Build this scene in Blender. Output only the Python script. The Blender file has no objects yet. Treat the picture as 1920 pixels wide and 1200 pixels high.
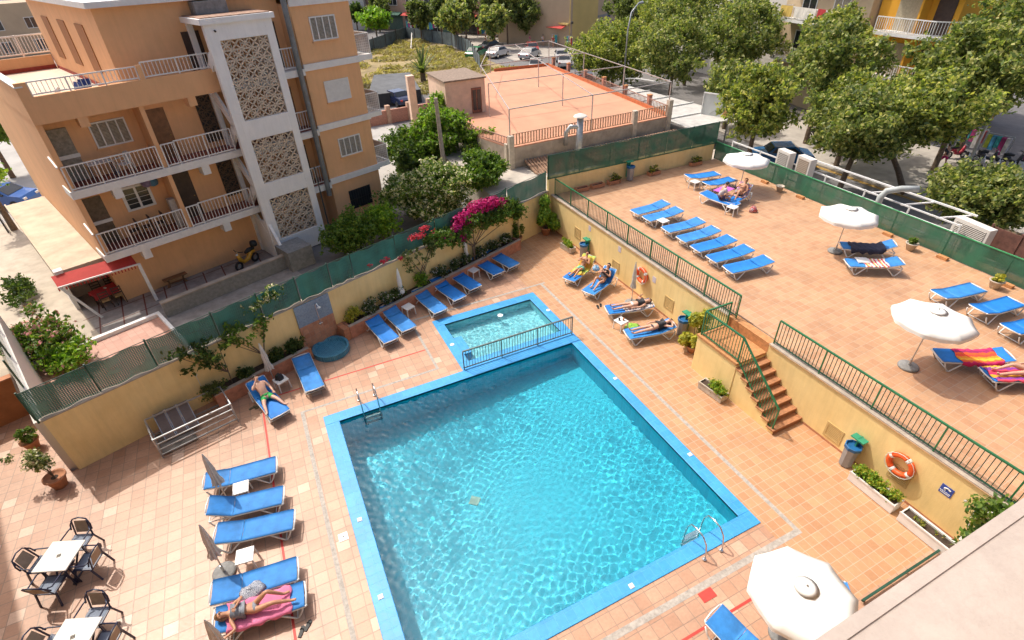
import bpy, bmesh, math, random
import numpy as np
from mathutils import Matrix, Vector
R = math.radians
S = bpy.context.scene
COL = S.collection
random.seed(11)

# ------------------------------------------------------------ camera
right = Vector((0.89893863, -0.4370998, -0.02920805))
down = Vector((-0.27445825, -0.50997477, -0.81522905))
fwd = Vector((0.34144108, 0.74085727, -0.57840166))
cam = bpy.data.cameras.new('camera')
co = bpy.data.objects.new('camera', cam)
COL.objects.link(co)
S.camera = co
co.matrix_world = Matrix(((right.x, -down.x, -fwd.x, 0), (right.y, -down.y, -fwd.y, 0),
                          (right.z, -down.z, -fwd.z, 12.5), (0, 0, 0, 1)))
cam.lens = 18.666
cam.sensor_width = 36
cam.clip_start = 0.05
cam.clip_end = 3000
# ------------------------------------------------------------ sky and sun
SUN = Vector((-0.29, 0.57, 1.0)).normalized()
w = bpy.data.worlds.new('World')
S.world = w
w.use_nodes = True
_nt = w.node_tree
_sky = _nt.nodes.new('ShaderNodeTexSky')
_sky.sky_type = 'NISHITA'
_sky.sun_disc = False
_sky.sun_elevation = math.asin(SUN.z)
_sky.sun_rotation = math.atan2(SUN.x, SUN.y)
_sky.air_density = 0.8
_sky.dust_density = 5.0
_sky.ozone_density = 0.6
_nt.links.new(_sky.outputs[0], _nt.nodes['Background'].inputs[0])
_nt.nodes['Background'].inputs[1].default_value = 0.15
sun = bpy.data.lights.new('sun', 'SUN')
sun.energy = 2.5
sun.angle = R(0.53)
sun.color = (1.0, 0.94, 0.85)
so = bpy.data.objects.new('sun', sun)
so.rotation_euler = SUN.to_track_quat('Z', 'Y').to_euler()
COL.objects.link(so)
sun.cycles.is_caustics_light = True
S.view_settings.view_transform = 'Standard'
S.view_settings.look = 'None'
S.view_settings.gamma = 1
S.view_settings.exposure = 0.56
S.cycles.max_bounces = 8
S.cycles.transparent_max_bounces = 16

# ------------------------------------------------------------ materials
MATS = {}
def nodes(m):
    nt = m.node_tree
    return nt, nt.nodes['Principled BSDF'], (lambda t: nt.nodes.new(t)), nt.links.new
def mat(name, c, rough=0.6, var=0.12, scale=6.0, metal=0.0, bump=0.0, spec=0.5, coat=0.0, sheen=0.0, bscale=None, c2=None, streak=0.0):
    """plain painted / cloth / plaster surface with mottling and optional bump"""
    if name in MATS: return MATS[name]
    m = bpy.data.materials.new(name); m.use_nodes = True
    nt, b, N, L = nodes(m)
    b.inputs['Roughness'].default_value = rough
    b.inputs['Metallic'].default_value = metal
    b.inputs['Specular IOR Level'].default_value = spec
    b.inputs['Coat Weight'].default_value = coat
    tc = N('ShaderNodeTexCoord'); n = N('ShaderNodeTexNoise')
    n.inputs['Scale'].default_value = scale; n.inputs['Detail'].default_value = 6; n.inputs['Roughness'].default_value = 0.65
    L(tc.outputs['Object'], n.inputs['Vector'])
    r = N('ShaderNodeValToRGB')
    d = c2 if c2 else tuple(max(0, x * (1 - var * 1.6)) for x in c)
    e = tuple(min(1, x * (1 + var)) for x in c)
    r.color_ramp.elements[0].position = 0.3; r.color_ramp.elements[0].color = (*d, 1)
    r.color_ramp.elements[1].position = 0.7; r.color_ramp.elements[1].color = (*e, 1)
    L(n.outputs['Fac'], r.inputs['Fac']); L(r.outputs['Color'], b.inputs['Base Color'])
    if streak:   # rain streaks and scuffs running down the render
        mp = N('ShaderNodeMapping'); mp.inputs['Scale'].default_value = (3.2, 3.2, .35); L(tc.outputs['Object'], mp.inputs['Vector'])
        ns = N('ShaderNodeTexNoise'); ns.inputs['Scale'].default_value = 1.6; ns.inputs['Detail'].default_value = 7; ns.inputs['Roughness'].default_value = .7; L(mp.outputs[0], ns.inputs['Vector'])
        mr = N('ShaderNodeMapRange'); mr.inputs['From Min'].default_value = .42; mr.inputs['From Max'].default_value = .68; mr.inputs['To Min'].default_value = 1; mr.inputs['To Max'].default_value = 1 - streak; L(ns.outputs['Fac'], mr.inputs['Value'])
        vm = N('ShaderNodeVectorMath'); vm.operation = 'SCALE'; L(r.outputs['Color'], vm.inputs[0]); L(mr.outputs[0], vm.inputs['Scale']); L(vm.outputs[0], b.inputs['Base Color'])
    if bump:
        n2 = N('ShaderNodeTexNoise'); n2.inputs['Scale'].default_value = bscale or scale * 5; n2.inputs['Detail'].default_value = 5
        L(tc.outputs['Object'], n2.inputs['Vector'])
        bm = N('ShaderNodeBump'); bm.inputs['Strength'].default_value = bump; bm.inputs['Distance'].default_value = 0.02
        L(n2.outputs['Fac'], bm.inputs['Height']); L(bm.outputs['Normal'], b.inputs['Normal'])
    MATS[name] = m
    return m
def tilemat(name, ca, cb, mortar, w_, h_, rough=0.45, rot=0.0, ms=0.012, offset=0.0, stain=0.25, bias=0.0, cc=None, off=(0, 0), pale=0.0, bumpd=0.004, plane='XY'):
    m = bpy.data.materials.new(name); m.use_nodes = True
    nt, b, N, L = nodes(m)
    tc = N('ShaderNodeTexCoord'); mp = N('ShaderNodeMapping')
    mp.inputs['Rotation'].default_value = (0, 0, rot) if plane == 'XY' else (R(90), 0, rot)
    mp.inputs['Location'].default_value = (off[0], off[1], 0)
    L(tc.outputs['Object'], mp.inputs['Vector'])
    br = N('ShaderNodeTexBrick'); br.offset = offset; br.squash = 1
    br.inputs['Scale'].default_value = 1; br.inputs['Brick Width'].default_value = w_; br.inputs['Row Height'].default_value = h_
    br.inputs['Mortar Size'].default_value = ms; br.inputs['Mortar Smooth'].default_value = 0.2
    br.inputs['Color1'].default_value = (0, 0, 0, 1); br.inputs['Color2'].default_value = (1, 1, 1, 1); br.inputs['Bias'].default_value = bias
    L(mp.outputs[0], br.inputs['Vector'])
    rp = N('ShaderNodeValToRGB'); rp.color_ramp.elements[0].color = (*ca, 1); rp.color_ramp.elements[1].color = (*cb, 1)
    if cc:
        e = rp.color_ramp.elements.new(0.94); e.color = (*cb, 1); rp.color_ramp.elements[2].color = (*cc, 1)
    L(br.outputs['Color'], rp.inputs['Fac'])
    # grime and sun bleaching at two sizes
    n = N('ShaderNodeTexNoise'); n.inputs['Scale'].default_value = 0.9; n.inputs['Detail'].default_value = 8; n.inputs['Roughness'].default_value = 0.7
    L(tc.outputs['Object'], n.inputs['Vector'])
    n3 = N('ShaderNodeTexNoise'); n3.inputs['Scale'].default_value = 14; n3.inputs['Detail'].default_value = 5; n3.inputs['Roughness'].default_value = 0.7
    L(tc.outputs['Object'], n3.inputs['Vector'])
    ad = N('ShaderNodeMath'); ad.operation = 'ADD'; L(n.outputs['Fac'], ad.inputs[0]); L(n3.outputs['Fac'], ad.inputs[1])
    mr = N('ShaderNodeMapRange'); mr.inputs['From Min'].default_value = 0.7; mr.inputs['From Max'].default_value = 1.3
    mr.inputs['To Min'].default_value = 1 - stain; mr.inputs['To Max'].default_value = 1 + stain * 0.5
    L(ad.outputs[0], mr.inputs['Value'])
    mx = N('ShaderNodeMix'); mx.data_type = 'RGBA'; mx.blend_type = 'MIX'
    L(br.outputs['Fac'], mx.inputs['Factor']); L(rp.outputs['Color'], mx.inputs[6]); mx.inputs[7].default_value = (*mortar, 1)
    vm = N('ShaderNodeVectorMath'); vm.operation = 'SCALE'
    L(mx.outputs[2], vm.inputs[0]); L(mr.outputs[0], vm.inputs['Scale'])
    n5 = N('ShaderNodeTexNoise'); n5.inputs['Scale'].default_value = .42; n5.inputs['Detail'].default_value = 12; n5.inputs['Roughness'].default_value = .62; n5.inputs['Distortion'].default_value = .6; L(tc.outputs['Object'], n5.inputs['Vector'])
    m5 = N('ShaderNodeMapRange'); m5.inputs['From Min'].default_value = .50; m5.inputs['From Max'].default_value = .66; m5.inputs['To Min'].default_value = 1; m5.inputs['To Max'].default_value = 1 - stain * .75; L(n5.outputs['Fac'], m5.inputs['Value'])
    v5 = N('ShaderNodeVectorMath'); v5.operation = 'SCALE'; L(vm.outputs[0], v5.inputs[0]); L(m5.outputs[0], v5.inputs['Scale'])
    L(v5.outputs[0], b.inputs['Base Color'])
    rr = N('ShaderNodeMapRange'); rr.inputs['To Min'].default_value = rough - 0.12; rr.inputs['To Max'].default_value = rough + 0.2
    L(n3.outputs['Fac'], rr.inputs['Value']); L(rr.outputs[0], b.inputs['Roughness'])
    bm = N('ShaderNodeBump'); bm.inputs['Distance'].default_value = bumpd; bm.inputs['Strength'].default_value = 0.7; bm.invert = True
    L(br.outputs['Fac'], bm.inputs['Height']); L(bm.outputs['Normal'], b.inputs['Normal'])
    MATS[name] = m
    return m
def leafmat(name, cols, rough=0.5, trans=0.42):
    m = bpy.data.materials.new(name); m.use_nodes = True
    nt, b, N, L = nodes(m)
    g = N('ShaderNodeNewGeometry'); r = N('ShaderNodeValToRGB'); r.color_ramp.interpolation = 'LINEAR'
    k = len(cols)
    els = r.color_ramp.elements
    els[0].color = (*cols[0], 1); els[0].position = 0
    els[1].color = (*cols[-1], 1); els[1].position = 1
    for i in range(1, k - 1):
        e = els.new(i / (k - 1)); e.color = (*cols[i], 1)
    L(g.outputs['Random Per Island'], r.inputs['Fac']); L(r.outputs['Color'], b.inputs['Base Color'])
    b.inputs['Roughness'].default_value = rough
    b.inputs['Specular IOR Level'].default_value = 0.35
    t = N('ShaderNodeBsdfTranslucent'); ms = N('ShaderNodeMixShader'); ms.inputs[0].default_value = trans
    br = N('ShaderNodeVectorMath'); br.operation = 'MULTIPLY'; br.inputs[1].default_value = (1.2, 1.35, 0.6)
    L(r.outputs['Color'], br.inputs[0]); L(br.outputs[0], t.inputs['Color'])
    L(b.outputs[0], ms.inputs[1]); L(t.outputs[0], ms.inputs[2]); L(ms.outputs[0], nt.nodes['Material Output'].inputs[0])
    MATS[name] = m
    return m
def meshmat(name, c, cell, cover, rough=0.6, strips=None):
    """woven / welded garden mesh: holes cut by a transparent grid"""
    m = bpy.data.materials.new(name); m.use_nodes = True
    nt, b, N, L = nodes(m)
    b.inputs['Roughness'].default_value = rough
    tc = N('ShaderNodeTexCoord'); n = N('ShaderNodeTexNoise'); n.inputs['Scale'].default_value = 1.3; n.inputs['Detail'].default_value = 6
    L(tc.outputs['Object'], n.inputs['Vector'])
    r = N('ShaderNodeValToRGB'); r.color_ramp.elements[0].position = .3; r.color_ramp.elements[1].position = .7
    r.color_ramp.elements[0].color = (*[x * .65 for x in c], 1); r.color_ramp.elements[1].color = (*[x * 1.35 for x in c], 1)
    L(n.outputs['Fac'], r.inputs['Fac']); L(r.outputs['Color'], b.inputs['Base Color'])
    mp = N('ShaderNodeMapping'); mp.inputs['Rotation'].default_value = (R(90), 0, 0)
    L(tc.outputs['Object'], mp.inputs['Vector'])
    br = N('ShaderNodeTexBrick'); br.offset = 0; br.inputs['Scale'].default_value = 1
    br.inputs['Brick Width'].default_value = cell[0]; br.inputs['Row Height'].default_value = cell[1]
    br.inputs['Mortar Size'].default_value = cell[2]; br.inputs['Mortar Smooth'].default_value = 0
    L(mp.outputs[0], br.inputs['Vector'])
    ns = N('ShaderNodeMapRange'); ns.inputs['From Min'].default_value = .35; ns.inputs['From Max'].default_value = .65
    ns.inputs['To Min'].default_value = cover - .12; ns.inputs['To Max'].default_value = min(1, cover + .12)
    L(n.outputs['Fac'], ns.inputs['Value'])
    mxm = N('ShaderNodeMath'); mxm.operation = 'MAXIMUM'; L(br.outputs['Fac'], mxm.inputs[0]); L(ns.outputs[0], mxm.inputs[1])
    t = N('ShaderNodeBsdfTransparent'); ms = N('ShaderNodeMixShader')
    L(mxm.outputs[0], ms.inputs[0]); L(t.outputs[0], ms.inputs[1]); L(b.outputs[0], ms.inputs[2])
    L(ms.outputs[0], nt.nodes['Material Output'].inputs[0])
    MATS[name] = m
    return m

white_plastic = mat('white_plastic', (.72, .71, .67), .35, .06, 9)
blue_fabric = mat('blue_fabric', (.008, .19, .60), .65, .14, 3, bump=.15, bscale=160)
blue_fabric2 = mat('blue_fabric_faded', (.03, .22, .58), .7, .2, 2.5, bump=.15, bscale=160)
canvas = mat('canvas', (.82, .80, .74), .8, .04, 2)
canvas_grey = mat('canvas_weathered', (.62, .56, .48), .85, .16, 5, bump=.3)
canvas_cream = mat('canvas_cream', (.66, .62, .55), .85, .1, 5, bump=.3)
pole_metal = mat('pole_metal', (.55, .55, .53), .35, .08, 5, metal=.7)
steel = mat('steel', (.62, .63, .63), .22, .08, 6, metal=.95)
galv = mat('galvanised_steel', (.42, .44, .45), .45, .2, 3, metal=.6)
concrete_grey = mat('concrete_grey', (.24, .24, .23), .85, .2, 6, bump=.3)
yellow_wall = mat('yellow_plaster', (.86, .66, .30), .85, .07, .9, bump=.25, bscale=30, c2=(.80, .585, .245), streak=.10)
yellow_trim = mat('yellow_trim', (.58, .40, .16), .85, .1, 3)
orange_plaster = mat('orange_plaster', (.78, .44, .22), .88, .05, .7, bump=.2, bscale=40, streak=.08)
orange_dark = mat('orange_plaster_deep', (.64, .32, .14), .88, .05, .8, bump=.2, bscale=40)
white_plaster = mat('white_plaster', (.86, .85, .82), .85, .04, 1.1, bump=.2, bscale=40, streak=.07)
white_paint = mat('white_paint', (.75, .74, .71), .5, .06, 4)
green_paint = mat('green_paint', (.02, .16, .06), .4, .15, 3)
green_dark = mat('green_dark_metal', (.018, .075, .045), .5, .2, 3)
wood = mat('wood', (.22, .10, .04), .55, .25, 4, bump=.2)
wood_dark = mat('wood_dark', (.055, .03, .022), .5, .25, 4)
terracotta = mat('terracotta', (.50, .22, .11), .8, .16, 7, bump=.2)
brick_orange = mat('brick_orange', (.52, .24, .09), .8, .2, 9, bump=.3)
soil = mat('soil', (.07, .045, .03), .95, .3, 14, bump=.5)
bark = mat('bark', (.17, .12, .08), .9, .3, 9, bump=.6)
asphalt = mat('asphalt', (.17, .16, .155), .9, .12, 1.5, bump=.3, bscale=60)
pavement = mat('pavement_stone', (.40, .36, .31), .85, .14, 1.2, bump=.2)
black_rubber = mat('black_rubber', (.02, .02, .02), .6, .2, 8)
dark_glass = mat('dark_glass', (.03, .035, .04), .12, .2, 2, spec=.6)
red_cloth = mat('red_cloth', (.42, .03, .035), .8, .12, 5)
red_paint = mat('red_paint', (.60, .05, .035), .6, .15, 6)
roof_rust = mat('roof_coating', (.56, .27, .16), .8, .10, .5, bump=.15)
curtain = mat('curtain', (.30, .27, .21), .8, .25, 9)
navy_metal = mat('navy_metal', (.02, .025, .06), .35, .1, 5)
sling_tan = mat('sling_tan', (.38, .29, .20), .75, .12, 8)
render_wall = mat('render_wall', (.42, .35, .28), .9, .2, 1.6, bump=.4)
sand_roof = mat('sand_roof', (.58, .47, .34), .9, .12, 1.1, bump=.2, c2=(.43, .34, .25))
dry_grass_base = mat('dry_ground', (.30, .23, .11), .95, .25, .5, bump=.5)
awning_red = mat('awning_red', (.50, .05, .04), .8, .1, 3)
ledge_paint = mat('ledge_paint', (.45, .38, .33), .8, .08, .8, bump=.25, bscale=30, streak=.1)
far_white = mat('far_white_render', (.66, .62, .56), .9, .05, .3)
mustard = mat('mustard_render', (.70, .34, .03), .9, .05, .4)
cream_render = mat('cream_render', (.55, .42, .27), .9, .07, .4)
yellow_render = mat('yellow_render', (.60, .44, .16), .9, .07, .4)
beige_render = mat('beige_render', (.47, .35, .23), .9, .07, .4)

# ------------------------------------------------------------ mesh helpers
class MB:
    def __init__(s): s.v = []; s.f = []; s.mi = []; s.cur = 0
    def add(s, vs, fs):
        o = len(s.v); s.v.extend([tuple(x) for x in vs])
        for q in fs: s.f.append(tuple(i + o for i in q)); s.mi.append(s.cur)
        return s
    def box(s, x0, y0, z0, x1, y1, z1):
        return s.add([(x0,y0,z0),(x1,y0,z0),(x1,y1,z0),(x0,y1,z0),(x0,y0,z1),(x1,y0,z1),(x1,y1,z1),(x0,y1,z1)],
              [(0,3,2,1),(4,5,6,7),(0,1,5,4),(1,2,6,5),(2,3,7,6),(3,0,4,7)])
    def bar(s, p, q, w_=.04, h_=None, up=(0,0,1)):
        p, q = Vector(p), Vector(q); h_ = h_ or w_
        d = (q - p).normalized(); u = Vector(up)
        if abs(d.dot(u)) > .98: u = Vector((0,1,0))
        a = d.cross(u).normalized() * w_ / 2; b = a.cross(d).normalized() * h_ / 2
        vs = [p-a-b, p+a-b, p+a+b, p-a+b, q-a-b, q+a-b, q+a+b, q-a+b]
        return s.add(vs, [(0,1,2,3),(7,6,5,4),(0,4,5,1),(1,5,6,2),(2,6,7,3),(3,7,4,0)])
    def tube(s, pts, r, n=8, cap=True):
        pts = [Vector(p) for p in pts]; rs = r if isinstance(r, (list, tuple)) else [r] * len(pts)
        o = len(s.v); prev = None
        for i, p in enumerate(pts):
            d = (pts[min(i+1, len(pts)-1)] - pts[max(i-1, 0)]).normalized()
            if prev is None:
                u = Vector((0,0,1)) if abs(d.z) < .9 else Vector((1,0,0))
                a = d.cross(u).normalized()
            else:
                a = (prev - d * prev.dot(d)).normalized()
            prev = a; b = d.cross(a)
            for k in range(n):
                t = 2 * math.pi * k / n
                s.v.append(tuple(p + (a * math.cos(t) + b * math.sin(t)) * rs[i]))
        m = len(pts)
        for i in range(m - 1):
            for k in range(n):
                k2 = (k + 1) % n
                s.f.append((o+i*n+k, o+i*n+k2, o+(i+1)*n+k2, o+(i+1)*n+k)); s.mi.append(s.cur)
        if cap:
            s.f.append(tuple(o + k for k in range(n))[::-1]); s.mi.append(s.cur)
            s.f.append(tuple(o + (m-1)*n + k for k in range(n))); s.mi.append(s.cur)
        return s
    def lathe(s, prof, n=16, c=(0,0,0), a0=0.0, a1=2*math.pi):
        o = len(s.v); full = abs(a1 - a0 - 2*math.pi) < 1e-6; m = n if full else n + 1
        for r, z in prof:
            for k in range(m):
                t = a0 + (a1 - a0) * k / n
                s.v.append((c[0] + r*math.cos(t), c[1] + r*math.sin(t), c[2] + z))
        for i in range(len(prof) - 1):
            for k in range(n):
                k2 = (k + 1) % m
                s.f.append((o+i*m+k, o+i*m+k2, o+(i+1)*m+k2, o+(i+1)*m+k)); s.mi.append(s.cur)
        if prof[0][0] > 1e-4 and full: s.f.append(tuple(o+k for k in range(n))[::-1]); s.mi.append(s.cur)
        if prof[-1][0] > 1e-4 and full: s.f.append(tuple(o+(len(prof)-1)*m+k for k in range(n))); s.mi.append(s.cur)
        return s
    def prism(s, poly, z0, z1):
        n = len(poly); vs = [(x, y, z0) for x, y in poly] + [(x, y, z1) for x, y in poly]
        return s.add(vs, [tuple(range(n))[::-1], tuple(range(n, 2*n))] + [(k, (k+1) % n, n+(k+1) % n, n+k) for k in range(n)])
    def quad(s, a, b, c, d): return s.add([a, b, c, d], [(0,1,2,3)])
    def build(s, name, m, parent=None, smooth=False, loc=None, rotz=0.0, bevel=0):
        me = bpy.data.meshes.new(name); me.from_pydata(s.v, [], s.f)
        ms = m if isinstance(m, (list, tuple)) else [m]
        for x in ms: me.materials.append(x)
        if len(ms) > 1: me.polygons.foreach_set('material_index', s.mi)
        if smooth: me.polygons.foreach_set('use_smooth', [True] * len(me.polygons))
        me.update()
        o = bpy.data.objects.new(name, me); COL.objects.link(o)
        if parent: o.parent = parent
        if loc is not None: o.location = loc
        if rotz: o.rotation_euler = (0, 0, rotz)
        if bevel:
            b = o.modifiers.new('bevel', 'BEVEL'); b.width = bevel; b.segments = 2; b.limit_method = 'ANGLE'
        return o
def tag(o, label=None, cat=None, group=None, kind=None):
    if label: o['label'] = label
    if cat: o['category'] = cat
    if group: o['group'] = group
    if kind: o['kind'] = kind
    return o
def thing(name, label, cat, loc=(0,0,0), rotz=0.0, group=None):
    o = bpy.data.objects.new(name, None); COL.objects.link(o)
    o.location = loc; o.rotation_euler = (0, 0, rotz); o.empty_display_size = .2
    return tag(o, label, cat, group)
KIDS = {}
def dup(root, loc, rotz=0.0, label=None, group=None, scale=None):
    r = root.copy(); COL.objects.link(r); r.location = loc; r.rotation_euler = (0, 0, rotz)
    if scale: r.scale = scale if isinstance(scale, tuple) else (scale,) * 3
    if label: r['label'] = label
    if group: r['group'] = group
    for ch in [c for c in bpy.data.objects if c.parent == root]:
        c = ch.copy(); COL.objects.link(c); c.parent = r
        for g in [c2 for c2 in bpy.data.objects if c2.parent == ch]:
            d = g.copy(); COL.objects.link(d); d.parent = c
    return r
def sheet(name, x0, x1, y0, y1, z, m, holes=(), kind='structure'):
    xs = sorted({x0, x1} | {h[0] for h in holes} | {h[1] for h in holes}); ys = sorted({y0, y1} | {h[2] for h in holes} | {h[3] for h in holes})
    b = MB(); idx = {}
    def vi(x, y):
        if (x, y) not in idx: idx[(x, y)] = len(b.v); b.v.append((x, y, z))
        return idx[(x, y)]
    for i in range(len(xs) - 1):
        for j in range(len(ys) - 1):
            cx, cy = (xs[i] + xs[i+1]) / 2, (ys[j] + ys[j+1]) / 2
            if any(h[0] < cx < h[1] and h[2] < cy < h[3] for h in holes): continue
            b.f.append((vi(xs[i], ys[j]), vi(xs[i+1], ys[j]), vi(xs[i+1], ys[j+1]), vi(xs[i], ys[j+1]))); b.mi.append(0)
    return tag(b.build(name, m), kind=kind)
def polysheet(name, pts, z, m, loc=None, rotz=0.0, kind='structure'):
    return tag(MB().add([(x, y, z) for x, y in pts], [tuple(range(len(pts)))]).build(name, m, loc=loc, rotz=rotz), kind=kind)

def leaves(name, blobs, n, size, m, seed=0, parent=None, flat=.0, inner=.55, aspect=1.6, mats=None, frac=0, spread=0.0, twig=0.0):
    """n small leaf faces scattered through a set of ellipsoid clumps (x,y,z,rx,ry,rz)"""
    rg = np.random.default_rng(seed)
    bl = np.array(blobs, float); vol = (bl[:, 3] * bl[:, 4] * bl[:, 5]) ** .66
    k = rg.choice(len(bl), n, p=vol / vol.sum()); B = bl[k]
    d = rg.normal(size=(n, 3)); d /= np.linalg.norm(d, axis=1)[:, None]
    rad = inner + (1.06 - inner) * rg.random(n) ** .6
    rad *= 1 + .10 * np.sin(d[:, 0] * 9 + k) * np.cos(d[:, 1] * 8 + k * 2)
    P = B[:, :3] + d * B[:, 3:6] * rad[:, None] + rg.normal(size=(n, 3)) * spread
    if twig:
        q = 12; idx = (np.arange(n) // q) * q; ax = d[idx] + np.array([0, 0, .45]) + rg.normal(size=(n, 3))[idx] * .45
        ax /= np.linalg.norm(ax, axis=1)[:, None]; P = P[idx] + ax * (rg.random((n, 1)) * twig * 1.5 - twig * .4) + rg.normal(size=(n, 3)) * size * .55
    nr = d + rg.normal(size=(n, 3)) * .65 + np.array([0, 0, .35]); nr /= np.linalg.norm(nr, axis=1)[:, None]
    t = np.cross(nr, rg.normal(size=(n, 3))); t /= np.linalg.norm(t, axis=1)[:, None]
    u = np.cross(nr, t); sz = size * (0.6 + .8 * rg.random(n))[:, None]
    a = t * sz * aspect / 2; b = u * sz / 2
    V = np.empty((n, 4, 3)); V[:, 0] = P - a; V[:, 1] = P - b * .9 + nr * sz * .12; V[:, 2] = P + a; V[:, 3] = P + b * .9 + nr * sz * .12
    me = bpy.data.meshes.new(name)
    me.vertices.add(n * 4); me.vertices.foreach_set('co', V.ravel())
    me.loops.add(n * 4); me.loops.foreach_set('vertex_index', np.arange(n * 4, dtype=np.int32))
    me.polygons.add(n); me.polygons.foreach_set('loop_start', np.arange(0, n * 4, 4, dtype=np.int32))
    ml = [m] + (mats or [])
    for x in ml: me.materials.append(x)
    if mats: me.polygons.foreach_set('material_index', (rg.random(n) < frac).astype(np.int32))
    me.update(calc_edges=True)
    o = bpy.data.objects.new(name, me); COL.objects.link(o)
    if parent: o.parent = parent
    return o
def clumps(rg, r, h, n, c=(0,0,0), sub=.45):
    out = []
    for i in range(n):
        a = rg.uniform(0, 2*math.pi); q = r * math.sqrt(rg.uniform(0, 1)) * .85; zz = rg.uniform(-1, 1)
        q *= math.sqrt(max(.05, 1 - zz*zz*.8))
        s_ = sub * r * rg.uniform(.6, 1.25)
        out.append((c[0] + q*math.cos(a), c[1] + q*math.sin(a), c[2] + zz * h * .75, s_, s_*rg.uniform(.8,1.2), s_*rg.uniform(.55,.8)*min(1.2, h / r + .3)))
    return out
# ------------------------------------------------------------ ground, deck, terrace
rng = random.Random(5)
tile_pink = tilemat('deck_tiles_pink', (.47, .26, .16), (.55, .33, .215), (.34, .23, .16), .33, .33, .42, ms=.010, stain=.2, cc=(.68, .47, .34))
tile_orange = tilemat('deck_tiles_orange', (.46, .235, .115), (.54, .30, .155), (.54, .39, .27), .25, .25, .42, ms=.009, stain=.16, bias=.1, off=(.05, .1))
tile_terr = tilemat('terrace_tiles', (.47, .25, .13), (.55, .32, .175), (.53, .37, .25), .27, .27, .5, ms=.009, stain=.18, rot=R(-2.5))
W0 = 16.83; WA = R(20.5); BA = R(21)
def wv(u, v): return (u*math.cos(WA) - v*math.sin(WA), u*math.sin(WA) + v*math.cos(WA))
def bv(u, v): return (u*math.cos(BA) - v*math.sin(BA), u*math.sin(BA) + v*math.cos(BA))

sheet('ground', -500, 600, -300, 900, -1.06, asphalt, [(-30.5, 24.2, -60, 20.2)])
sheet('pavement', 12.9, 34.0, 23.4, 31.0, -1.03, pavement)
sheet('street_pavement', 35.6, 46, -30, 40.0, -0.93, pavement)
tag(MB().box(35.4, -30, -1.2, 35.6, 40.0, -0.915).build('kerb', pavement), kind='structure')
for k, (a, b_) in enumerate([(35.28, 35.40), (35.12, 35.2)]):
    sheet('road_marking', a, b_, 8, 26, -1.05, mat('road_yellow', (.62, .36, .05), .8, .3, 9))
sheet('far_pavement', 36, 70, 74, 130, -1.02, pavement)
sheet('lane', -60, 12, 34, 130, -1.045, mat('lane_concrete', (.40, .38, .35), .9, .12, .6, bump=.2))

PH = [(-.05, 8.72, 5.12, 13.55), (4.82, 8.72, 14.42, 17.0)]
CO = [(-.5, 9.1, 4.72, 13.98), (4.44, 9.1, 13.98, 17.44)]
# deck: the pink tiles west of x 9.5 and the small orange tiles to the east
def cutdeck(name, x0, x1, y0, y1, m, holes):
    o = sheet(name, x0, x1, y0, y1, 0, m, holes)
    bm = bmesh.new(); bm.from_mesh(o.data)
    nrm = Vector((-math.sin(WA), math.cos(WA), 0))
    bmesh.ops.bisect_plane(bm, geom=bm.verts[:] + bm.edges[:] + bm.faces[:], plane_co=nrm * (W0 + .1), plane_no=nrm, clear_outer=True)
    bm.to_mesh(o.data); bm.free(); return o
cutdeck('pool_deck', -30, 9.1, -20, 26, tile_pink, [CO[0], CO[1]])
cutdeck('pool_deck_east', 9.1, 13.1, 2.3, 26, tile_orange, [])
sheet('pool_deck_strip', 9.1, 13.1, -20, 2.3, 0, tile_pink)
polysheet('side_yard', [wv(-24, W0 + .1), wv(-1.85, W0 + .1), wv(-1.85, 20.9), wv(-24, 20.9)], 0.0, tile_pink)

grey_strip = mat('grey_tile_strip', (.40, .36, .31), .7, .22, 9)
def strip(x0, x1, y0, y1, m, z=.004): sheet('deck_line', x0, x1, y0, y1, z, m)
strip(-1.14, -1.02, 3.0, 14.6, grey_strip); strip(-1.02, 3.72, 14.5, 14.6, grey_strip)
strip(3.62, 3.72, 14.6, 17.95, grey_strip); strip(3.72, 9.95, 17.87, 17.97, grey_strip)
strip(9.7, 9.82, 4.2, 17.87, grey_strip); strip(-1.02, 9.82, 4.04, 4.2, grey_strip)
strip(-2.28, -2.22, 2, 15.8, red_paint); strip(-2.22, 3.62, 15.78, 15.83, red_paint); strip(5.0, 9.3, 3.35, 3.41, red_paint, .006)
tag(MB().box(6.36, 3.79, .003, 6.74, 4.02, .012).build('floor_hatch', red_paint), 'small red square cover set in the deck beside the near pool edge', 'hatch cover')

# pools
pool_tile = tilemat('pool_tiles', (.001, .42, .57), (.002, .48, .63), (.02, .53, .67), .15, .15, .4, ms=.006, stain=.08)
pale_tile = tilemat('small_pool_tiles', (.25, .60, .68), (.34, .68, .74), (.42, .7, .75), .15, .15, .4, ms=.006, stain=.1)
cop_tile = tilemat('coping_tiles', (.045, .32, .70), (.06, .36, .73), (.10, .41, .73), .24, .24, .4, ms=.005, stain=.2)
def basin(name, x0, x1, y0, y1, zb, zt, zn=None):
    zs = zn or (zb,)*4
    b = MB()
    vs = [(x0,y0,zs[0]),(x1,y0,zs[1]),(x1,y1,zs[2]),(x0,y1,zs[3]),(x0,y0,zt),(x1,y0,zt),(x1,y1,zt),(x0,y1,zt)]
    b.add(vs, [(0,1,2,3),(0,4,5,1),(1,5,6,2),(2,6,7,3),(3,7,4,0)])
    o = tag(b.build(name, pool_tile if name[0] == 'p' else pale_tile), kind='structure'); o.cycles.is_caustics_receiver = True; return o
basin('pool_basin', *PH[0], -1.8, .02, (-1.30, -.75, -1.20, -1.75))
basin('small_pool_basin', *PH[1], -.62, .02)
b = MB()
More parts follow.
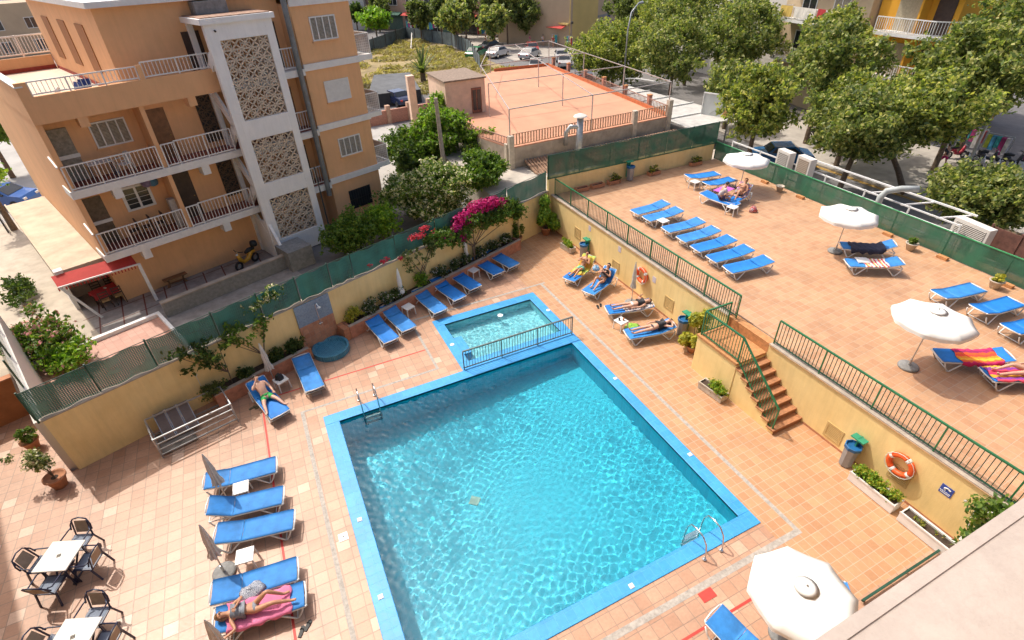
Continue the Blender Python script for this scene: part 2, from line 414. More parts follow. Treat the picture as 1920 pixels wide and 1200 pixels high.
def ring(b, o, i, z0, z1):
    b.box(o[0], o[2], z0, o[1], i[2], z1); b.box(o[0], i[3], z0, o[1], o[3], z1)
    b.box(o[0], i[2], z0, i[0], i[3], z1); b.box(i[1], i[2], z0, o[1], i[3], z1)
ring(b, CO[0], PH[0], -.06, .025)
ring(b, (CO[1][0], CO[1][1], 13.982, CO[1][3]), PH[1], -.06, .025)
tag(b.build('pool_coping', cop_tile, bevel=.012), kind='structure')
wm = bpy.data.materials.new('pool_water'); wm.use_nodes = True
n2 = wm.node_tree; n2.nodes.clear(); oo = n2.nodes.new('ShaderNodeOutputMaterial')
g = n2.nodes.new('ShaderNodeBsdfGlass'); g.inputs['IOR'].default_value = 1.33; g.inputs['Roughness'].default_value = 0; g.inputs['Color'].default_value = (.84, 1, 1, 1)
gl = n2.nodes.new('ShaderNodeBsdfGlossy'); gl.inputs['Roughness'].default_value = .05; gl.inputs['Color'].default_value = (1, 1, 1, 1)
mxg = n2.nodes.new('ShaderNodeMixShader'); mxg.inputs[0].default_value = .007
n2.links.new(g.outputs[0], mxg.inputs[1]); n2.links.new(gl.outputs[0], mxg.inputs[2]); n2.links.new(mxg.outputs[0], oo.inputs[0])
def water(name, x0, x1, y0, y1, z, step, seed, amp0):
    nx = int((x1 - x0) / step); ny = int((y1 - y0) / step)
    rg = np.random.default_rng(seed)
    X, Y = np.meshgrid(np.linspace(x0, x1, nx), np.linspace(y0, y1, ny)); Z = np.zeros_like(X)
    env = .62 + .28 * np.sin(X * .9 + 1) * np.cos(Y * .7) + .22 * np.sin(X * .45 - Y * .6 + 2)
    for k in range(90):
        lam = rg.uniform(.10, .27) if k % 9 else rg.uniform(.45, .9); a = rg.uniform(0, 2*np.pi); ph = rg.uniform(0, 7)
        Z += amp0 * (.22 if k % 9 == 0 else 1.0) * (lam / .3) ** 1.7 * np.sin(2*np.pi/lam * (X*np.cos(a) + Y*np.sin(a) + .05*np.sin(X*1.7+k)) + ph)
    Z = Z * env + z
    me = bpy.data.meshes.new(name)
    V = np.stack([X, Y, Z], -1).reshape(-1, 3)
    i, j = np.meshgrid(np.arange(nx-1), np.arange(ny-1)); q = (j*nx + i).ravel()
    Fc = np.stack([q, q+1, q+nx+1, q+nx], -1)
    me.vertices.add(len(V)); me.vertices.foreach_set('co', V.ravel())
    me.loops.add(Fc.size); me.loops.foreach_set('vertex_index', Fc.ravel().astype(np.int32))
    me.polygons.add(len(Fc)); me.polygons.foreach_set('loop_start', np.arange(0, Fc.size, 4, dtype=np.int32))
    me.polygons.foreach_set('use_smooth', [True]*len(Fc)); me.materials.append(wm); me.update(calc_edges=True)
    o = bpy.data.objects.new(name, me); COL.objects.link(o); tag(o, kind='structure'); o.cycles.is_caustics_caster = True
    return o
water('pool_water', *PH[0], -.07, .021, 3, .00092)
water('small_pool_water', *PH[1], -.06, .021, 8, .0013)

# skimmer lids, depth plates, drain
for i, (x, y, lab) in enumerate([(-.28, 9.6, 'small white skimmer lid in the blue coping halfway down the west side'), (-.30, 7.3, 'white lid in the blue coping near the foot of the west side'),
        (9.0, 11.1, 'white lid on the blue coping of the east side, below the small pool'), (9.0, 7.3, 'white lid on the blue coping of the east side, nearest the stairs'),
        (5.1, 4.86, 'white plate set in the blue coping of the near side'), (4.63, 15.6, 'white disc on the blue coping left of the small pool'), (9.0, 15.9, 'white disc on the coping right of the small pool')]):
    tag(MB().lathe([(0, 0), (.085, 0), (.085, .012), (.07, .018), (0, .018)], 4 if i < 5 else 12).build('skimmer_lid', white_plastic, loc=(x, y, .0255), rotz=R(45)), lab, 'skimmer lid', 'lids along the pool coping')
for i, (x, y, lab) in enumerate([(-.78, 9.3, 'white square cover in the tiles left of the pool, beside the grey strip'), (3.0, 4.42, 'white square floor drain with a dark centre, in front of the pool')]):
    t = thing('floor_drain', lab, 'floor drain', (x, y, .001)); MB().box(-.12, -.12, 0, .12, .12, .012).build('cover', white_plastic, t); MB().lathe([(.02, .012), (.02, .016), (0, .016)], 8).build('opening', black_rubber, t)
tag(MB().lathe([(0, 0), (.2, 0), (.2, .03), (.15, .04), (0, .04)], 4).build('main_drain', mat('drain_sand', (.45, .50, .42), .8, .1, 6), loc=(2.9, 9.4, -1.33)), 'pale drain cover on the floor of the large pool', 'drain cover')
COL.objects[-1].cycles.is_caustics_receiver = True
tag(MB().lathe([(0, 0), (.06, 0), (.09, .1), (.04, .22), (.12, .3), (0, .34)], 10).build('bubbler', mat('foam', (.8, .85, .88), .5, .1, 20, bump=.5), loc=(7.1, 16.55, -.30)), 'white bubbling jet of water in the small pool', 'water jet')
b = MB(); b.box(4.83, 14.9, -.6, 5.15, 16.0, -.02); tag(b.build('pool_step', cop_tile), 'pale blue step inside the small pool by its left edge', 'pool step').cycles.is_caustics_receiver = True

def ladder(name, lab, loc, rot):
    t = thing(name, lab, 'pool ladder', loc, rot)
    for s_ in (-.27, .27):
        MB().tube([(s_, -.42, 0), (s_, -.42, .25), (s_, -.36, .52), (s_, -.22, .68), (s_, 0, .71), (s_, .18, .64), (s_, .27, .45), (s_, .3, .1), (s_, .3, -.74)], .021, 8).build('handrail', steel, t, True)
    for z in (-.2, -.45, -.7): MB().box(-.25, .26, z, .25, .36, z + .03).build('step', steel, t).cycles.is_caustics_receiver = True
    for s_ in (-.27, .27): MB().lathe([(0, 0), (.05, 0), (.05, .02), (0, .025)], 10, (s_, -.42, 0)).build('base_cap', steel, t)
    return t
ladder('pool_ladder', 'steel ladder on the far left side of the pool, its handrails dipping into shaded water', (1.0, 13.98 - .28 + .1, .025), math.pi)
ladder('pool_ladder', 'steel ladder with curved handrails at the near right corner of the pool', (7.35, 5.02, .025), 0)

def railing(t, x0, x1, h, m_top, m_bar, bays, gap=.11, post=.04, zf=lambda s: 0.0, lift=.08, y=0.0):
    """a straight railing along local x; zf gives the height of its foot"""
    L = x1 - x0
    P = lambda s_, z: (x0 + s_, y, zf(s_) + z)
    MB().bar(P(0, h), P(L, h), .05, .045).build('top_rail', m_top, t)
    MB().bar(P(0, lift), P(L, lift), .04, .03).build('bottom_rail', m_bar, t)
    for i in range(bays + 1):
        s_ = L * i / bays
        MB().bar(P(s_, 0), P(s_, h - .02), post).build('post', m_top, t)
    for i in range(bays):
        a, b_ = L * i / bays + gap, L * (i + 1) / bays - gap * .4
        b = MB(); s_ = a
        b.bar(P(a - gap + .02, lift + .02), P(b_, lift + .02), .012, .012)
        while s_ < b_: b.bar(P(s_, lift), P(s_, h - .02), .016); s_ += gap
        b.build('baluster_panel', m_bar, t)
rail_grey = mat('rail_grey_green', (.17, .20, .18), .45, .2, 6, metal=.4)
t = thing('pool_railing', 'low grey metal railing on the blue coping between the small pool and the large pool', 'railing', (4.5, 14.02, .025))
railing(t, 0, 4.5, .82, rail_grey, rail_grey, 3, .11, .035)

# ------------------------------------------------------------ boundary wall, mesh fence, planting beds
t = thing('boundary_wall', 'long plain yellow wall with a grey stone cap running behind the left loungers', 'wall', (*wv(0, W0), 0), WA)
MB().box(-1.67, 0, 0, 5.78, .2, 2.05).box(5.78, 0.004, 0, 7.25, .2, 2.052).box(7.25, 0, 0, 20.15, .2, 2.05).build('wall', yellow_wall, t)
MB().box(-1.69, -.02, 2.052, 20.15, .22, 2.09).build('cap', render_wall, t)
MB().tube([(2.15, -.012, 0.0), (2.15, -.012, 1.25)], .008, 6).tube([(2.15, -.03, 1.25), (2.15, 0, 1.27)], .05, 8).build('cable_outlet', white_plastic, t)
green_mesh = meshmat('green_mesh', (.04, .16, .11), (.055, .055, .012), .66)
green_mesh2 = meshmat('green_screen', (.035, .17, .125), (.06, .12, .016), .86)
green_solid = meshmat('green_windbreak', (.022, .115, .065), (.5, .5, .01), .99)
us = [-1.78, -.2, 1.36, 3.3, 4.8, 6.2, 7.5, 8.45, 10.5, 12.6, 14.8, 17.0, 19.9]
t = thing('mesh_fence', 'green wire mesh fence on top of the long yellow wall, denser towards the bougainvillea', 'fence', (*wv(0, W0 + .1), 2.05), WA)
for i in range(len(us) - 1):
    a, b_ = us[i] + .03, us[i+1] - .03; n = 10
    mb = MB(); rr = random.Random(i)
    for k in range(n):
        u0, u1 = a + (b_-a)*k/n, a + (b_-a)*(k+1)/n
        y0, y1 = .05*math.sin(k*1.1+i), .05*math.sin((k+1)*1.1+i)
        zt0, zt1 = 1.0 + .03*math.sin(k+i), 1.0 + .03*math.sin(k+1+i)
        mb.add([(u0, y0, .05), (u1, y1, .05), (u1, y1*.3, zt1), (u0, y0*.3, zt0)], [(0,1,2,3)])
    mb.build('mesh_panel', green_mesh if i < 3 else green_mesh2, t)
for u in us: MB().tube([(u, .05, .04), (u, .05, 1.06)], .028, 8).build('post', green_dark, t)
MB().tube([(us[0], .02, 1.02), (us[-1], .02, 1.02)], .012, 6).build('top_wire', green_dark, t)
# the fence turning the corner
t = thing('side_wall', 'pale grey rendered wall with mesh along its top running off at the left edge', 'wall', (*wv(-1.72, W0 + .2), 0), WA)
MB().box(-.16, .05, -1.0, .06, 9, 1.95).build('wall', far_white, t)
MB().add([(-.05, .05, 1.95), (-.05, 9, 1.95), (-.05, 9, 2.9), (-.05, .05, 2.95)], [(0,1,2,3)]).build('mesh_panel', meshmat('grey_mesh', (.16, .20, .17), (.08, .08, .012), .35), t)
for y in (.05, 2.2, 4.4, 6.6): MB().tube([(-.05, y, 1.9), (-.05, y, 3.0)], .028, 8).build('post', green_dark, t)

t = thing('yard_wall', 'low rust-brown wall at the back of the shaded side yard', 'wall', (*wv(-9, 20.9), 0), WA)
MB().box(-10, 0, -1, 7.0, .2, 1.5).build('wall', mat('rust_wall', (.42, .17, .06), .85, .15, 1.5, bump=.2), t)
MB().box(-10, -.03, 1.502, 7.0, .23, 1.55).build('cap', terracotta, t)

def bed(u0, u1, lab):
    t = thing('planting_bed', lab, 'planter', (*wv(u0, W0), 0), WA)
    L = u1 - u0; h = .55
    MB().box(0, -.56, 0, L, -.47, h).box(0, -.47, 0, .09, -.003, h).box(L - .09, -.47, 0, L, -.003, h).build('kerb_wall', mat('bed_brick', (.50, .22, .13), .75, .2, 5, bump=.3), t)
    MB().box(-.01, -.585, h + .002, L + .01, -.455, h + .04).build('coping', render_wall, t)
    MB().box(.09, -.47, 0, L - .09, -.003, h - .07).build('earth', soil, t)
bed(2.3, 5.7, 'narrow raised planting bed with a stone edge left of the shower')
bed(7.45, 17.2, 'long raised planting bed along the yellow wall right of the shower')

# planting on the beds
lf_dark = leafmat('leaf_dark', [(0.027, 0.0607, 0.0162), (0.0607, 0.108, 0.027), (0.135, 0.176, 0.0405), (0.0405, 0.081, 0.0203)])
lf_mid = leafmat('leaf_mid', [(0.0473, 0.108, 0.0162), (0.108, 0.203, 0.027), (0.216, 0.297, 0.0473), (0.0675, 0.135, 0.027)])
lf_bright = leafmat('leaf_bright', [(0.081, 0.189, 0.0162), (0.189, 0.351, 0.0338), (0.351, 0.486, 0.054), (0.108, 0.243, 0.027)])
lf_yellow = leafmat('leaf_yellow', [(0.216, 0.23, 0.027), (0.459, 0.432, 0.054), (0.648, 0.567, 0.081), (0.189, 0.27, 0.0405)])
lf_olive = leafmat('leaf_olive', [(0.0473, 0.0743, 0.0243), (0.121, 0.162, 0.0473), (0.27, 0.297, 0.0945), (0.081, 0.115, 0.0378)])
lf_street = leafmat('leaf_street', [(0.0596, 0.0989, 0.0332), (0.171, 0.233, 0.0627), (0.375, 0.412, 0.12), (0.511, 0.465, 0.165), (0.102, 0.153, 0.0461)])
lf_street2 = leafmat('leaf_street_yellow', [(0.0848, 0.133, 0.0332), (0.238, 0.304, 0.0646), (0.459, 0.484, 0.11), (0.579, 0.519, 0.147), (0.136, 0.198, 0.0461)])
fl_white = leafmat('petal_white', [(.55, .50, .45), (.7, .66, .6)], trans=.2)
fl_cream = leafmat('petal_cream', [(.72, .66, .40), (.80, .74, .50), (.60, .58, .30)], trans=.25)
fl_magenta = leafmat('petal_magenta', [(.50, .01, .14), (.62, .02, .22), (.38, .01, .10)], trans=.3)
fl_red = leafmat('petal_red', [(.62, .04, .05), (.65, .08, .12), (.5, .02, .08)], trans=.3)
fl_pink = leafmat('petal_pink', [(.60, .22, .22), (.62, .34, .28), (.45, .14, .18)], trans=.25)

def shrub(name, lab, cat, x, y, z, rx, ry, rz, n, size, m, seed, mats=None, frac=0, stem=True, group=None, nb=7, rot=0):
    t = thing(name, lab, cat, (x, y, z), rot, group)
    rg = random.Random(seed); bl = []
    for i in range(nb):
        a = rg.uniform(0, 6.28); q = math.sqrt(rg.random()) * .6
        bl.append((rx*q*math.cos(a), ry*q*math.sin(a), rz*rg.uniform(.55, 1.35), rx*rg.uniform(.35,.6), ry*rg.uniform(.35,.6), rz*rg.uniform(.35,.6)))
    leaves('foliage', bl, n, size, m, seed, t, mats=mats, frac=frac, inner=.2, twig=size*2.2)
    if stem:
        b = MB()
        for i in range(5):
            c = bl[i % nb]; b.tube([(rg.uniform(-.04,.04), rg.uniform(-.04,.04), 0), (c[0]*.4, c[1]*.4, c[2]*.5), (c[0], c[1], c[2])], [.02, .014, .006], 5)
        b.build('stems', bark, t)
    return t
# white-flowered daisies and low shrubs, one clump after another
fls = [(7.9, 'yellow-green rounded shrub at the left end of the long bed beside the shower', lf_yellow, None, 0, .36, .34),
       (8.65, 'white-flowered shrub just right of the yellow-green one', lf_dark, fl_white, .16, .42, .36), (9.35, 'white-flowered shrub behind the first side table', lf_dark, fl_white, .16, .42, .36),
       (10.05, 'dark low shrub left of the closed umbrella in the bed', lf_dark, fl_white, .05, .36, .30),
       (11.35, 'dense bright green clipped bush under the red bougainvillea', lf_bright, None, 0, .42, .40),
       (12.3, 'white-flowered shrub right of the clipped green bush', lf_dark, fl_white, .17, .42, .3), (13.1, 'white-flowered shrub between the two closed umbrellas', lf_dark, fl_white, .17, .42, .3),
       (13.9, 'white-flowered shrub left of the farther closed umbrella', lf_dark, fl_white, .14, .42, .28), (14.8, 'white-flowered shrub right of the farther closed umbrella', lf_dark, fl_white, .14, .42, .28),
       (15.6, 'white-flowered shrub next to the right end of the long bed', lf_dark, fl_white, .14, .42, .28), (16.5, 'white-flowered shrub at the right end of the long bed', lf_dark, fl_white, .16, .45, .3)]
for i, (u, lab, m, fm, fr, r_, h_) in enumerate(fls):
    shrub('bed_shrub', lab, 'shrub', *wv(u, W0 - .26), .48, r_, .27, h_, 1100, .05, m, 40 + i, [fm] if fm else None, fr, group='shrubs in the long bed', rot=WA)
for i, (u, lab, s_) in enumerate([(2.35, 'round dull-green bush at the left end of the short bed', .46), (3.5, 'dark leafy shrub at the foot of the small tree by the wall', .3), (4.6, 'dark leafy shrub under the closed umbrella', .36), (5.35, 'dark leafy shrub at the right end of the short bed', .34)]):
    shrub('bed_shrub', lab, 'shrub', *wv(u, W0 - .28 - (.1 if i == 0 else 0)), .38 if i == 0 else .46, s_, s_*.7, s_*.75, 1500, .05, [lf_olive, lf_dark, lf_dark, lf_dark][i], 60 + i, group='shrubs in the short bed', rot=WA)

def limb_tree(name, lab, cat, base, pts_list, r0, blobs, n, size, m, seed, mats=None, frac=0, inner=.4, trunk_m=None, group=None, rot=0, extra=None):
    t = thing(name, lab, cat, base, rot, group)
    b = MB()
    for pts in pts_list:
        k = len(pts); b.tube(pts, [r0 * (1 - .75 * i / (k - 1)) for i in range(k)], 7)
    b.build('trunk', trunk_m or bark, t)
    leaves('crown', blobs, n, size, m, seed, t, mats=mats, frac=frac, inner=inner, twig=size*2)
    if extra: leaves('blossom', extra[0], extra[1], extra[2], extra[3], seed + 1, t, inner=.2)
    return t
# two thin small trees left of the shower
for i, (u, lab, sx, hh) in enumerate([(3.0, 'thin young tree with sparse leaves spreading over the fence at the far left', -1, 1.5), (4.25, 'thin young tree with sparse leaves just left of the closed umbrella', -.4, 1.7)]):
    bl = [(sx*.5 + rng.uniform(-.7,.7), rng.uniform(-.2,.25), hh + rng.uniform(-.35,.45), .26, .24, .17) for _ in range(11)]
    limb_tree('young_tree', lab, 'tree', (*wv(u, W0 - .25), .45), [[(0,0,0), (.03,0,.5), (p[0]*.6, p[1]*.5, p[2]*.7), (p[0], p[1], p[2])] for p in bl[:6]], .022, bl, 650, .085, lf_mid if i else lf_dark, 90 + i, inner=.2, rot=WA, group='thin young trees by the wall')
# yellow flowering creeper between them on the fence
shrub('creeper', 'pale yellow-flowered creeper hanging over the mesh fence above the small trees', 'climbing plant', *wv(4.9, W0 + .1), 2.55, .8, .22, .28, 900, .06, lf_mid, 77, [fl_cream], .4, stem=False, rot=WA)

# bougainvillea
bl = [(rng.uniform(-.75,.7), rng.uniform(-.15,.1), 1.45 + rng.uniform(-.45,.5), .28, .2, .2) for _ in range(9)]
limb_tree('bougainvillea', 'thin red bougainvillea climbing the green fence above the clipped bush', 'climbing plant', (*wv(11.4, W0 - .22), .48),
          [[(rng.uniform(-.1,.1),0,0), (rng.uniform(-.15,.2),0,.6), (p[0]*.7,p[1],p[2]*.8), (p[0],p[1],p[2])] for p in bl], .02, bl, 1100, .055, lf_olive, 101, inner=.15, rot=WA,
          extra=([(-1.6, .1, 1.9, .25, .1, .12), (-.9, .05, 1.7, .15, .1, .1), (-.1, .05, 2.35, .3, .15, .14), (.2, .05, 2.3, .28, .15, .14), (.5, .1, 2.5, .3, .15, .12), (-2.3, .1, 1.95, .1, .05, .1), (.9, .05, 2.1, .2, .1, .2)], 420, .06, fl_red))
bl = [(x_, rng.uniform(-.25,.1), 1.75 + rng.uniform(-.35,.3), .45, .3, .3) for x_ in np.linspace(-2.2, 2.9, 15)]
limb_tree('bougainvillea', 'large magenta bougainvillea spilling over the top of the fence', 'climbing plant', (*wv(14.4, W0 - .22), .48),
          [[(rng.uniform(-.08,.08),0,0), (rng.uniform(-.15,.15),0,.7), (p[0]*.5,p[1],p[2]*.8), (p[0],p[1],p[2])] for p in bl[::2]], .03, bl, 8500, .07, lf_mid, 103, inner=.2, rot=WA,
          extra=([(-.3, .1, 2.2, .65, .32, .32), (.5, .1, 2.4, .75, .36, .34), (1.3, .1, 2.35, .6, .32, .28), (2.0, .1, 2.15, .35, .28, .22), (-.9, 0, 2.0, .3, .2, .2), (-1.4, -.1, 1.75, .18, .15, .15), (-.7, -.2, 1.5, .2, .15, .2), (-.2, .3, 1.9, .15, .2, .2), (1.9, -.1, 1.9, .1, .1, .15), (-1.9, -.1, 1.9, .25, .15, .12)], 3400, .075, fl_magenta))

# shower panel, basin
mosaic_blue = tilemat('mosaic_blue', (.14, .24, .36), (.24, .36, .48), (.32, .38, .42), .05, .05, .35, ms=.005, stain=.2, plane='XZ')
terr_tile_v = tilemat('wall_tiles_terracotta', (.40, .17, .09), (.55, .28, .16), (.36, .25, .18), .2, .2, .5, ms=.006, stain=.2, plane='XZ')
t = thing('outdoor_shower', 'tiled outdoor shower with blue upper panel and round blue basin against the yellow wall', 'shower', (*wv(6.5, W0), 0), WA)
MB().box(-.7, -.05, 1.15, .7, -.003, 2.03).build('blue_panel', mosaic_blue, t)
MB().box(-.7, -.052, .0, .7, -.003, 1.148).build('terracotta_panel', terr_tile_v, t)
MB().tube([(.1, -.07, .9), (.1, -.07, 1.85), (.1, -.2, 1.93), (.1, -.34, 1.86)], .016, 8).build('pipe', steel, t)
MB().lathe([(.02, .05), (.07, 0), (0, 0)], 12, (.1, -.34, 1.82)).build('shower_head', white_plastic, t)
MB().tube([(.02, -.1, 1.0), (.18, -.1, 1.0)], .03, 8).build('tap', steel, t)
b = MB(); b.lathe([(.68, 0), (.68, .22), (.60, .22), (.55, .08), (0, .06)], 28, (0, -.63, 0)); b.build('basin', tilemat('mosaic_teal', (.03, .19, .30), (.06, .28, .40), (.14, .33, .42), .06, .06, .3, ms=.005, stain=.2), t)
MB().box(-.82, -.56, 0, -.70, -.003, .5).build('side_kerb', terracotta, t); MB().box(.70, -.56, 0, .93, -.003, .55).build('side_kerb', terracotta, t)

# ------------------------------------------------------------ terrace
TX, TZ = 12.95, 1.85
t = thing('terrace_wall', 'tall yellow retaining wall under the green railing, holding up the upper terrace', 'wall', (TX, 0, 0))
MB().box(0, 10.35, 0, .25, 22.95, TZ - .02).box(0, 8.55, 0, .25, 10.35, 1.5).box(0, -12, 0, .25, 8.55, TZ - .02).build('wall', yellow_wall, t)
MB().box(-.03, 10.35, TZ - .018, .2, 22.9, TZ + .03).box(-.03, -12, TZ - .018, .2, 8.55, TZ + .03).build('cap', render_wall, t)
MB().box(-.006, 10.35, 0, -.001, 22.9, .08).box(-.006, -12, 0, -.001, 6.7, .08).build('skirting', terracotta, t)
vent_m = mat('vent_recess', (.30, .20, .08), .9, .2, 12)
for i, (y, z, lab) in enumerate([(5.75, .45, 'recessed yellow vent left of the bin by the stairs foot'), (3.85, .68, 'recessed yellow vent under the nearer lifebuoy'), (16.8, .57, ''), (13.2, .68, ''), (20.05, .82, '')]):
    MB().box(-.02, y-.27, z-.27, .0, y+.27, z-.21).box(-.02, y-.27, z+.21, 0, y+.27, z+.27).box(-.02, y-.27, z-.21, 0, y-.21, z+.21).box(-.02, y+.21, z-.21, 0, y+.27, z+.21).build('vent_frame', yellow_trim, t)
    b = MB()
    for k in range(8): b.bar((-.012, y-.2, z-.19+k*.054), (-.012, y+.2, z-.19+k*.054), .008, .022)
    b.bar((-.008, y-.2, z), (-.008, y-.2, z+.01), .01).build('vent_grille', yellow_trim, t)
sheet('terrace_floor', 13.0, 24.1, -14, 22.7, TZ, tile_terr, [(12.9, 13.3, 8.55, 10.35)])
sheet('terrace_base', 13.2, 24.05, -14, 22.65, -1.02, render_wall)
tag(MB().box(13.25, -14, -1.1, 24.0, 22.6, TZ - .03).build('terrace_slab', render_wall), kind='structure')
# stairs in front of the wall
t = thing('stairs', 'orange tiled steps with a yellow side wall leading up to the terrace', 'stairs', (0, 0, 0))
sw = yellow_wall
b = MB(); b.prism([(11.72, 8.6), (TX - .004, 8.6), (TX - .004, 10.35), (11.72, 10.35)], 0, 1.42); b.build('landing_wall', sw, t)
MB().box(11.68, 8.58, 1.422, TX - .004, 10.38, 1.5).build('landing', brick_orange, t)
MB().box(TX + .001, 8.56, 1.502, TX + .3, 10.34, TZ + .003).build('upper_step', brick_orange, t)
for k in range(7):
    z1 = 1.5 - (k + 1) * .1875; y0 = 8.6 - k * .262
    MB().box(11.74, y0 - .262, 0, TX - .004, y0, z1 - .05).build('step_body', sw, t)
    MB().box(11.70, y0 - .275, z1 - .048, TX - .004, y0 - .001, z1).build('step', mat('step_tile', (.42, .19, .085), .7, .2, 9, bump=.2), t)
    MB().box(11.73, y0 - .267, z1 - .1875 + .004, TX - .006, y0 - .2625, z1 - .05).build('riser', mat('riser_brown', (.30, .13, .06), .8, .2, 8), t)
gp = green_paint
t = thing('stair_railing', 'green metal railing climbing the stairs and turning around the landing', 'railing', (0, 0, 0))
def sloped(t, pts, h, gap=.11, m=gp):
    """balustrade along a polyline of foot points"""
    for i in range(len(pts) - 1):
        a, b_ = Vector(pts[i]), Vector(pts[i+1]); L = (b_ - a).length; up = Vector((0, 0, 1))
        MB().bar(a + up*h, b_ + up*h, .05, .05).build('top_rail', m, t)
        MB().bar(a + up*.08, b_ + up*.08, .035, .03).build('bottom_rail', m, t)
        b = MB(); n = max(2, int(L / gap))
        for k in range(1, n): p = a.lerp(b_, k / n); b.bar(p + up*.07, p + up*h, .016)
        b.bar(a + up*.09, b_ + up*.09, .012); b.build('baluster_panel', m, t)
    for p in pts: MB().bar(p, Vector(p) + Vector((0, 0, h)), .04).build('post', m, t)
sloped(t, [(11.78, 6.85, .02), (11.78, 8.65, 1.5), (11.78, 10.28, 1.5), (12.9, 10.28, 1.5)], .95)
for lab, y0, y1, bays in [('long green railing on the far part of the terrace edge, ending at the stairs', 10.1, 22.5, 8), ('long green railing on the near part of the terrace edge, right of the stairs', -8, 8.5, 10)]:
    t = thing('terrace_railing', lab, 'railing', (TX + .1, y1, TZ + .03), R(-90))
    railing(t, 0, y1 - y0, .88, gp, green_dark, bays, .115, .035)
# back wall + windbreak
t = thing('terrace_back_wall', 'low yellow wall at the back of the terrace with a tall green windbreak screen on it', 'wall', (12.8, 22.7, 0), R(.6))
MB().box(0, 0, -1, 11.0, .22, 2.78).build('wall', yellow_wall, t)
for i in range(6):
    a = -.05 + i * 1.86; mb = MB()
    for k in range(6):
        u0, u1 = a + 1.86*k/6, a + 1.86*(k+1)/6
        mb.quad((u0, -.03+.012*math.sin(k*2+i), 2.72), (u1, -.03+.012*math.sin((k+1)*2+i), 2.72), (u1, -.03, 3.92+.02*math.sin(k+1+i)), (u0, -.03, 3.92+.02*math.sin(k+i)))
    mb.build('screen_panel', green_solid, t)
for i in range(7): MB().bar((-.05+i*1.86, .02, 2.7), (-.05+i*1.86, .02, 3.95), .045).build('post', green_dark, t)
MB().bar((-.05, 0, 3.93), (11.1, 0, 3.93), .03, .03).build('top_rail', green_dark, t)
t = thing('terrace_screen', 'long green windbreak screen along the street side of the terrace', 'fence', (23.87, 22.75, TZ), R(-92.2))
for i in range(14):
    a = i * 2.2; mb = MB()
    for k in range(6):
        u0, u1 = a + 2.2*k/6, a + 2.2*(k+1)/6
        mb.quad((u0, .015*math.sin(k*2+i), .03), (u1, .015*math.sin((k+1)*2+i), .03), (u1, 0, .98), (u0, 0, .98))
    mb.build('screen_panel', green_solid, t)
    MB().bar((a, .04, 0), (a, .04, 1.02), .045).build('post', green_dark, t)
MB().bar((0, 0, 1.0), (30.8, 0, 1.0), .04, .035).build('top_rail', mat('green_bright', (.05, .32, .12), .4, .1, 4), t)
for i, lab in enumerate(['farthest', 'second', 'third', 'fourth', 'fifth', 'sixth', 'seventh']):
    d = 4.2 + i * 2.3
    tag(MB().box(-.2, -.09, 0, .2, .09, .12).build('footing_block', brick_orange, loc=(23.60 - .038*d, 22.75 - d, TZ + .001), rotz=R(-92), bevel=.01), f'orange tiled block at the foot of the green screen, {lab} from the back corner', 'footing block', 'tiled blocks along the screen')
# ------------------------------------------------------------ loungers
# local frame: head end at x=0, foot end at x=1.9, top of the sling at z .36
LW = .31
def fabric(name, prof, m, parent, w_=.318, th=.012, ny=6, nx_sub=4, seed=0):
    pts = []
    for i in range(len(prof) - 1):
        for k in range(nx_sub):
            f_ = k / nx_sub; pts.append((prof[i][0]*(1-f_) + prof[i+1][0]*f_, prof[i][1]*(1-f_) + prof[i+1][1]*f_))
    pts.append(prof[-1]); n = len(pts); b = MB(); rg = random.Random(seed)
    for s_ in (0, -th):
        for x, z in pts:
            for j in range(ny + 1):
                y = -w_ + 2*w_*j/ny; sag = .030 * (1 - (y/w_)**2) - .018
                b.v.append((x, y, z - sag + s_ + rg.uniform(-.0015, .0015)))
    o = n * (ny + 1)
    for i in range(n - 1):
        for j in range(ny):
            a = i*(ny+1) + j
            b.f.append((a, a+ny+1, a+ny+2, a+1)); b.mi.append(0); b.f.append((o+a, o+a+1, o+a+ny+2, o+a+ny+1)); b.mi.append(0)
    for i in range(n - 1):
        for j in (0, ny):
            a = i*(ny+1) + j; b.f.append((a, o+a, o+a+ny+1, a+ny+1)); b.mi.append(0)
    for j in range(ny):
        for i in (0, n - 1):
            a = i*(ny+1) + j; b.f.append((a, a+1, o+a+1, o+a)); b.mi.append(0)
    return b.build(name, m, parent, True)
def head_profile(ang, L=.62):
    """backrest profile from its top end down to the hinge at x=.66"""
    c, s_ = math.cos(R(ang)), math.sin(R(ang))
    return [(.66 - L*c, .36 + L*s_), (.66 - L*.86*c, .36 + L*.90*s_), (.66 - L*.4*c, .36 + L*.4*s_), (.66, .36)]
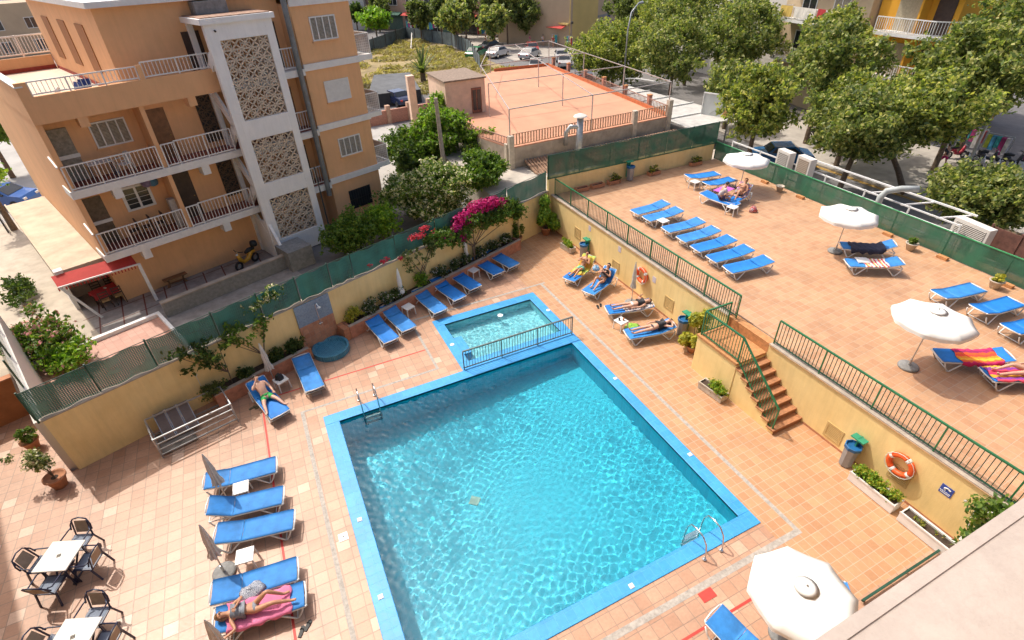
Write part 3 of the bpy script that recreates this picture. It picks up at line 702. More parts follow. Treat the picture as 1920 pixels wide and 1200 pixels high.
def make_lounger(ang, lab, fab, loc=(0,0,0), rz=0.0, group='sun loungers by the pool'):
    t = thing('sun_lounger', lab, 'sun lounger', loc, rz, group)
    hp = head_profile(ang)
    fabric('backrest', hp, fab, t, seed=1)
    fabric('seat', [(.67, .36), (1.0, .355), (1.5, .355), (1.80, .36), (1.9, .352)], fab, t, seed=2)
    for s_ in (-1, 1):
        MB().tube([(.60, s_*LW, .335), (1.0, s_*LW, .33), (1.6, s_*LW, .33), (1.90, s_*LW, .33), (1.95, s_*LW*.9, .335)], .022, 8).build('side_rail', white_plastic, t, True)
        MB().tube([(hp[3][0], s_*LW, .345), (hp[2][0], s_*LW, hp[2][1]-.015), (hp[0][0]+.02, s_*LW, hp[0][1]-.015), (hp[0][0]-.03, s_*LW*.85, hp[0][1]-.01)], .022, 8).build('back_rail', white_plastic, t, True)
        for pts in ([(.08, s_*LW, .33), (.16, s_*(LW+.01), .16), (.27, s_*(LW+.015), .022), (.33, s_*(LW+.015), .022), (.46, s_*(LW+.01), .17), (.62, s_*LW, .33)],
                    [(1.86, s_*LW, .33), (1.79, s_*(LW+.01), .16), (1.70, s_*(LW+.015), .022), (1.64, s_*(LW+.015), .022), (1.50, s_*(LW+.01), .17), (1.34, s_*LW, .33)]):
            MB().tube(pts, .021, 8).build('leg', white_plastic, t, True)
    MB().tube([(hp[0][0]-.03, -LW*.85, hp[0][1]-.01), (hp[0][0]-.05, 0, hp[0][1]-.005), (hp[0][0]-.03, LW*.85, hp[0][1]-.01)], .02, 8).build('head_bar', white_plastic, t, True)
    MB().tube([(1.93, -LW*.9, .345), (1.945, 0, .34), (1.93, LW*.9, .345)], .02, 8).build('foot_bar', white_plastic, t, True)
    MB().tube([(.3, -LW, .03), (.3, LW, .03)], .014, 6).build('cross_bar', white_plastic, t); MB().tube([(1.67, -LW, .03), (1.67, LW, .03)], .014, 6).build('cross_bar', white_plastic, t)
    if ang > 12:
        MB().bar((hp[2][0], -.2, hp[2][1]-.03), (.12, -.2, .30), .03, .02).build('back_support', white_plastic, t); MB().bar((hp[2][0], .2, hp[2][1]-.03), (.12, .2, .30), .03, .02).build('back_support', white_plastic, t)
        MB().tube([(.08, -LW, .33), (.08, LW, .33)], .018, 6).build('cross_bar', white_plastic, t)
        for s_ in (-1, 1): MB().tube([(.08, s_*LW, .33), (.62, s_*LW, .34)], .018, 6).build('side_rail', white_plastic, t)
    return t
protos = {}
def lounger(ang, hx, hy, fx, fy, lab, z=0.0, fab=None, group='sun loungers by the pool'):
    fab = (int(hx*7 + hy*13) % 3 == 0) * 1 if fab is None else fab
    a = math.atan2(fy - hy, fx - hx); cx, cy = (hx+fx)/2, (hy+fy)/2
    x, y = cx - .95*math.cos(a), cy - .95*math.sin(a); k = (ang, fab)
    if k not in protos:
        protos[k] = make_lounger(ang, lab, [blue_fabric, blue_fabric2][fab], (x, y, z), a, group); return protos[k]
    return dup(protos[k], (x, y, z), a, lab, group)
G1 = 'sun loungers left of the pool'
lounger(9, -3.95, 12.50, -2.06, 12.30, 'blue sun lounger farthest back in the left-hand column, a closed umbrella at its head', fab=1, group=G1)
lounger(26, -3.86, 11.42, -2.02, 11.10, 'blue sun lounger with raised head, just below the first white table of the left-hand column', fab=1, group=G1)
lounger(12, -3.62, 10.52, -1.92, 10.18, 'blue sun lounger in the middle of the left-hand column, above the second white table', fab=1, group=G1)
lounger(9, -3.80, 8.92, -1.97, 8.72, 'blue sun lounger below the second white table with patterned clothes dropped on it', fab=1, group=G1)
L5 = lounger(14, -3.72, 8.16, -1.92, 8.00, 'blue sun lounger under the woman on the pink towel', fab=1, group=G1)
G2 = 'sun loungers along the planting bed'
LM = lounger(42, -2.28, 16.15, -1.72, 14.45, 'blue sun lounger with raised back under the man in green shorts', group=G2)
lounger(16, -.68, 17.0, -.50, 15.15, 'empty blue sun lounger right of the man in green shorts', group=G2)
lounger(13, 2.20, 18.36, 2.55, 16.60, 'blue sun lounger nearest the round shower basin', group=G2)
lounger(19, 2.98, 18.72, 3.36, 17.02, 'blue sun lounger left of the first white side table, second from the shower', group=G2)
lounger(16, 4.52, 19.30, 4.88, 17.62, 'blue sun lounger just right of the first white side table', group=G2)
lounger(19, 5.48, 19.80, 5.92, 18.12, 'middle blue sun lounger of the three between the two side tables', group=G2)
lounger(13, 6.42, 20.25, 6.83, 18.60, 'blue sun lounger just left of the second white side table', group=G2)
lounger(16, 7.82, 20.90, 8.24, 19.25, 'blue sun lounger just right of the second white side table', group=G2)
lounger(16, 8.70, 21.18, 9.16, 19.50, 'blue sun lounger at the far right end of the row by the bed', group=G2)
G3 = 'sun loungers below the terrace wall'
R1 = lounger(48, 12.45, 17.95, 10.72, 17.15, 'sun lounger with a yellow-green towel by the terrace wall, under the man with crossed hands', group=G3)
R2 = lounger(48, 12.62, 16.55, 10.92, 15.85, 'blue sun lounger with raised back under the woman with the blue cap', group=G3)
R3 = lounger(9, 12.62, 13.85, 10.92, 14.35, 'sun lounger with a patterned towel under the woman lying beyond the little table', group=G3)
R4 = lounger(16, 12.42, 12.25, 10.62, 12.65, 'blue sun lounger by the bin under the woman in the dark bikini', group=G3)
G4 = 'sun loungers in the diagonal row on the terrace'
for i, (a, b_, c, d, lab) in enumerate([(14.84, 18.24, 16.73, 18.29, 'blue terrace lounger farthest away in the diagonal row of seven'), (14.88, 17.40, 16.74, 17.36, 'blue terrace lounger second from the far end of the diagonal row, by the small table'),
        (14.98, 16.1, 16.7, 15.98, 'blue terrace lounger third in the diagonal row, just below the small table'), (14.92, 15.08, 16.7, 15.02, 'blue terrace lounger exactly in the middle of the diagonal row'),
        (14.87, 14.15, 16.62, 14.05, 'blue terrace lounger third from the near end of the diagonal row'), (14.8, 13.2, 16.6, 13.08, 'blue terrace lounger second from the near end of the diagonal row'),
        (14.78, 12.28, 16.55, 12.06, 'blue terrace lounger at the near end of the diagonal row')]):
    lounger(9, c, d, a, b_, lab, TZ, group=G4)
G5 = 'sun loungers near the street side of the terrace'
lounger(9, 19.78, 20.40, 21.62, 20.15, 'farthest blue terrace lounger, by the back corner of the terrace', TZ, group=G5)
lounger(9, 19.95, 19.15, 21.66, 19.15, 'blue terrace lounger left of the far umbrella, nearer than the corner one', TZ, group=G5)
R5 = lounger(48, 21.1, 17.60, 19.4, 17.0, 'terrace lounger with raised back and patterned towel under the far umbrella', TZ, group=G5)
R6 = lounger(9, 19.05, 18.3, 19.4, 16.7, 'terrace lounger on which the person in the white shirt sits', TZ, group=G5)
R7 = lounger(26, 21.5, 10.35, 20.05, 11.55, 'terrace lounger draped with a dark grey towel beside the middle umbrella', TZ, group=G5)
R8 = lounger(14, 20.66, 9.45, 18.95, 10.55, 'terrace lounger with a red and white striped towel near the middle umbrella', TZ, group=G5)
lounger(9, 19.62, 7.5, 21.23, 7.25, 'empty blue terrace lounger, leftmost of the three empty ones near the right edge', TZ, group=G5)
lounger(12, 19.7, 6.36, 21.45, 6.15, 'empty blue terrace lounger between its two empty neighbours at the right', TZ, group=G5)
lounger(9, 19.45, 5.3, 21.2, 5.05, 'empty blue terrace lounger cut off by the right edge of the picture', TZ, group=G5)
R9 = lounger(14, 18.05, 4.55, 16.36, 5.62, 'terrace lounger with an orange, yellow and pink towel next to the near umbrella', TZ, group=G5)
R10 = lounger(14, 18.35, 3.6, 16.8, 4.42, 'terrace lounger with a bright towel and the bather at the right edge', TZ, group=G5)
lounger(9, 6.15, 3.42, 6.55, 1.6, 'blue sun lounger at the bottom edge left of the near umbrella', group='sun loungers nearest the viewer')
lounger(9, 9.05, 2.75, 8.1, 1.15, 'blue sun lounger mostly hidden under the near umbrella and the ledge', group='sun loungers nearest the viewer')

# ------------------------------------------------------------ towels
def stripe_mat(name, cols, scale, axis='x', wav=.4):
    m = bpy.data.materials.new(name); m.use_nodes = True
    nt, b, N, L = nodes(m); b.inputs['Roughness'].default_value = .95
    tc = N('ShaderNodeTexCoord'); wv_ = N('ShaderNodeSeparateXYZ'); nz = N('ShaderNodeTexNoise'); nz.inputs['Scale'].default_value = 12
    L(tc.outputs['Object'], nz.inputs['Vector']); L(tc.outputs['Object'], wv_.inputs[0])
    ma = N('ShaderNodeMath'); ma.operation = 'MULTIPLY_ADD'; L(nz.outputs['Fac'], ma.inputs[0]); ma.inputs[1].default_value = wav * .1; L(wv_.outputs[0 if axis == 'x' else 1], ma.inputs[2])
    mu = N('ShaderNodeMath'); mu.operation = 'MULTIPLY'; mu.inputs[1].default_value = scale; L(ma.outputs[0], mu.inputs[0])
    fr = N('ShaderNodeMath'); fr.operation = 'FRACT'; L(mu.outputs[0], fr.inputs[0])
    r = N('ShaderNodeValToRGB'); r.color_ramp.interpolation = 'CONSTANT'; k = len(cols)
    r.color_ramp.elements[0].color = (*cols[0], 1); r.color_ramp.elements[1].position = 1 - 1/k; r.color_ramp.elements[1].color = (*cols[-1], 1)
    for i in range(1, k-1): e = r.color_ramp.elements.new(i/k); e.color = (*cols[i], 1)
    L(fr.outputs[0], r.inputs['Fac']); L(r.outputs['Color'], b.inputs['Base Color']); MATS[name] = m
    return m
def towel(lab, base, x0, x1, w_, m, ang, wob=.015, over=0.0, seed=0, side=0, z=0.015, nm='towel'):
    """cloth lying on a lounger (base), following its profile from x0 to x1"""
    t_hp = head_profile(ang); prof = t_hp + [(1.0, .355), (1.5, .355), (1.9, .352)]
    def zz(x):
        for i in range(len(prof)-1):
            if prof[i][0] <= x <= prof[i+1][0]: return prof[i][1] + (prof[i+1][1]-prof[i][1])*(x-prof[i][0])/(prof[i+1][0]-prof[i][0])
        return prof[0][1] if x < prof[0][0] else prof[-1][1]
    rg = random.Random(seed); nx, ny = 26, 14; b = MB(); ph = rg.uniform(0, 6)
    for i in range(nx + 1):
        x = x0 + (x1-x0)*i/nx
        for j in range(ny + 1):
            s_ = -1 + 2*j/ny; y = s_*w_ + side + .02*math.sin(i*.9+ph)*abs(s_)**3; drop = 0
            if abs(y) > .33: drop = (abs(y)-.33)*1.6; y = math.copysign(.33 + (abs(y)-.33)*.35, y)
            sag = .018*max(0, 1-(y/.28)**2)
            b.v.append((x + .03*math.sin(j*.8+ph)*(1 if i in (0, nx) else .3), y, zz(x) + z - sag - drop + wob*(math.sin(i*1.3+j*.7+ph)*.5+.5)*.8 + rg.uniform(0, wob*.4)))
    for i in range(nx):
        for j in range(ny):
            a = i*(ny+1)+j; b.f.append((a, a+1, a+ny+2, a+ny+1)); b.mi.append(0)
    o = b.build(nm, m, None, True, loc=base.location, rotz=base.rotation_euler.z)
    so_ = o.modifiers.new('thick', 'SOLIDIFY'); so_.thickness = .008
    return tag(o, lab, 'towel')
pinkm = mat('towel_pink', (.72, .20, .34), .95, .12, 5, bump=.4, bscale=90)
towel('pink towel with curled edges under the woman on the near left lounger', L5, .28, 1.62, .37, pinkm, 14, .03, seed=2)
towel('orange, yellow and pink striped towel over a lounger by the near terrace umbrella', R9, .34, 1.42, .40, stripe_mat('sunset_stripes', [(.70,.06,.03), (.75,.24,.02), (.80,.42,.03), (.72,.12,.03), (.55,.02,.12), (.30,.02,.10), (.70,.10,.02)], 1.6, 'y', 1.2), 14, .03, seed=3)
towel('bright pink, yellow and purple towel at the right edge of the terrace', R10, .3, 1.85, .34, stripe_mat('bright_stripes', [(.62,.03,.12), (.72,.38,.03), (.25,.05,.30), (.65,.06,.10)], 2.4, 'y', 1), 14, .03, seed=4)
towel('red and white striped towel on the lounger near the middle umbrella', R8, .52, 1.35, .34, stripe_mat('red_white_stripes', [(.72,.66,.58), (.60,.04,.06), (.74,.68,.58), (.70,.45,.10), (.60,.05,.12), (.74,.68,.6)], 3.6, 'x', .5), 14, .02, seed=5)
towel('dark grey towel hanging over the raised lounger by the middle umbrella', R7, .42, 1.62, .42, mat('towel_charcoal', (.045, .05, .085), .95, .2, 5, bump=.4, bscale=90), 26, .04, seed=6)
towel('black and white patterned towel under the woman beyond the little table', R3, .1, 1.25, .32, stripe_mat('bw_pattern', [(.70,.66,.62), (.10,.08,.12), (.62,.45,.42), (.7,.68,.66), (.05,.05,.08)], 7, 'x', 3), 9, .015, seed=7)
towel('yellow and green towel under the man with crossed hands', R1, .22, 1.35, .33, stripe_mat('yellow_green', [(.62,.50,.06), (.35,.50,.12), (.70,.58,.10), (.60,.30,.04)], 1.4, 'x', 1.5), 48, .015, seed=8)
towel('patchwork patterned towel on the raised back of the far umbrella lounger', R5, .22, 1.1, .30, stripe_mat('patchwork', [(.45,.10,.40), (.50,.42,.08), (.12,.16,.40), (.55,.18,.12), (.42,.40,.36)], 6, 'x', 3), 48, .015, seed=9)
tag(MB().box(-.95, -.30, 0, 0, .30, .012).build('towel', mat('towel_violet', (.52, .13, .48), .95, .15, 6), loc=(20.55, 18.2, TZ + .45), rotz=R(12)), 'violet towel stretched between the two people under the far umbrella', 'towel')
def heap(name, lab, cat, x, y, z, r, h, m, seed, sq=1.0, n=14):
    rg = random.Random(seed); b = MB(); b.lathe([(r*.95, 0), (r, h*.25), (r*.8, h*.6), (r*.45, h*.9), (0, h)], n)
    b.v = [(p[0]*(1+rg.uniform(-.25,.25))*sq, p[1]*(1+rg.uniform(-.25,.25)), p[2]*(1+rg.uniform(-.2,.3))) for p in b.v]
    return tag(b.build(name, m, smooth=True, loc=(x, y, z), rotz=rg.uniform(0, 3)), lab, cat)
heap('clothes', 'crumpled dark and white patterned clothes dropped on the blue lounger in the left column', 'clothes', -2.95, 8.60, .35, .2, .10, stripe_mat('cloth_bw', [(.6,.6,.6), (.03,.04,.08), (.5,.52,.56), (.04,.06,.12)], 14, 'x', 5), 3, 1.4)
heap('bag', 'dark bag heaped on the white table beside the man in green shorts', 'bag', -1.52, 16.18, .40, .15, .2, black_rubber, 4)
heap('clothes', 'blue and white cloth on the back of the lounger with the woman in the cap', 'clothes', 12.05, 17.02, .55, .16, .2, stripe_mat('cloth_bl', [(.05,.35,.60), (.7,.7,.7), (.03,.25,.5)], 12, 'x', 5), 5)
heap('bag', 'red and white bag on the tiles in the shade of the far umbrella', 'bag', 20.15, 16.2, TZ, .18, .26, stripe_mat('bag_red', [(.55,.10,.06), (.45,.40,.40), (.30,.05,.08)], 8, 'x', 4), 6)
heap('clothes', 'bright green cloth lying between the little table and the near bather', 'clothes', 11.35, 13.35, 0, .2, .08, mat('lime_cloth', (.25, .48, .06), .9, .15, 8), 7, 1.5)

# ------------------------------------------------------------ side tables
def make_side_table(lab, loc, rz, h=.40, s_=.21):
    t = thing('side_table', lab, 'side table', loc, rz, 'small white plastic side tables')
    MB().box(-s_, -s_, h-.03, s_, s_, h).build('table_top', white_plastic, t, bevel=.012)
    for a in (-1, 1):
        for b_ in (-1, 1): MB().bar((a*(s_-.03), b_*(s_-.03), h-.03), (a*(s_-.01), b_*(s_-.01), 0), .035).build('leg', white_plastic, t)
    MB().box(-s_+.02, -s_+.02, h-.06, s_-.02, -s_+.035, h-.031).box(-s_+.02, s_-.035, h-.06, s_-.02, s_-.02, h-.031).build('apron', white_plastic, t)
    return t
st = make_side_table('white plastic side table between the first two loungers of the left-hand column', (-3.02, 11.86, 0), R(-5))
for x, y, z, rz, lab in [(-3.05, 9.62, 0, -8, 'white plastic side table between the third and fourth loungers of the left-hand column'), (3.78, 18.42, 0, 20, 'white side table in the bed-side row nearest the shower'),
    (7.32, 19.92, 0, 22, 'white side table in the bed-side row farther from the shower'), (-1.50, 16.12, 0, 24, 'white side table beside the man in green shorts, a dark bag on it'),
    (10.88, 13.45, 0, 10, 'white side table between the two lying women below the terrace wall'), (15.35, 16.85, TZ, 5, 'white side table in the diagonal row on the terrace'),
    (19.05, 16.45, TZ, 15, 'white side table beside the two people under the far umbrella'), (19.75, 19.75, TZ, 5, 'white side table between the two far corner loungers'), (19.6, 10.35, TZ, -35, 'white side table between the grey towel and the striped towel')]:
    dup(st, (x, y, z), R(rz), lab)
for i, (x, y) in enumerate([(10.82, 13.5), (10.96, 13.42)]): tag(MB().lathe([(0,0),(.035,0),(.04,.10),(.03,.11),(0,.11)], 10).build('cup', [black_rubber, terracotta][i], loc=(x, y, .401)), ['dark cup on the white table between the lying women', 'brown cup on the white table between the lying women'][i], 'cup')

# ------------------------------------------------------------ umbrellas
def umb_base(t):
    MB().lathe([(0,0),(.27,0),(.28,.03),(.27,.065),(.22,.085),(.06,.09),(0,.09)], 24).build('base', concrete_grey, t, True)
    MB().lathe([(.035,.09),(.035,.30),(.025,.31)], 10).build('socket', pole_metal, t)
def open_umbrella(lab, loc, rad=1.02, h=2.05, tilt=(0,0), rz=0.2):
    t = thing('parasol', lab, 'umbrella', loc, rz, 'open white umbrellas'); umb_base(t)
    tx, ty = tilt; top = (tx, ty, h)
    MB().tube([(0,0,.1), (tx*.5, ty*.5, h*.5), top], .019, 8).build('pole', pole_metal, t)
    n = 8; b = MB(); rings = [(0, .0), (.16, -.035), (.5, -.12), (.8, -.21), (1.0, -.29)]; sub = 6
    for r_, dz in rings:
        for k in range(n*sub):
            a = 2*math.pi*k/(n*sub); ph = (k % sub)/sub; chord = math.cos(math.pi/n)/math.cos((ph-.5)*2*math.pi/n)
            q = rad*r_*(chord*.96 + .04); sag = -.035*math.sin(math.pi*ph)*r_
            b.v.append((tx + q*math.cos(a), ty + q*math.sin(a), h + dz*rad + sag - tx*q*math.cos(a)*.08 - ty*q*math.sin(a)*.08))
    m = n*sub
    for i in range(len(rings)-1):
        for k in range(m): b.f.append((i*m+k, i*m+(k+1)%m, (i+1)*m+(k+1)%m, (i+1)*m+k)); b.mi.append(0)
    cp = b.build('canopy', canvas, t, True); s_ = cp.modifiers.new('thick', 'SOLIDIFY'); s_.thickness = .006
    v = MB(); o = (len(rings)-1)*m
    for k in range(m):
        p = b.v[o+k]; v.v.append(p); v.v.append((p[0], p[1], p[2] - .10 - .012*math.sin(k*1.9)))
    for k in range(m): k2 = (k+1) % m; v.f.append((2*k, 2*k2, 2*k2+1, 2*k+1)); v.mi.append(0)
    vl = v.build('valance', canvas, cp, True)
    MB().lathe([(.23*rad, -.052), (.12*rad, -.02), (0, .012)], 16, (tx, ty, h + .018)).build('vent', canvas, cp, True)
    MB().lathe([(.02, 0), (.024, .02), (.01, .04), (0, .06)], 10, (tx, ty, h + .025)).build('finial', pole_metal, t)
    for k in range(n):
        a = 2*math.pi*k/n; MB().bar((tx, ty, h-.03), (tx + rad*.97*math.cos(a), ty + rad*.97*math.sin(a), h - .31*rad), .014, .012).build('rib', pole_metal, t)
    return t
open_umbrella('large open white umbrella nearest the viewer at the bottom right', (7.37, 2.52, .001), 1.05, 1.98, (0, .02))
open_umbrella('open white umbrella farthest away, in the back corner of the terrace', (21.84, 18.68, TZ), 1.12, 1.85, (-.15, -.1))
open_umbrella('open white umbrella in the middle of the terrace beside the grey towel', (20.01, 11.72, TZ), 1.08, 1.95, (-.05, -.05))
open_umbrella('open white umbrella on the terrace nearest the viewer, left of the orange towel', (15.64, 5.86, TZ), 1.05, 2.0, (.12, -.02), .35)
def closed_umbrella(lab, loc, m, h=2.0, lean=(0,0), seed=0, base=True, puff=1.0):
    t = thing('folded_parasol', lab, 'umbrella', loc, seed*1.3, 'closed umbrellas')
    if base: umb_base(t)
    lx, ly = lean
    MB().tube([(0,0,.02 if not base else .1), (lx, ly, h)], .018, 8).build('pole', pole_metal, t)
    rg = random.Random(seed); b = MB(); n = 24
    prof = [(.42, .14), (.46, .125), (.50, .10), (.58, .085), (.70, .09), (.82, .065), (.93, .045), (1.0, .02)]
    for f_, r_ in prof:
        for k in range(n):
            a = 2*math.pi*k/n; q = r_*puff*(1 + .32*math.cos(k*math.pi*2/3 + f_*2) * (1.2 - f_) * 1.3 + rg.uniform(-.05,.05)); zz = h*f_ - (rg.uniform(0,.07) if f_ < .43 else 0)
            b.v.append((lx*f_ + q*math.cos(a), ly*f_ + q*math.sin(a), zz))
    for i in range(len(prof)-1):
        for k in range(n): b.f.append((i*n+k, i*n+(k+1)%n, (i+1)*n+(k+1)%n, (i+1)*n+k)); b.mi.append(0)
    b.f.append(tuple(range(n))[::-1]); b.mi.append(0); b.f.append(tuple((len(prof)-1)*n+k for k in range(n))); b.mi.append(0)
    b.build('folded_canopy', m, t)
    MB().tube([(lx*.62+.09*math.cos(a_), ly*.62+.09*math.sin(a_), h*.62) for a_ in [k*math.pi/8 for k in range(17)]], .008, 5).build('strap', m, t)
    MB().lathe([(.02,0),(.02,.03),(0,.05)], 8, (lx, ly, h)).build('finial', pole_metal, t)
    return t
closed_umbrella('closed beige umbrella at the head of the first lounger of the left-hand column', (-3.45, 11.92, .001), canvas_grey, 1.85, (.05, .06), 1, base=False)
closed_umbrella('closed beige umbrella on a round grey base beside the second white table', (-3.62, 9.66, .001), canvas_grey, 1.9, (-.06, -.04), 2)
closed_umbrella('closed beige umbrella cut off by the bottom edge, below the woman on the pink towel', (-3.5, 7.25, .001), canvas_grey, 1.9, (-.06, .0), 3)
closed_umbrella('closed cream umbrella behind the white table of the man in green shorts', (-1.72, 16.42, .001), canvas_cream, 1.85, (.02, -.05), 4, base=False, puff=.95)
closed_umbrella('closed white umbrella standing behind the first side table of the bed-side row', (3.72, 19.0, .001), canvas, 1.9, (0, 0), 5, base=False, puff=.95)
closed_umbrella('closed white umbrella standing behind the second side table of the bed-side row', (7.30, 20.55, .001), canvas, 1.9, (0, .05), 6, base=False, puff=.85)
closed_umbrella('closed white umbrella on a grey base in front of the far lifebuoy', (12.33, 14.72, .001), canvas_cream, 1.95, (0, 0), 7, puff=.8)

# ------------------------------------------------------------ café tables and chairs
def make_chair(loc, rz, lab):
    t = thing('armchair', lab, 'chair', loc, rz, 'dark framed garden armchairs')
    fr = navy_metal
    # faces +x, back at -x
    for s_ in (-1, 1):
        MB().tube([(.20, s_*.27, 0), (.22, s_*.27, .40), (.22, s_*.27, .62), (.12, s_*.28, .665), (-.18, s_*.27, .66), (-.25, s_*.22, .70)], .017, 8).build('arm_frame', fr, t, True)
        MB().bar((-.20, s_*.24, .42), (-.30, s_*.25, 0), .035).build('leg', fr, t)
        MB().bar((.20, s_*.25, .42), (.26, s_*.27, 0), .035).build('leg', fr, t)
        MB().bar((-.22, s_*.21, .40), (-.33, s_*.19, .86), .032, .024).build('back_post', fr, t)
    MB().box(-.24, -.24, .40, .24, .24, .43).build('seat', sling_tan if False else navy_metal, t, bevel=.01)
    MB().tube([(-.25, -.26, .60), (-.30, -.25, .74), (-.36, -.17, .88), (-.37, 0, .93), (-.36, .17, .88), (-.30, .25, .74), (-.25, .26, .60)], .018, 8).build('back_hoop', fr, t, True)
    b = MB(); b.add([(-.245, -.17, .50), (-.245, .17, .50), (-.335, .14, .84), (-.335, -.14, .84)], [(0,1,2,3)]); o = b.build('back_panel', sling_tan, t); o.modifiers.new('t', 'SOLIDIFY').thickness = .012
    b = MB(); b.add([(-.2, -.2, .434), (.2, -.2, .434), (.2, .2, .434), (-.2, .2, .434)], [(0,1,2,3)]); b.build('seat_pad', mat('slate_blue', (.16, .20, .27), .6, .1, 9), t)
    return t
def make_table(loc, rz, lab):
    t = thing('cafe_table', lab, 'table', loc, rz, 'white square café tables')
    MB().box(-.40, -.40, .70, .40, .40, .735).build('table_top', mat('table_white', (.70, .66, .58), .5, .05, 4), t, bevel=.012)
    b = MB(); b.add([(-.045, -.045, .7365), (.045, -.045, .7365), (.045, .045, .7365), (-.045, .045, .7365)], [(0,1,2,3)]); em = b.build('emblem', black_rubber, t, rotz=.4)
    for y in (-.02, .02): MB().box(-.03, y-.006, .7368, .03, y+.006, .7378).build('emblem_bar', sling_tan, em)
    for a in (-1, 1):
        MB().bar((a*.28, -.28, .70), (a*.20, .30, .015), .035, .03).build('leg', navy_metal, t); MB().bar((a*.28, .28, .70), (a*.20, -.30, .015), .035, .03).build('leg', navy_metal, t)
        MB().bar((a*.20, -.34, .015), (a*.20, .34, .015), .035, .03).build('foot', navy_metal, t)
    return t
TA = R(-23)
T1 = make_table((-7.04, 11.41, 0), TA, 'white square café table with a dark centre mark, the whole of it in view')
T2 = dup(T1, (-6.40, 9.02, 0), TA, 'white square café table cut off by the bottom edge of the picture')
CH = None
for (tx_, ty_), nm in (((-7.04, 11.41), 'the fully visible white table'), ((-6.40, 9.02), 'the white table at the bottom edge')):
    for (dx, dy), ang_, side in (((.39, .92), -113, 'behind'), ((.92, -.39), 157, 'right of'), ((-.92, .39), -23, 'left of'), ((-.39, -.92), 67, 'in front of')):
        if side == 'in front of' and ty_ < 10: continue
        p_ = (tx_ + dx*.55, ty_ + dy*.55, 0); lb = f'dark framed armchair {side} {nm}'
        CH = dup(CH, p_, R(ang_), lb) if CH else make_chair(p_, R(ang_), lb)

# ------------------------------------------------------------ bins, lifebuoys, planters, signs
bin_green = mat('bin_green', (.03, .28, .16), .4, .1, 4); bin_blue = mat('bin_blue', (.012, .12, .30), .45, .15, 5); bin_grey = mat('bin_grey', (.30, .31, .32), .4, .12, 3, metal=.3)
def make_bin(loc, rz, lab):
    t = thing('litter_bin', lab, 'bin', loc, rz, 'litter bins by the walls')   # back towards +x
    MB().lathe([(0,.04),(.17,.04),(.20,.68),(.19,.70),(0,.70)], 8).build('bin_body', bin_grey, t)
    b = MB(); b.lathe([(.195,.68),(.225,.70),(.23,.80),(.20,.81),(.18,.74),(.0,.72)], 8); b.build('rim', bin_blue, t)
    MB().bar((.215, 0, .1), (.215, 0, 1.02), .30, .035, up=(0,1,0)).build('back_plate', bin_green, t)
    MB().box(.02, -.19, .98, .24, .19, 1.02).build('lid', bin_green, t)
    MB().lathe([(0,0),(.12,0),(.12,.04),(0,.04)], 10).build('foot', black_rubber, t)
    return t
B1 = make_bin((12.68, 5.02, 0), 0, 'grey litter bin with blue rim and green back between the near lifebuoy and the stairs')
dup(B1, (12.66, 12.35-.35, 0), 0, 'grey litter bin with blue rim beside the leafy bush at the stair landing')
dup(B1, (12.66, 19.0, 0), 0, 'grey litter bin with green back behind the reclining couple')
dup(B1, (17.62, 22.38, TZ), R(90), 'grey and green litter bin by the back wall of the terrace')
orange_buoy = mat('buoy_orange', (.80, .11, .02), .5, .1, 6)
def lifebuoy(y, z, lab, rs):
    t = thing('lifebuoy', lab, 'lifebuoy', (TX - .10, y, z), 0, 'lifebuoys on the terrace wall')
    for k in range(4):
        a0 = k*math.pi/2 + .28 + rs; pts = [(0, .285*math.cos(a0+i*(math.pi/2-.28)/8), .285*math.sin(a0+i*(math.pi/2-.28)/8)) for i in range(9)]
        MB().tube(pts, .075, 12).build('ring_section', orange_buoy, t, True)
        a1 = a0 - .28; pts = [(0, .285*math.cos(a1+i*.28/3), .285*math.sin(a1+i*.28/3)) for i in range(4)]
        MB().tube(pts, .079, 12).build('white_band', white_plastic, t, True)
    MB().tube([(-.06, .37*math.cos(i*math.pi/8), .37*math.sin(i*math.pi/8)) for i in range(17)], .009, 5).build('rope', canvas_cream, t)
    MB().bar((.0, 0, .30), (.098, 0, .30), .03).build('bracket', steel, t)
lifebuoy(3.92, 1.07, 'orange lifebuoy with white bands on the near yellow wall, right of the bin', .3)
lifebuoy(14.89, 1.13, 'orange lifebuoy on the far part of the yellow wall behind the closed umbrella', .8)
for y, z, lab in [(2.87, 1.18, '')]:
    t = thing('depth_sign', 'small blue and white pictogram sign right of the near lifebuoy', 'sign', (TX, y, z))
    MB().box(-.012, -.14, -.14, -.001, .14, .14).build('plate', mat('sign_blue', (.02, .07, .35), .4, .05, 5), t)
    MB().tube([(-.014, -.08, .06), (-.014, 0, .09), (-.014, .06, .05)], .02, 6).tube([(-.014, .06, .05), (-.014, .02, -.0)], .016, 6).build('swimmer_pictogram', white_paint, t)
    b = MB()
    for k in range(5): b.tube([(-.0135, -.11+k*.05, -.06), (-.0135, -.07+k*.05, -.04)], .008, 5)
    b.bar((-.0135, -.11, -.095), (-.0135, .11, -.095), .006, .02); b.build('waves', white_paint, t)
for y, z, lab in [(19.02, 1.51, 'small pale notice on the yellow wall nearest the back corner'), (16.64, 1.51, 'small pale notice on the yellow wall above the woman with the cap'), (14.22, 1.25, 'small pale notice on the yellow wall right of the far lifebuoy')]:
    tag(MB().box(-.012, -.10, -.13, -.001, .10, .13).build('notice', mat('notice_lilac', (.62, .56, .60), .6, .12, 18), loc=(TX, y, z)), lab, 'notice', 'pale notices on the yellow wall')
plaster_plant = mat('planter_cement', (.52, .45, .36), .85, .15, 4, bump=.3)
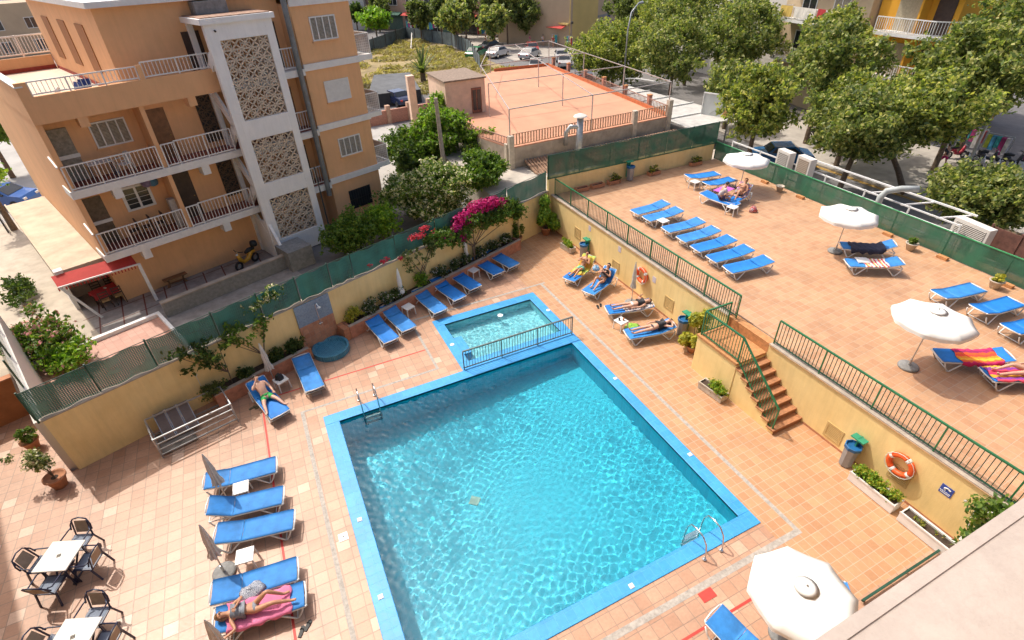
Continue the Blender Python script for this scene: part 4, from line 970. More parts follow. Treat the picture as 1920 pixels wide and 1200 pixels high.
def trough(name, lab, loc, rz, L, w_, h, m, fol, seed, n=900, hh=.2, ribs=True, group=None, dens=1.0):
    t = thing(name, lab, 'planter', loc, rz, group)
    b = MB(); b.box(-L/2, -w_/2, .02, L/2, -w_/2+.03, h).box(-L/2, w_/2-.03, .02, L/2, w_/2, h).box(-L/2, -w_/2+.03, .02, -L/2+.03, w_/2-.03, h).box(L/2-.03, -w_/2+.03, .02, L/2, w_/2-.03, h).box(-L/2+.03, -w_/2+.03, .02, L/2-.03, w_/2-.03, .05)
    b.build('trough', m, t)
    MB().box(-L/2-.015, -w_/2-.015, h-.04, L/2+.015, -w_/2-.001, h+.01).box(-L/2-.015, w_/2+.001, h-.04, L/2+.015, w_/2+.015, h+.01).build('rim', m, t)
    if ribs:
        r_ = MB(); k = int(L/.06)
        for i in range(k): x = -L/2 + .03 + i*(L-.06)/(k-1); r_.bar((x, -w_/2-.012, .03), (x, -w_/2-.012, h-.04), .022, .02)
        r_.build('ribs', white_paint if m != terracotta else terracotta, t)
    MB().box(-L/2+.031, -w_/2+.031, .06, L/2-.031, w_/2-.031, h-.05).build('earth', soil, t)
    if fol:
        rg = random.Random(seed); bl = [(rg.uniform(-L/2+.1, L/2-.1), rg.uniform(-.05,.05), h + hh*rg.uniform(.2,.8), .16, .14, hh*.6) for _ in range(int(9*L))]
        leaves('foliage', bl, int(n*1.6), .036, fol, seed, t, inner=.1, aspect=2.4, mats=[lf_yellow], frac=.35, twig=.07)
    return t
trough('trough_planter', 'ribbed white trough full of yellow-green plants below the near lifebuoy', (12.45, 4.02, 0), R(90), 1.25, .36, .34, white_paint, lf_bright, 5, 1500, .22)
trough('trough_planter', 'ribbed white trough nearly empty with dry earth, next to the ledge', (12.42, 2.62, 0), R(90), 1.2, .34, .34, white_paint, lf_olive, 6, 60, .1)
trough('trough_planter', 'pale cement trough of low plants in front of the stair landing', (11.42, 9.0, 0), R(97), .95, .33, .28, plaster_plant, lf_bright, 7, 1100, .2, ribs=False)
trough('trough_planter', 'pale cement trough of low plants under the far part of the yellow wall', (12.45, 20.1, 0), R(97), .85, .32, .28, plaster_plant, lf_bright, 8, 800, .2, ribs=False)
for i, (x, lab, fl) in enumerate([(14.6, 'terracotta trough at the left end of the back wall, behind the railing', None), (15.55, 'low empty terracotta trough by the back wall', None), (16.6, 'terracotta trough with a leafy plant left of the terrace bin', lf_dark), (19.25, 'terracotta trough with a small plant right of the terrace bin', lf_dark), (22.2, 'terracotta trough with a leafy plant near the back corner of the terrace', lf_dark)]):
    trough('terracotta_trough', lab, (x, 22.38 + .008*i, TZ), R(1), .75, .26, .2, terracotta, fl, 20 + i, 320, .26, ribs=False, group='terracotta troughs along the back wall')
def pot(name, lab, x, y, z, r, h, m, fol, seed, n=900, br=.5, fh=.9, size=.07, group=None, mats=None, frac=0, off=(0, 0)):
    t = thing(name, lab, 'potted plant', (x, y, z), 0, group)
    MB().lathe([(r*.62,0),(r*.95,h*.86),(r*1.08,h*.88),(r*1.08,h),(r*.92,h),(r*.88,h*.9),(0,h*.88)], 20).build('pot', m, t, True)
    MB().lathe([(r*.86,h*.885),(0,h*.89)], 12).build('earth', soil, t)
    if n:
        rg = random.Random(seed); bl = [(off[0]*k/9 + rg.uniform(-br,br)*.6, off[1]*k/9 + rg.uniform(-br,br)*.6, h + fh*rg.uniform(.1,1), br*.42, br*.42, fh*.2) for k in range(10)]
        leaves('foliage', bl, n, size, fol, seed, t, inner=.15, mats=mats, frac=frac)
        b = MB()
        for q in bl[:6]: b.tube([(0,0,h*.85), (q[0]*.4,q[1]*.4,h+(q[2]-h)*.5), q[:3]], [.014,.01,.004], 5)
        b.build('stems', bark, t)
    return t
pot('potted_plant', 'leafy yellow-green shrub in a terracotta pot in the corner where the two yellow walls meet', 12.35, 22.15, .001, .27, .42, terracotta, lf_bright, 31, 2600, .62, 1.55, .10)
pot('potted_plant', 'potted climber in a terracotta pot left of the corner shrub', 10.55, 21.9, .001, .25, .42, terracotta, lf_mid, 32, 900, .34, 1.7, .08)
pot('potted_plant', 'big terracotta pot with a straggly creeper at the near end of the long yellow wall', -7.85, 14.75, .001, .27, .42, terracotta, lf_olive, 33, 800, .42, .75, .06, mats=[fl_cream], frac=.25, off=(-.65, .65))
pot('potted_plant', 'terracotta pot behind the end of the yellow wall in the side yard', -8.9, 16.9, .001, .24, .36, terracotta, lf_mid, 34, 380, .3, .4, .07)
pot('potted_plant', 'bushy yellow-green shrub squeezed between the bin and the stair landing', 12.35, 11.05, .001, .22, .3, terracotta, lf_yellow, 35, 2600, .50, 1.35, .09)
pot('potted_plant', 'broad-leaved shrub with pale blossoms against the yellow wall by the ledge', 12.55, 1.62, .001, .25, .4, terracotta, lf_mid, 36, 2200, .75, 1.5, .09, mats=[fl_white], frac=.05)
pot('stone_pot', 'empty sandy stone pot by the green screen, below the far umbrella', 23.15, 17.35, TZ, .19, .3, plaster_plant, lf_mid, 37, 0, group='stone pots along the screen')
pot('stone_pot', 'sandy stone pot with a small plant by the green screen, near the grey towel', 22.72, 10.4, TZ, .22, .32, plaster_plant, lf_mid, 38, 220, .2, .22, .07, group='stone pots along the screen')
pot('stone_pot', 'white stone pot with a reddish plant by the green screen, nearest the right edge', 22.5, 7.2, TZ, .22, .32, plaster_plant, lf_yellow, 39, 300, .2, .2, .07, group='stone pots along the screen')

# metal rack of folded panels
t = thing('metal_rack', 'galvanised metal rack holding dark boards against the long yellow wall', 'rack', (-4.25, 15.35, 0), R(15))
for y, h in ((-.55, .78), (.55, .78)):
    MB().bar((-1.12, y, h), (1.12, y, h), .04).build('rail', galv, t); MB().bar((-1.12, y, .12), (1.12, y, .12), .04).build('rail', galv, t)
    for x in (-1.12, 1.12): MB().bar((x, y, 0), (x, y, h), .04).build('post', galv, t)
for z in (.34, .56): MB().bar((-1.12, -.55, z), (1.12, -.55, z), .028).build('rail', galv, t)
for x in (-1.12, 1.12):
    MB().bar((x, -.55, .78), (x, .55, .78), .035).build('end_bar', galv, t); MB().bar((x, -.55, .12), (x, .55, .12), .035).build('end_bar', galv, t)
MB().box(-1.08, -.5, .05, -.1, .5, .1).build('tray', mat('tray_rust', (.16, .14, .12), .8, .3, 5), t)
board = mat('board_grey', (.17, .13, .11), .7, .2, 3)
for i in range(3):
    t = thing('folded_board', ['dark board leaning in the metal rack, leftmost', 'dark board leaning in the metal rack, middle of three', 'dark board leaning in the metal rack, rightmost'][i], 'board', (-5.02 + i*.33, 15.42 + i*.09, .12), R(15), 'boards in the metal rack')
    b = MB(); b.add([(-.15,-.30,0),(.15,-.30,0),(.15,.40,.62),(-.15,.40,.62),(-.15,-.32,.03),(.15,-.32,.03),(.15,.38,.65),(-.15,.38,.65)], [(0,3,2,1),(4,5,6,7),(0,1,5,4),(1,2,6,5),(2,3,7,6),(3,0,4,7)]); b.build('board', board, t)
    MB().bar((-.15,-.31,.035), (-.15,.39,.655), .02).build('edge_strip', galv, t); MB().bar((.15,-.31,.035), (.15,.39,.655), .02).build('edge_strip', galv, t)
for i, (x, y, a, lab) in enumerate([(-2.55, 15.55, 20, 'olive sandal on the tiles left of the man in green shorts'), (-2.38, 15.50, 30, 'olive sandal right beside its pair by the man in green shorts'), (10.95, 15.15, 70, 'dark sandal on the tiles below the woman in the cap'), (11.12, 15.2, 60, 'second dark sandal below the woman in the cap'), (-2.1, 7.35, 60, 'dark sandal at the foot of the pink towel lounger'), (-1.95, 7.42, 50, 'second dark sandal at the foot of the pink towel lounger'), (17.2, 5.0-.75, 10, 'dark sandal under the orange towel lounger')]):
    z = TZ if x > 13 else 0
    t = thing('sandal', lab, 'sandal', (x, y, z), R(a)); sm = mat('sandal_olive', (.14, .13, .07), .8, .2, 9) if i < 2 else black_rubber
    MB().prism([(-.13,-.035),(0,-.045),(.1,-.045),(.135,0),(.1,.045),(0,.04),(-.13,.035)], 0, .025).build('sole', sm, t); MB().tube([(.02,-.045,.02),(.05,-.02,.05),(.06,.02,.05),(.03,.045,.02)], .012, 6).build('strap', sm, t)

# ------------------------------------------------------------ hotel: ledge below the viewer, wing at the left outside the picture
t = thing('hotel_building', 'grey-beige concrete ledge of the hotel crossing the lower right corner', 'building', (0, -1.5, -1))
MB().box(-3, .35, 7.55, 30, 2.30, 7.98).box(-3, -3, 7.55, 30, .35, 7.94).build('ledge', ledge_paint, t)
MB().box(-3, 2.30, 7.50, 30, 2.431, 8.0).build('ledge_lip', ledge_paint, t)
MB().box(-12, -9, 0, 30, -.2, 11.5).build('wall', cream_render, t)
t = thing('hotel_wing', 'tall cream hotel wing outside the left edge', 'building', (0, 0, -1))
def nl(a, b_): # along wing face direction
    d = Vector((-.313, .95, 0)); n = Vector((.95, .313, 0)); p = n*a + d*b_; return (p.x, p.y)
MB().prism([nl(-5.75, 2), nl(-5.75, 30.5), nl(-16, 30.5), nl(-16, 2)], 0, 16).build('wall', cream_render, t)
MB().prism([nl(-5.75, 1.9), nl(-5.75, 30.6), nl(-16.1, 30.6), nl(-16.1, 1.9)], 16.002, 16.3).build('roof', white_plaster, t)

t = thing('edge_rail', 'thin dark green rail on the tiles right under the ledge corner', 'rail', (9.5, 2.2, 0)); MB().bar((0, 0, .12), (3.3, -.03, .12), .05).build('rail', green_dark, t)
for x_ in (.1, 1.6, 3.2): MB().bar((x_, 0, 0), (x_, 0, .12), .04).build('foot', green_dark, t)
# ------------------------------------------------------------ people
PEND = []
def skin_mesh(name, verts, edges, m, parent, root=0, extra=None, sub=1):
    me = bpy.data.meshes.new(name); me.from_pydata([v[0] for v in verts], edges, [])
    o = bpy.data.objects.new(name, me); COL.objects.link(o)
    sk = o.modifiers.new('skin', 'SKIN'); sk.use_smooth_shade = True
    o.modifiers.new('sub', 'SUBSURF').levels = sub
    lay = me.skin_vertices[0].data if len(me.skin_vertices) else None
    if lay is None:
        bm = bmesh.new(); bm.from_mesh(me); bm.verts.layers.skin.verify(); bm.to_mesh(me); bm.free(); lay = me.skin_vertices[0].data
    for i, v in enumerate(verts):
        r = v[1]; lay[i].radius = r if isinstance(r, tuple) else (r, r); lay[i].use_root = (i == root); lay[i].use_loose = False
    PEND.append((o, m, parent, extra)); return o
def flush():
    dg = bpy.context.evaluated_depsgraph_get(); dg.update()
    for o, m, parent, extra in PEND:
        me = bpy.data.meshes.new_from_object(o.evaluated_get(dg))
        if extra:
            bm = bmesh.new(); bm.from_mesh(me); tm = bpy.data.meshes.new('tmp'); tm.from_pydata(extra.v, [], extra.f); bm.from_mesh(tm); bm.to_mesh(me); bm.free()
        me.materials.clear(); me.materials.append(m); me.polygons.foreach_set('use_smooth', [True]*len(me.polygons))
        me.polygons.foreach_set('material_index', [0]*len(me.polygons))
        n = o.name.split('.')[0]; bpy.data.objects.remove(o)
        p = bpy.data.objects.new(n, me); COL.objects.link(p); p.parent = parent
    PEND.clear()
def skinmat(name, c):
    m = mat(name, c, .5, .07, 8); b = m.node_tree.nodes['Principled BSDF']
    b.inputs['Subsurface Weight'].default_value = .12; b.inputs['Subsurface Radius'].default_value = (.02, .008, .004); return m
sk_light = skinmat('skin_light', (.62, .36, .25)); sk_tan = skinmat('skin_tan', (.50, .25, .14)); sk_warm = skinmat('skin_warm', (.56, .30, .19))
hair_brown = mat('hair_brown', (.12, .055, .025), .6, .3, 30, bump=.4); hair_dark = mat('hair_dark', (.03, .02, .016), .6, .3, 30, bump=.4); hair_grey = mat('hair_grey', (.30, .25, .20), .6, .3, 30, bump=.4); hair_fair = mat('hair_fair', (.30, .17, .08), .6, .3, 30, bump=.4)
def figure(lab, loc, rz, J, skin, hair, clothes=(), hairlen=.0, shades=False, g=1.0, cap=None, behind=(-1, 0, 0)):
    """J: joints in the figure's own frame; clothes: list of (name, kind, material)"""
    t = thing('person', lab, 'person', loc, rz, None)
    V = []; E = []; ix = {}
    def v(k, p, r): ix[k] = len(V); V.append((tuple(p), r)); return ix[k]
    P = {k: Vector(p) for k, p in J.items()}
    v('pel', P['pel'], .118*g); v('spi', P['pel'].lerp(P['che'], .5), .108*g); v('che', P['che'], .128*g); v('neck', P['neck'], .050)
    hd = P['head']; nd = (hd - P['neck']).normalized(); fc = Vector(J.get('face', (0, 0, 1))).normalized()
    v('jaw', hd - nd*.07 + fc*.012, .062); v('head', hd, .084); v('crown', hd + nd*.075, .066)
    E += [(0,1),(1,2),(2,3),(3,4),(4,5),(5,6)]
    up = MB()
    for s_ in 'LR':
        a = v('sh'+s_, P['sh'+s_], .056*g); b_ = v('el'+s_, P['el'+s_], .038*g); c = v('wr'+s_, P['wr'+s_], .026); wd = (P['wr'+s_] - P['el'+s_]).normalized()
        hnd = Vector(J['ha'+s_]) if 'ha'+s_ in J else P['wr'+s_] + wd*.08
        m1 = v('ua'+s_, P['sh'+s_].lerp(P['el'+s_], .45), .046*g); m2 = v('fa'+s_, P['el'+s_].lerp(P['wr'+s_], .35), .038*g); h = v('pa'+s_, hnd, (.036, .020))
        E += [(ix['che'], a), (a, m1), (m1, b_), (b_, m2), (m2, c), (c, h)]
        hdv = (hnd - P['wr'+s_]).normalized(); sd = hdv.cross(Vector((0, 0, 1)))
        if sd.length < .1: sd = Vector((0, 1, 0))
        sd.normalize(); dn = sd.cross(hdv).normalized() * -1
        if dn.z > 0: dn = -dn
        for f_ in range(4):
            b0 = hnd + sd*(f_-1.5)*.019; L_ = [.062, .072, .068, .054][f_]
            up.tube([b0, b0 + hdv*L_*.5 + dn*.004, b0 + hdv*L_*.85 + dn*.018, b0 + hdv*L_ + dn*.03], [.0095, .009, .008, .006], 6)
        q = 1 if s_ == 'L' else -1
        b0 = hnd - hdv*.03 + sd*q*.03; up.tube([b0, b0 + sd*q*.025 + hdv*.025, b0 + sd*q*.03 + hdv*.055], [.011, .0095, .007], 6)
        a = v('hi'+s_, P['hi'+s_], .088*g); k = v('kn'+s_, P['kn'+s_], .054*g); n_ = v('an'+s_, P['an'+s_], .034); f2 = v('to'+s_, P['to'+s_], (.036, .022))
        t1 = v('th'+s_, P['hi'+s_].lerp(P['kn'+s_], .45), .074*g); t2 = v('ca'+s_, P['kn'+s_].lerp(P['an'+s_], .32), .054*g)
        E += [(0, a), (a, t1), (t1, k), (k, t2), (t2, n_), (n_, f2)]
    # nose, ears, brow
    side = nd.cross(fc).normalized()
    up.tube([hd + fc*.070 + nd*.02, hd + fc*.088 - nd*.012, hd + fc*.074 - nd*.022], [.008, .013, .010], 6)
    for q in (-1, 1):
        up.tube([hd + side*q*.068 + nd*.018, hd + side*q*.078, hd + side*q*.068 - nd*.018], [.008, .014, .008], 6)
    up.tube([hd + fc*.070 - nd*.045 - side*.022, hd + fc*.076 - nd*.045, hd + fc*.070 - nd*.045 + side*.022], [.003, .006, .003], 5)
    skin_mesh('body', V, E, skin, t, 0, up)
    # hair
    hb = MB(); bk = -fc
    cen = hd + bk*.016 + nd*.022; ax = [nd, side, fc]
    for i in range(9):
        th = math.pi*i/8*.62
        for k in range(16):
            a = 2*math.pi*k/16; rr = .092 + .004*math.sin(k*3+i)
            p = cen + nd*(rr*1.05*math.cos(th)) + (side*math.cos(a) + bk*math.sin(a))*rr*math.sin(th)
            if math.sin(a) < -.2 and i > 4: p = cen + nd*(rr*math.cos(math.pi*.31)) + (side*math.cos(a)+bk*math.sin(a))*rr*.83
            hb.v.append(tuple(p))
    for i in range(8):
        for k in range(16): hb.f.append((i*16+k, i*16+(k+1)%16, (i+1)*16+(k+1)%16, (i+1)*16+k)); hb.mi.append(0)
    if hairlen: hb.tube([cen + bk*.06, cen + bk*.075 - nd*.07, P['neck'] + bk*.05, P['neck'] + bk*.05 - nd*hairlen], [.065, .062, .05, .02], 8)
    o = hb.build('cap' if cap else 'hair', cap or hair, t, True)
    eye = MB()
    for q in (-1, 1):
        c = hd + fc*.074 + side*q*.030 + nd*.006
        if shades: eye.tube([c - side*.016, c + fc*.006, c + side*.016], [.012, .016, .012], 6)
        else: eye.tube([c - side*.010, c + side*.010], [.006, .006], 6)
    if shades: eye.tube([hd + fc*.078 - side*.03 + nd*.01, hd + fc*.082 + nd*.01, hd + fc*.078 + side*.03 + nd*.01], .004, 5)
    eye.build('sunglasses' if shades else 'eyes', black_rubber, t)
    pel, che = P['pel'], P['che']
    for nm, kind, m in clothes:
        if kind in ('shorts', 'skirt', 'brief'):
            f_ = {'shorts': .55, 'skirt': .6, 'brief': .14}[kind]; gg = {'shorts': 1.16, 'skirt': 1.3, 'brief': 1.20}[kind]*g
            vs = [(pel.lerp(che, .14 if kind != 'brief' else .10), .120*gg), (pel, .120*gg)]; es = [(0, 1)]
            for s_ in 'LR':
                hh, kk = P['hi'+s_], P['kn'+s_]; n0 = len(vs)
                vs += [(hh, .088*gg), (hh.lerp(kk, f_), (.072 if kind != 'brief' else .08)*gg)]; es += [(1, n0), (n0, n0+1)]
            skin_mesh(nm, vs, es, m, t, 1)
        elif kind == 'top':
            skin_mesh(nm, [(pel.lerp(che, .70), .150*g), (pel.lerp(che, .86), .158*g), (pel.lerp(che, 1.0), .150*g)], [(0, 1), (1, 2)], m, t, 1)
        elif kind == 'shirt':
            vs = [(pel.lerp(che, .05), .132*g), (pel.lerp(che, .5), .128*g), (che, .15*g), (che.lerp(P['neck'], .6), .075)]; es = [(0,1),(1,2),(2,3)]
            for s_ in 'LR':
                n0 = len(vs); vs += [(P['sh'+s_], .07*g), (P['sh'+s_].lerp(P['el'+s_], .7), .056*g)]; es += [(2, n0), (n0, n0+1)]
            skin_mesh(nm, vs, es, m, t, 2)
    return t
def recline(ang, px=.84, pz=.475, legL='flat', legR='flat', arms=('side', 'side'), lift=0.0, hx=0.0, legw=.09):
    d = Vector((-math.cos(R(ang)), 0, math.sin(R(ang)))); up = Vector((math.sin(R(ang)), 0, math.cos(R(ang)))); P0 = Vector((px, 0, pz)); J = {'pel': P0}
    J['che'] = P0 + d*.37; J['neck'] = P0 + d*.53 + up*.01; J['head'] = P0 + d*.68 + up*(.03 + lift); J['face'] = up + Vector((.25 if lift else 0, hx, 0))
    for s_, q, lg, am in (('L', 1, legL, arms[0]), ('R', -1, legR, arms[1])):
        hip = P0 + Vector((.03, q*.085, 0)); J['hi'+s_] = hip
        if lg == 'flat': J['kn'+s_] = Vector((px+.44, q*legw*1.1, pz-.01)); J['an'+s_] = Vector((px+.86, q*legw*1.2, pz-.055)); J['to'+s_] = Vector((px+.93, q*legw*1.6, pz+.06))
        elif lg == 'up': J['kn'+s_] = Vector((px+.33, q*.10, pz+.27)); J['an'+s_] = Vector((px+.62, q*.10, pz-.05)); J['to'+s_] = Vector((px+.76, q*.12, pz-.06))
        elif lg == 'low': J['kn'+s_] = Vector((px+.40, q*.12, pz+.12)); J['an'+s_] = Vector((px+.78, q*.12, pz-.05)); J['to'+s_] = Vector((px+.90, q*.15, pz-.02))
        elif lg == 'wide': J['kn'+s_] = Vector((px+.40, q*.22, pz-.0)); J['an'+s_] = Vector((px+.78, q*.30, pz-.06)); J['to'+s_] = Vector((px+.86, q*.38, pz-.02))
        sh = P0 + d*.46 + Vector((0, q*.175, 0)) + up*.0; J['sh'+s_] = sh
        if am == 'side': J['el'+s_] = sh - d*.26 + Vector((0, q*.09, 0)) + up*.0; J['wr'+s_] = J['el'+s_] + Vector((.22, -q*.01, -.0)); 
        elif am == 'head': J['el'+s_] = sh + d*.13 + Vector((0, q*.22, 0)) + up*.06; J['wr'+s_] = P0 + d*.72 + Vector((0, q*.11, 0)) + up*.04
        elif am == 'chest': J['el'+s_] = sh - d*.22 + Vector((0, q*.12, 0)) + up*.07; J['wr'+s_] = P0 + d*.34 + Vector((0, q*.02, 0)) + up*.19
        elif am == 'face': J['el'+s_] = sh - d*.14 + Vector((0, q*.10, 0)) + up*.2; J['wr'+s_] = P0 + d*.56 + Vector((0, q*.06, 0)) + up*.24
        elif am == 'out': J['el'+s_] = sh + Vector((0, q*.22, 0)) - d*.1; J['wr'+s_] = J['el'+s_] + Vector((0, q*.1, 0)) + d*.16
        J['el'+s_].z = max(J['el'+s_].z, .40) ; J['wr'+s_].z = max(J['wr'+s_].z, .39)
    return J
def on(base, J, lab, *a, **k): return figure(lab, tuple(base.location), base.rotation_euler.z, J, *a, **k)
swim_grey = mat('swim_grey', (.22, .24, .27), .7, .1, 9); swim_black = mat('swim_black', (.03, .03, .035), .7, .1, 9); swim_green = mat('swim_green', (.03, .40, .08), .7, .15, 7)
swim_aqua = mat('swim_aqua', (.16, .45, .35), .7, .15, 7); swim_white = mat('swim_white', (.55, .66, .70), .7, .1, 9); shirt_grey = mat('shirt_grey', (.50, .46, .47), .85, .12, 6)
on(LM, recline(42, .86, .46, 'wide', 'wide', ('side', 'face')), 'man in green swim shorts reclining with legs apart, holding something near his chin', sk_light, hair_grey, [('shorts', 'shorts', swim_green)], g=1.12, shades=True)
on(L5, recline(8, .86, .50, 'up', 'low', ('chest', 'out'), hx=.4), 'woman in a grey bikini and sunglasses lying on the pink towel with knees bent', sk_tan, hair_fair, [('bikini_bottom', 'brief', swim_grey), ('bikini_top', 'top', swim_grey)], hairlen=.12, shades=True, g=.92)
on(R1, recline(50, .84, .47, 'low', 'flat', ('chest', 'chest')), 'man in pale green shorts reclining on the yellow towel with hands crossed in his lap', sk_tan, hair_dark, [('shorts', 'shorts', swim_aqua)], g=.98)
on(R2, recline(50, .84, .47, 'low', 'up', ('chest', 'chest')), 'woman in a black bikini reclining beside the man with crossed hands', sk_warm, hair_dark, [('bikini_bottom', 'brief', swim_black), ('bikini_top', 'top', swim_black)], hairlen=.1, g=.98)
on(R3, recline(5, .84, .48, 'flat', 'flat', ('side', 'out'), legw=.10), 'woman in white bikini bottoms lying flat beyond the small white table', sk_light, hair_brown, [('bikini_bottom', 'brief', swim_white), ('bikini_top', 'top', swim_black)], hairlen=.1, g=.92)
on(R4, recline(12, .86, .485, 'flat', 'flat', ('head', 'side')), 'woman in a dark bikini lying with one arm behind her head, nearest the bin', sk_light, hair_brown, [('bikini_bottom', 'brief', swim_black), ('bikini_top', 'top', swim_black)], hairlen=.1, g=.95)
on(R5, recline(48, .84, .47, 'up', 'low', ('side', 'chest')), 'bather leaning back on the patchwork towel under the far umbrella', sk_tan, hair_brown, [('shorts', 'brief', swim_black)], hairlen=.08, g=.95)
on(R10, recline(14, .86, .49, 'flat', 'low', ('side', 'side')), 'bather on the bright towel at the right edge, only the legs in view', sk_light, hair_brown, [('swimsuit', 'brief', swim_black), ('swimsuit_top', 'top', swim_black)], g=.95)
# seated in a white shirt
Js = {'pel': (0,0,.50), 'che': (.16,0,.84), 'neck': (.20,0,.99), 'head': (.27,0,1.12), 'face': (1,0,-.5)}
for s_, q in (('L',1),('R',-1)):
    Js.update({'hi'+s_: (.05,q*.09,.48), 'kn'+s_: (.46,q*.15,.50), 'an'+s_: (.46,q*.13,.08), 'to'+s_: (.60,q*.15,.03), 'sh'+s_: (.18,q*.18,.92), 'el'+s_: (.28,q*.22,.66), 'wr'+s_: (.48,q*.12,.60)})
figure('person in a white shirt and dark cap sitting under the far umbrella', (19.15, 17.45, TZ), R(-25), Js, sk_warm, hair_dark, [('shirt', 'shirt', shirt_grey), ('shorts', 'shorts', mat('shorts_dark', (.06,.04,.10), .8, .2, 7))], cap=black_rubber)
# walker in the street
Jw = {'pel': (0,0,.93), 'che': (.03,0,1.30), 'neck': (.03,0,1.47), 'head': (.06,0,1.61), 'face': (1,0,0), 'hiL': (.03,.09,.90), 'knL': (.22,.10,.52), 'anL': (.30,.10,.09), 'toL': (.44,.10,.05), 'hiR': (-.03,-.09,.90), 'knR': (-.10,-.10,.50), 'anR': (-.38,-.10,.16), 'toR': (-.30,-.10,.03),
      'shL': (.03,.18,1.38), 'elL': (-.12,.23,1.14), 'wrL': (.05,.22,.98), 'shR': (.03,-.18,1.38), 'elR': (.10,-.24,1.13), 'wrR': (.30,-.20,1.10)}
figure('pedestrian in a black top and pink shorts walking past the leaning tree trunk', (41.4, 19.3, -.925), R(70), Jw, sk_warm, hair_dark, [('shirt', 'shirt', swim_black), ('shorts', 'shorts', mat('shorts_pink', (.50, .02, .14), .8, .1, 7))])
flush()
# ------------------------------------------------------------ orange apartment block (local x along its front, y away from the pool; z absolute)
BL = -1.05
t = OB = thing('apartment_building', 'orange apartment block with white balcony slabs and white balustrades', 'building', (0, 0, 0), BA)
t.location = (*bv(2.65, 27.4), 0); 
ox, oy = 2.65, 27.4
def B(u0, v0, z0, u1, v1, z1, mb=None): return (mb or MB()).box(u0-ox, v0-oy, z0, u1-ox, v1-oy, z1)
VW = 28.6
bw = MB()
B(2.65, VW, BL, 13.9, 42, 7.52, bw)                   # body behind the balconies
B(2.65, 27.4, 1.85, 2.85, VW-.001, 8.72, bw)          # left end wall of the balconies
B(6.22, 27.42, 1.86, 6.40, VW-.001, 7.50, bw)         # divider
B(13.9, 27.4, BL, 17.1, 41.9, 10.45, bw)              # right block
bw.build('wall', orange_plaster, t)
B(6.24, 28.62, 7.53, 13.897, 41, 10.9).build('roof_storey_wall', orange_plaster, t)
for i, (z0, z1) in enumerate([(1.53, 1.85), (4.45, 4.77)]):
    B(2.60, 27.30, z0, 13.88, VW-.002, z1).build('balcony_slab', white_paint, t)
    B(2.9, 27.45, z1+.002, 13.87, VW-.003, z1+.012).build('balcony_floor', mat('floor_maroon', (.26, .075, .055), .5, .2, 4), t)
    for u in (4.0, 7.7): B(u, 27.33, z0-.42, u+.34, 27.9, z0-.002).build('bracket', white_paint, t)
# roof terrace parapet
b = MB(); B(2.63, 27.30, 7.40, 9.7, 27.5, 8.36, b); B(2.63, 27.30, 8.362, 3.0, 27.5, 8.88, b); B(2.63, 27.502, 7.53, 2.83, 41.3, 8.72, b); B(6.68, 27.3, 8.362, 6.86, 27.5, 8.9, b)
b.build('parapet', orange_plaster, t)
for u in (4.0, 8.15): B(u, 27.33, 7.02, u+.34, 27.9, 7.398).build('bracket', orange_plaster, t)
B(2.60, 27.28, 8.72, 2.86, 41.4, 8.77).build('parapet_cap', white_paint, t)
B(2.84, 27.51, 7.525, 6.22, 41.0, 7.56).build('terrace_floor', mat('terrace_cream', (.62, .50, .38), .8, .08, 1), t)
b = MB(); B(2.84, 40.9, 7.561, 6.2, 41.1, 8.25, b); b.build('back_parapet', orange_plaster, t)
B(2.84, 40.85, 7.561, 6.2, 40.897, 7.75).build('terrace_skirting', mat('skirt_red', (.35, .05, .03), .7, .2, 5), t)
B(6.21, 27.62, 7.561, 6.235, 40.8, 7.72).build('terrace_skirting', MATS['skirt_red'], t)
def brail(name, u0, u1, v, z, h, bays, gap=.15):
    def P(u, zz): return (u-ox, v-oy, zz)
    MB().bar(P(u0, z+h), P(u1, z+h), .05, .045).build('top_rail', white_paint, t); MB().bar(P(u0, z+.07), P(u1, z+.07), .04, .04).build('bottom_rail', white_paint, t)
    for i in range(bays+1): u = u0+(u1-u0)*i/bays; MB().bar(P(u, z), P(u, z+h), .05).build('rail_post', white_paint, t)
    for i in range(bays):
        a, c = u0+(u1-u0)*i/bays+gap, u0+(u1-u0)*(i+1)/bays-gap*.5; b = MB(); b.bar(P(a, z+.09), P(c, z+.09), .02); u = a
        while u < c: b.bar(P(u, z+.07), P(u, z+h), .022); u += gap
        b.build('balusters', white_paint, t)
for z in (1.85, 4.77): brail('r', 2.72, 6.2, 27.36, z, .98, 3); brail('r', 6.42, 6.95, 27.36, z, .98, 1); brail('r', 6.97, 9.45, 27.36, z, 1.02, 2); brail('r', 12.6, 13.85, 27.6, z, .95, 1)
brail('r', 3.02, 6.66, 27.4, 8.36, .50, 3); brail('r', 6.88, 9.6, 27.4, 8.36, .62, 2); brail('r', 12.6, 13.85, 27.6, 7.72, .95, 1)
B(12.5, 27.3, 7.40, 13.88, VW-.002, 7.70).build('balcony_slab', white_paint, t)
# side return rails (left end)
for z in (1.85, 4.77):
    MB().bar((2.62-ox, 27.36-oy, z+1.0), (2.62-ox, 28.3-oy, z+1.25), .06).build('side_rail', white_paint, t)
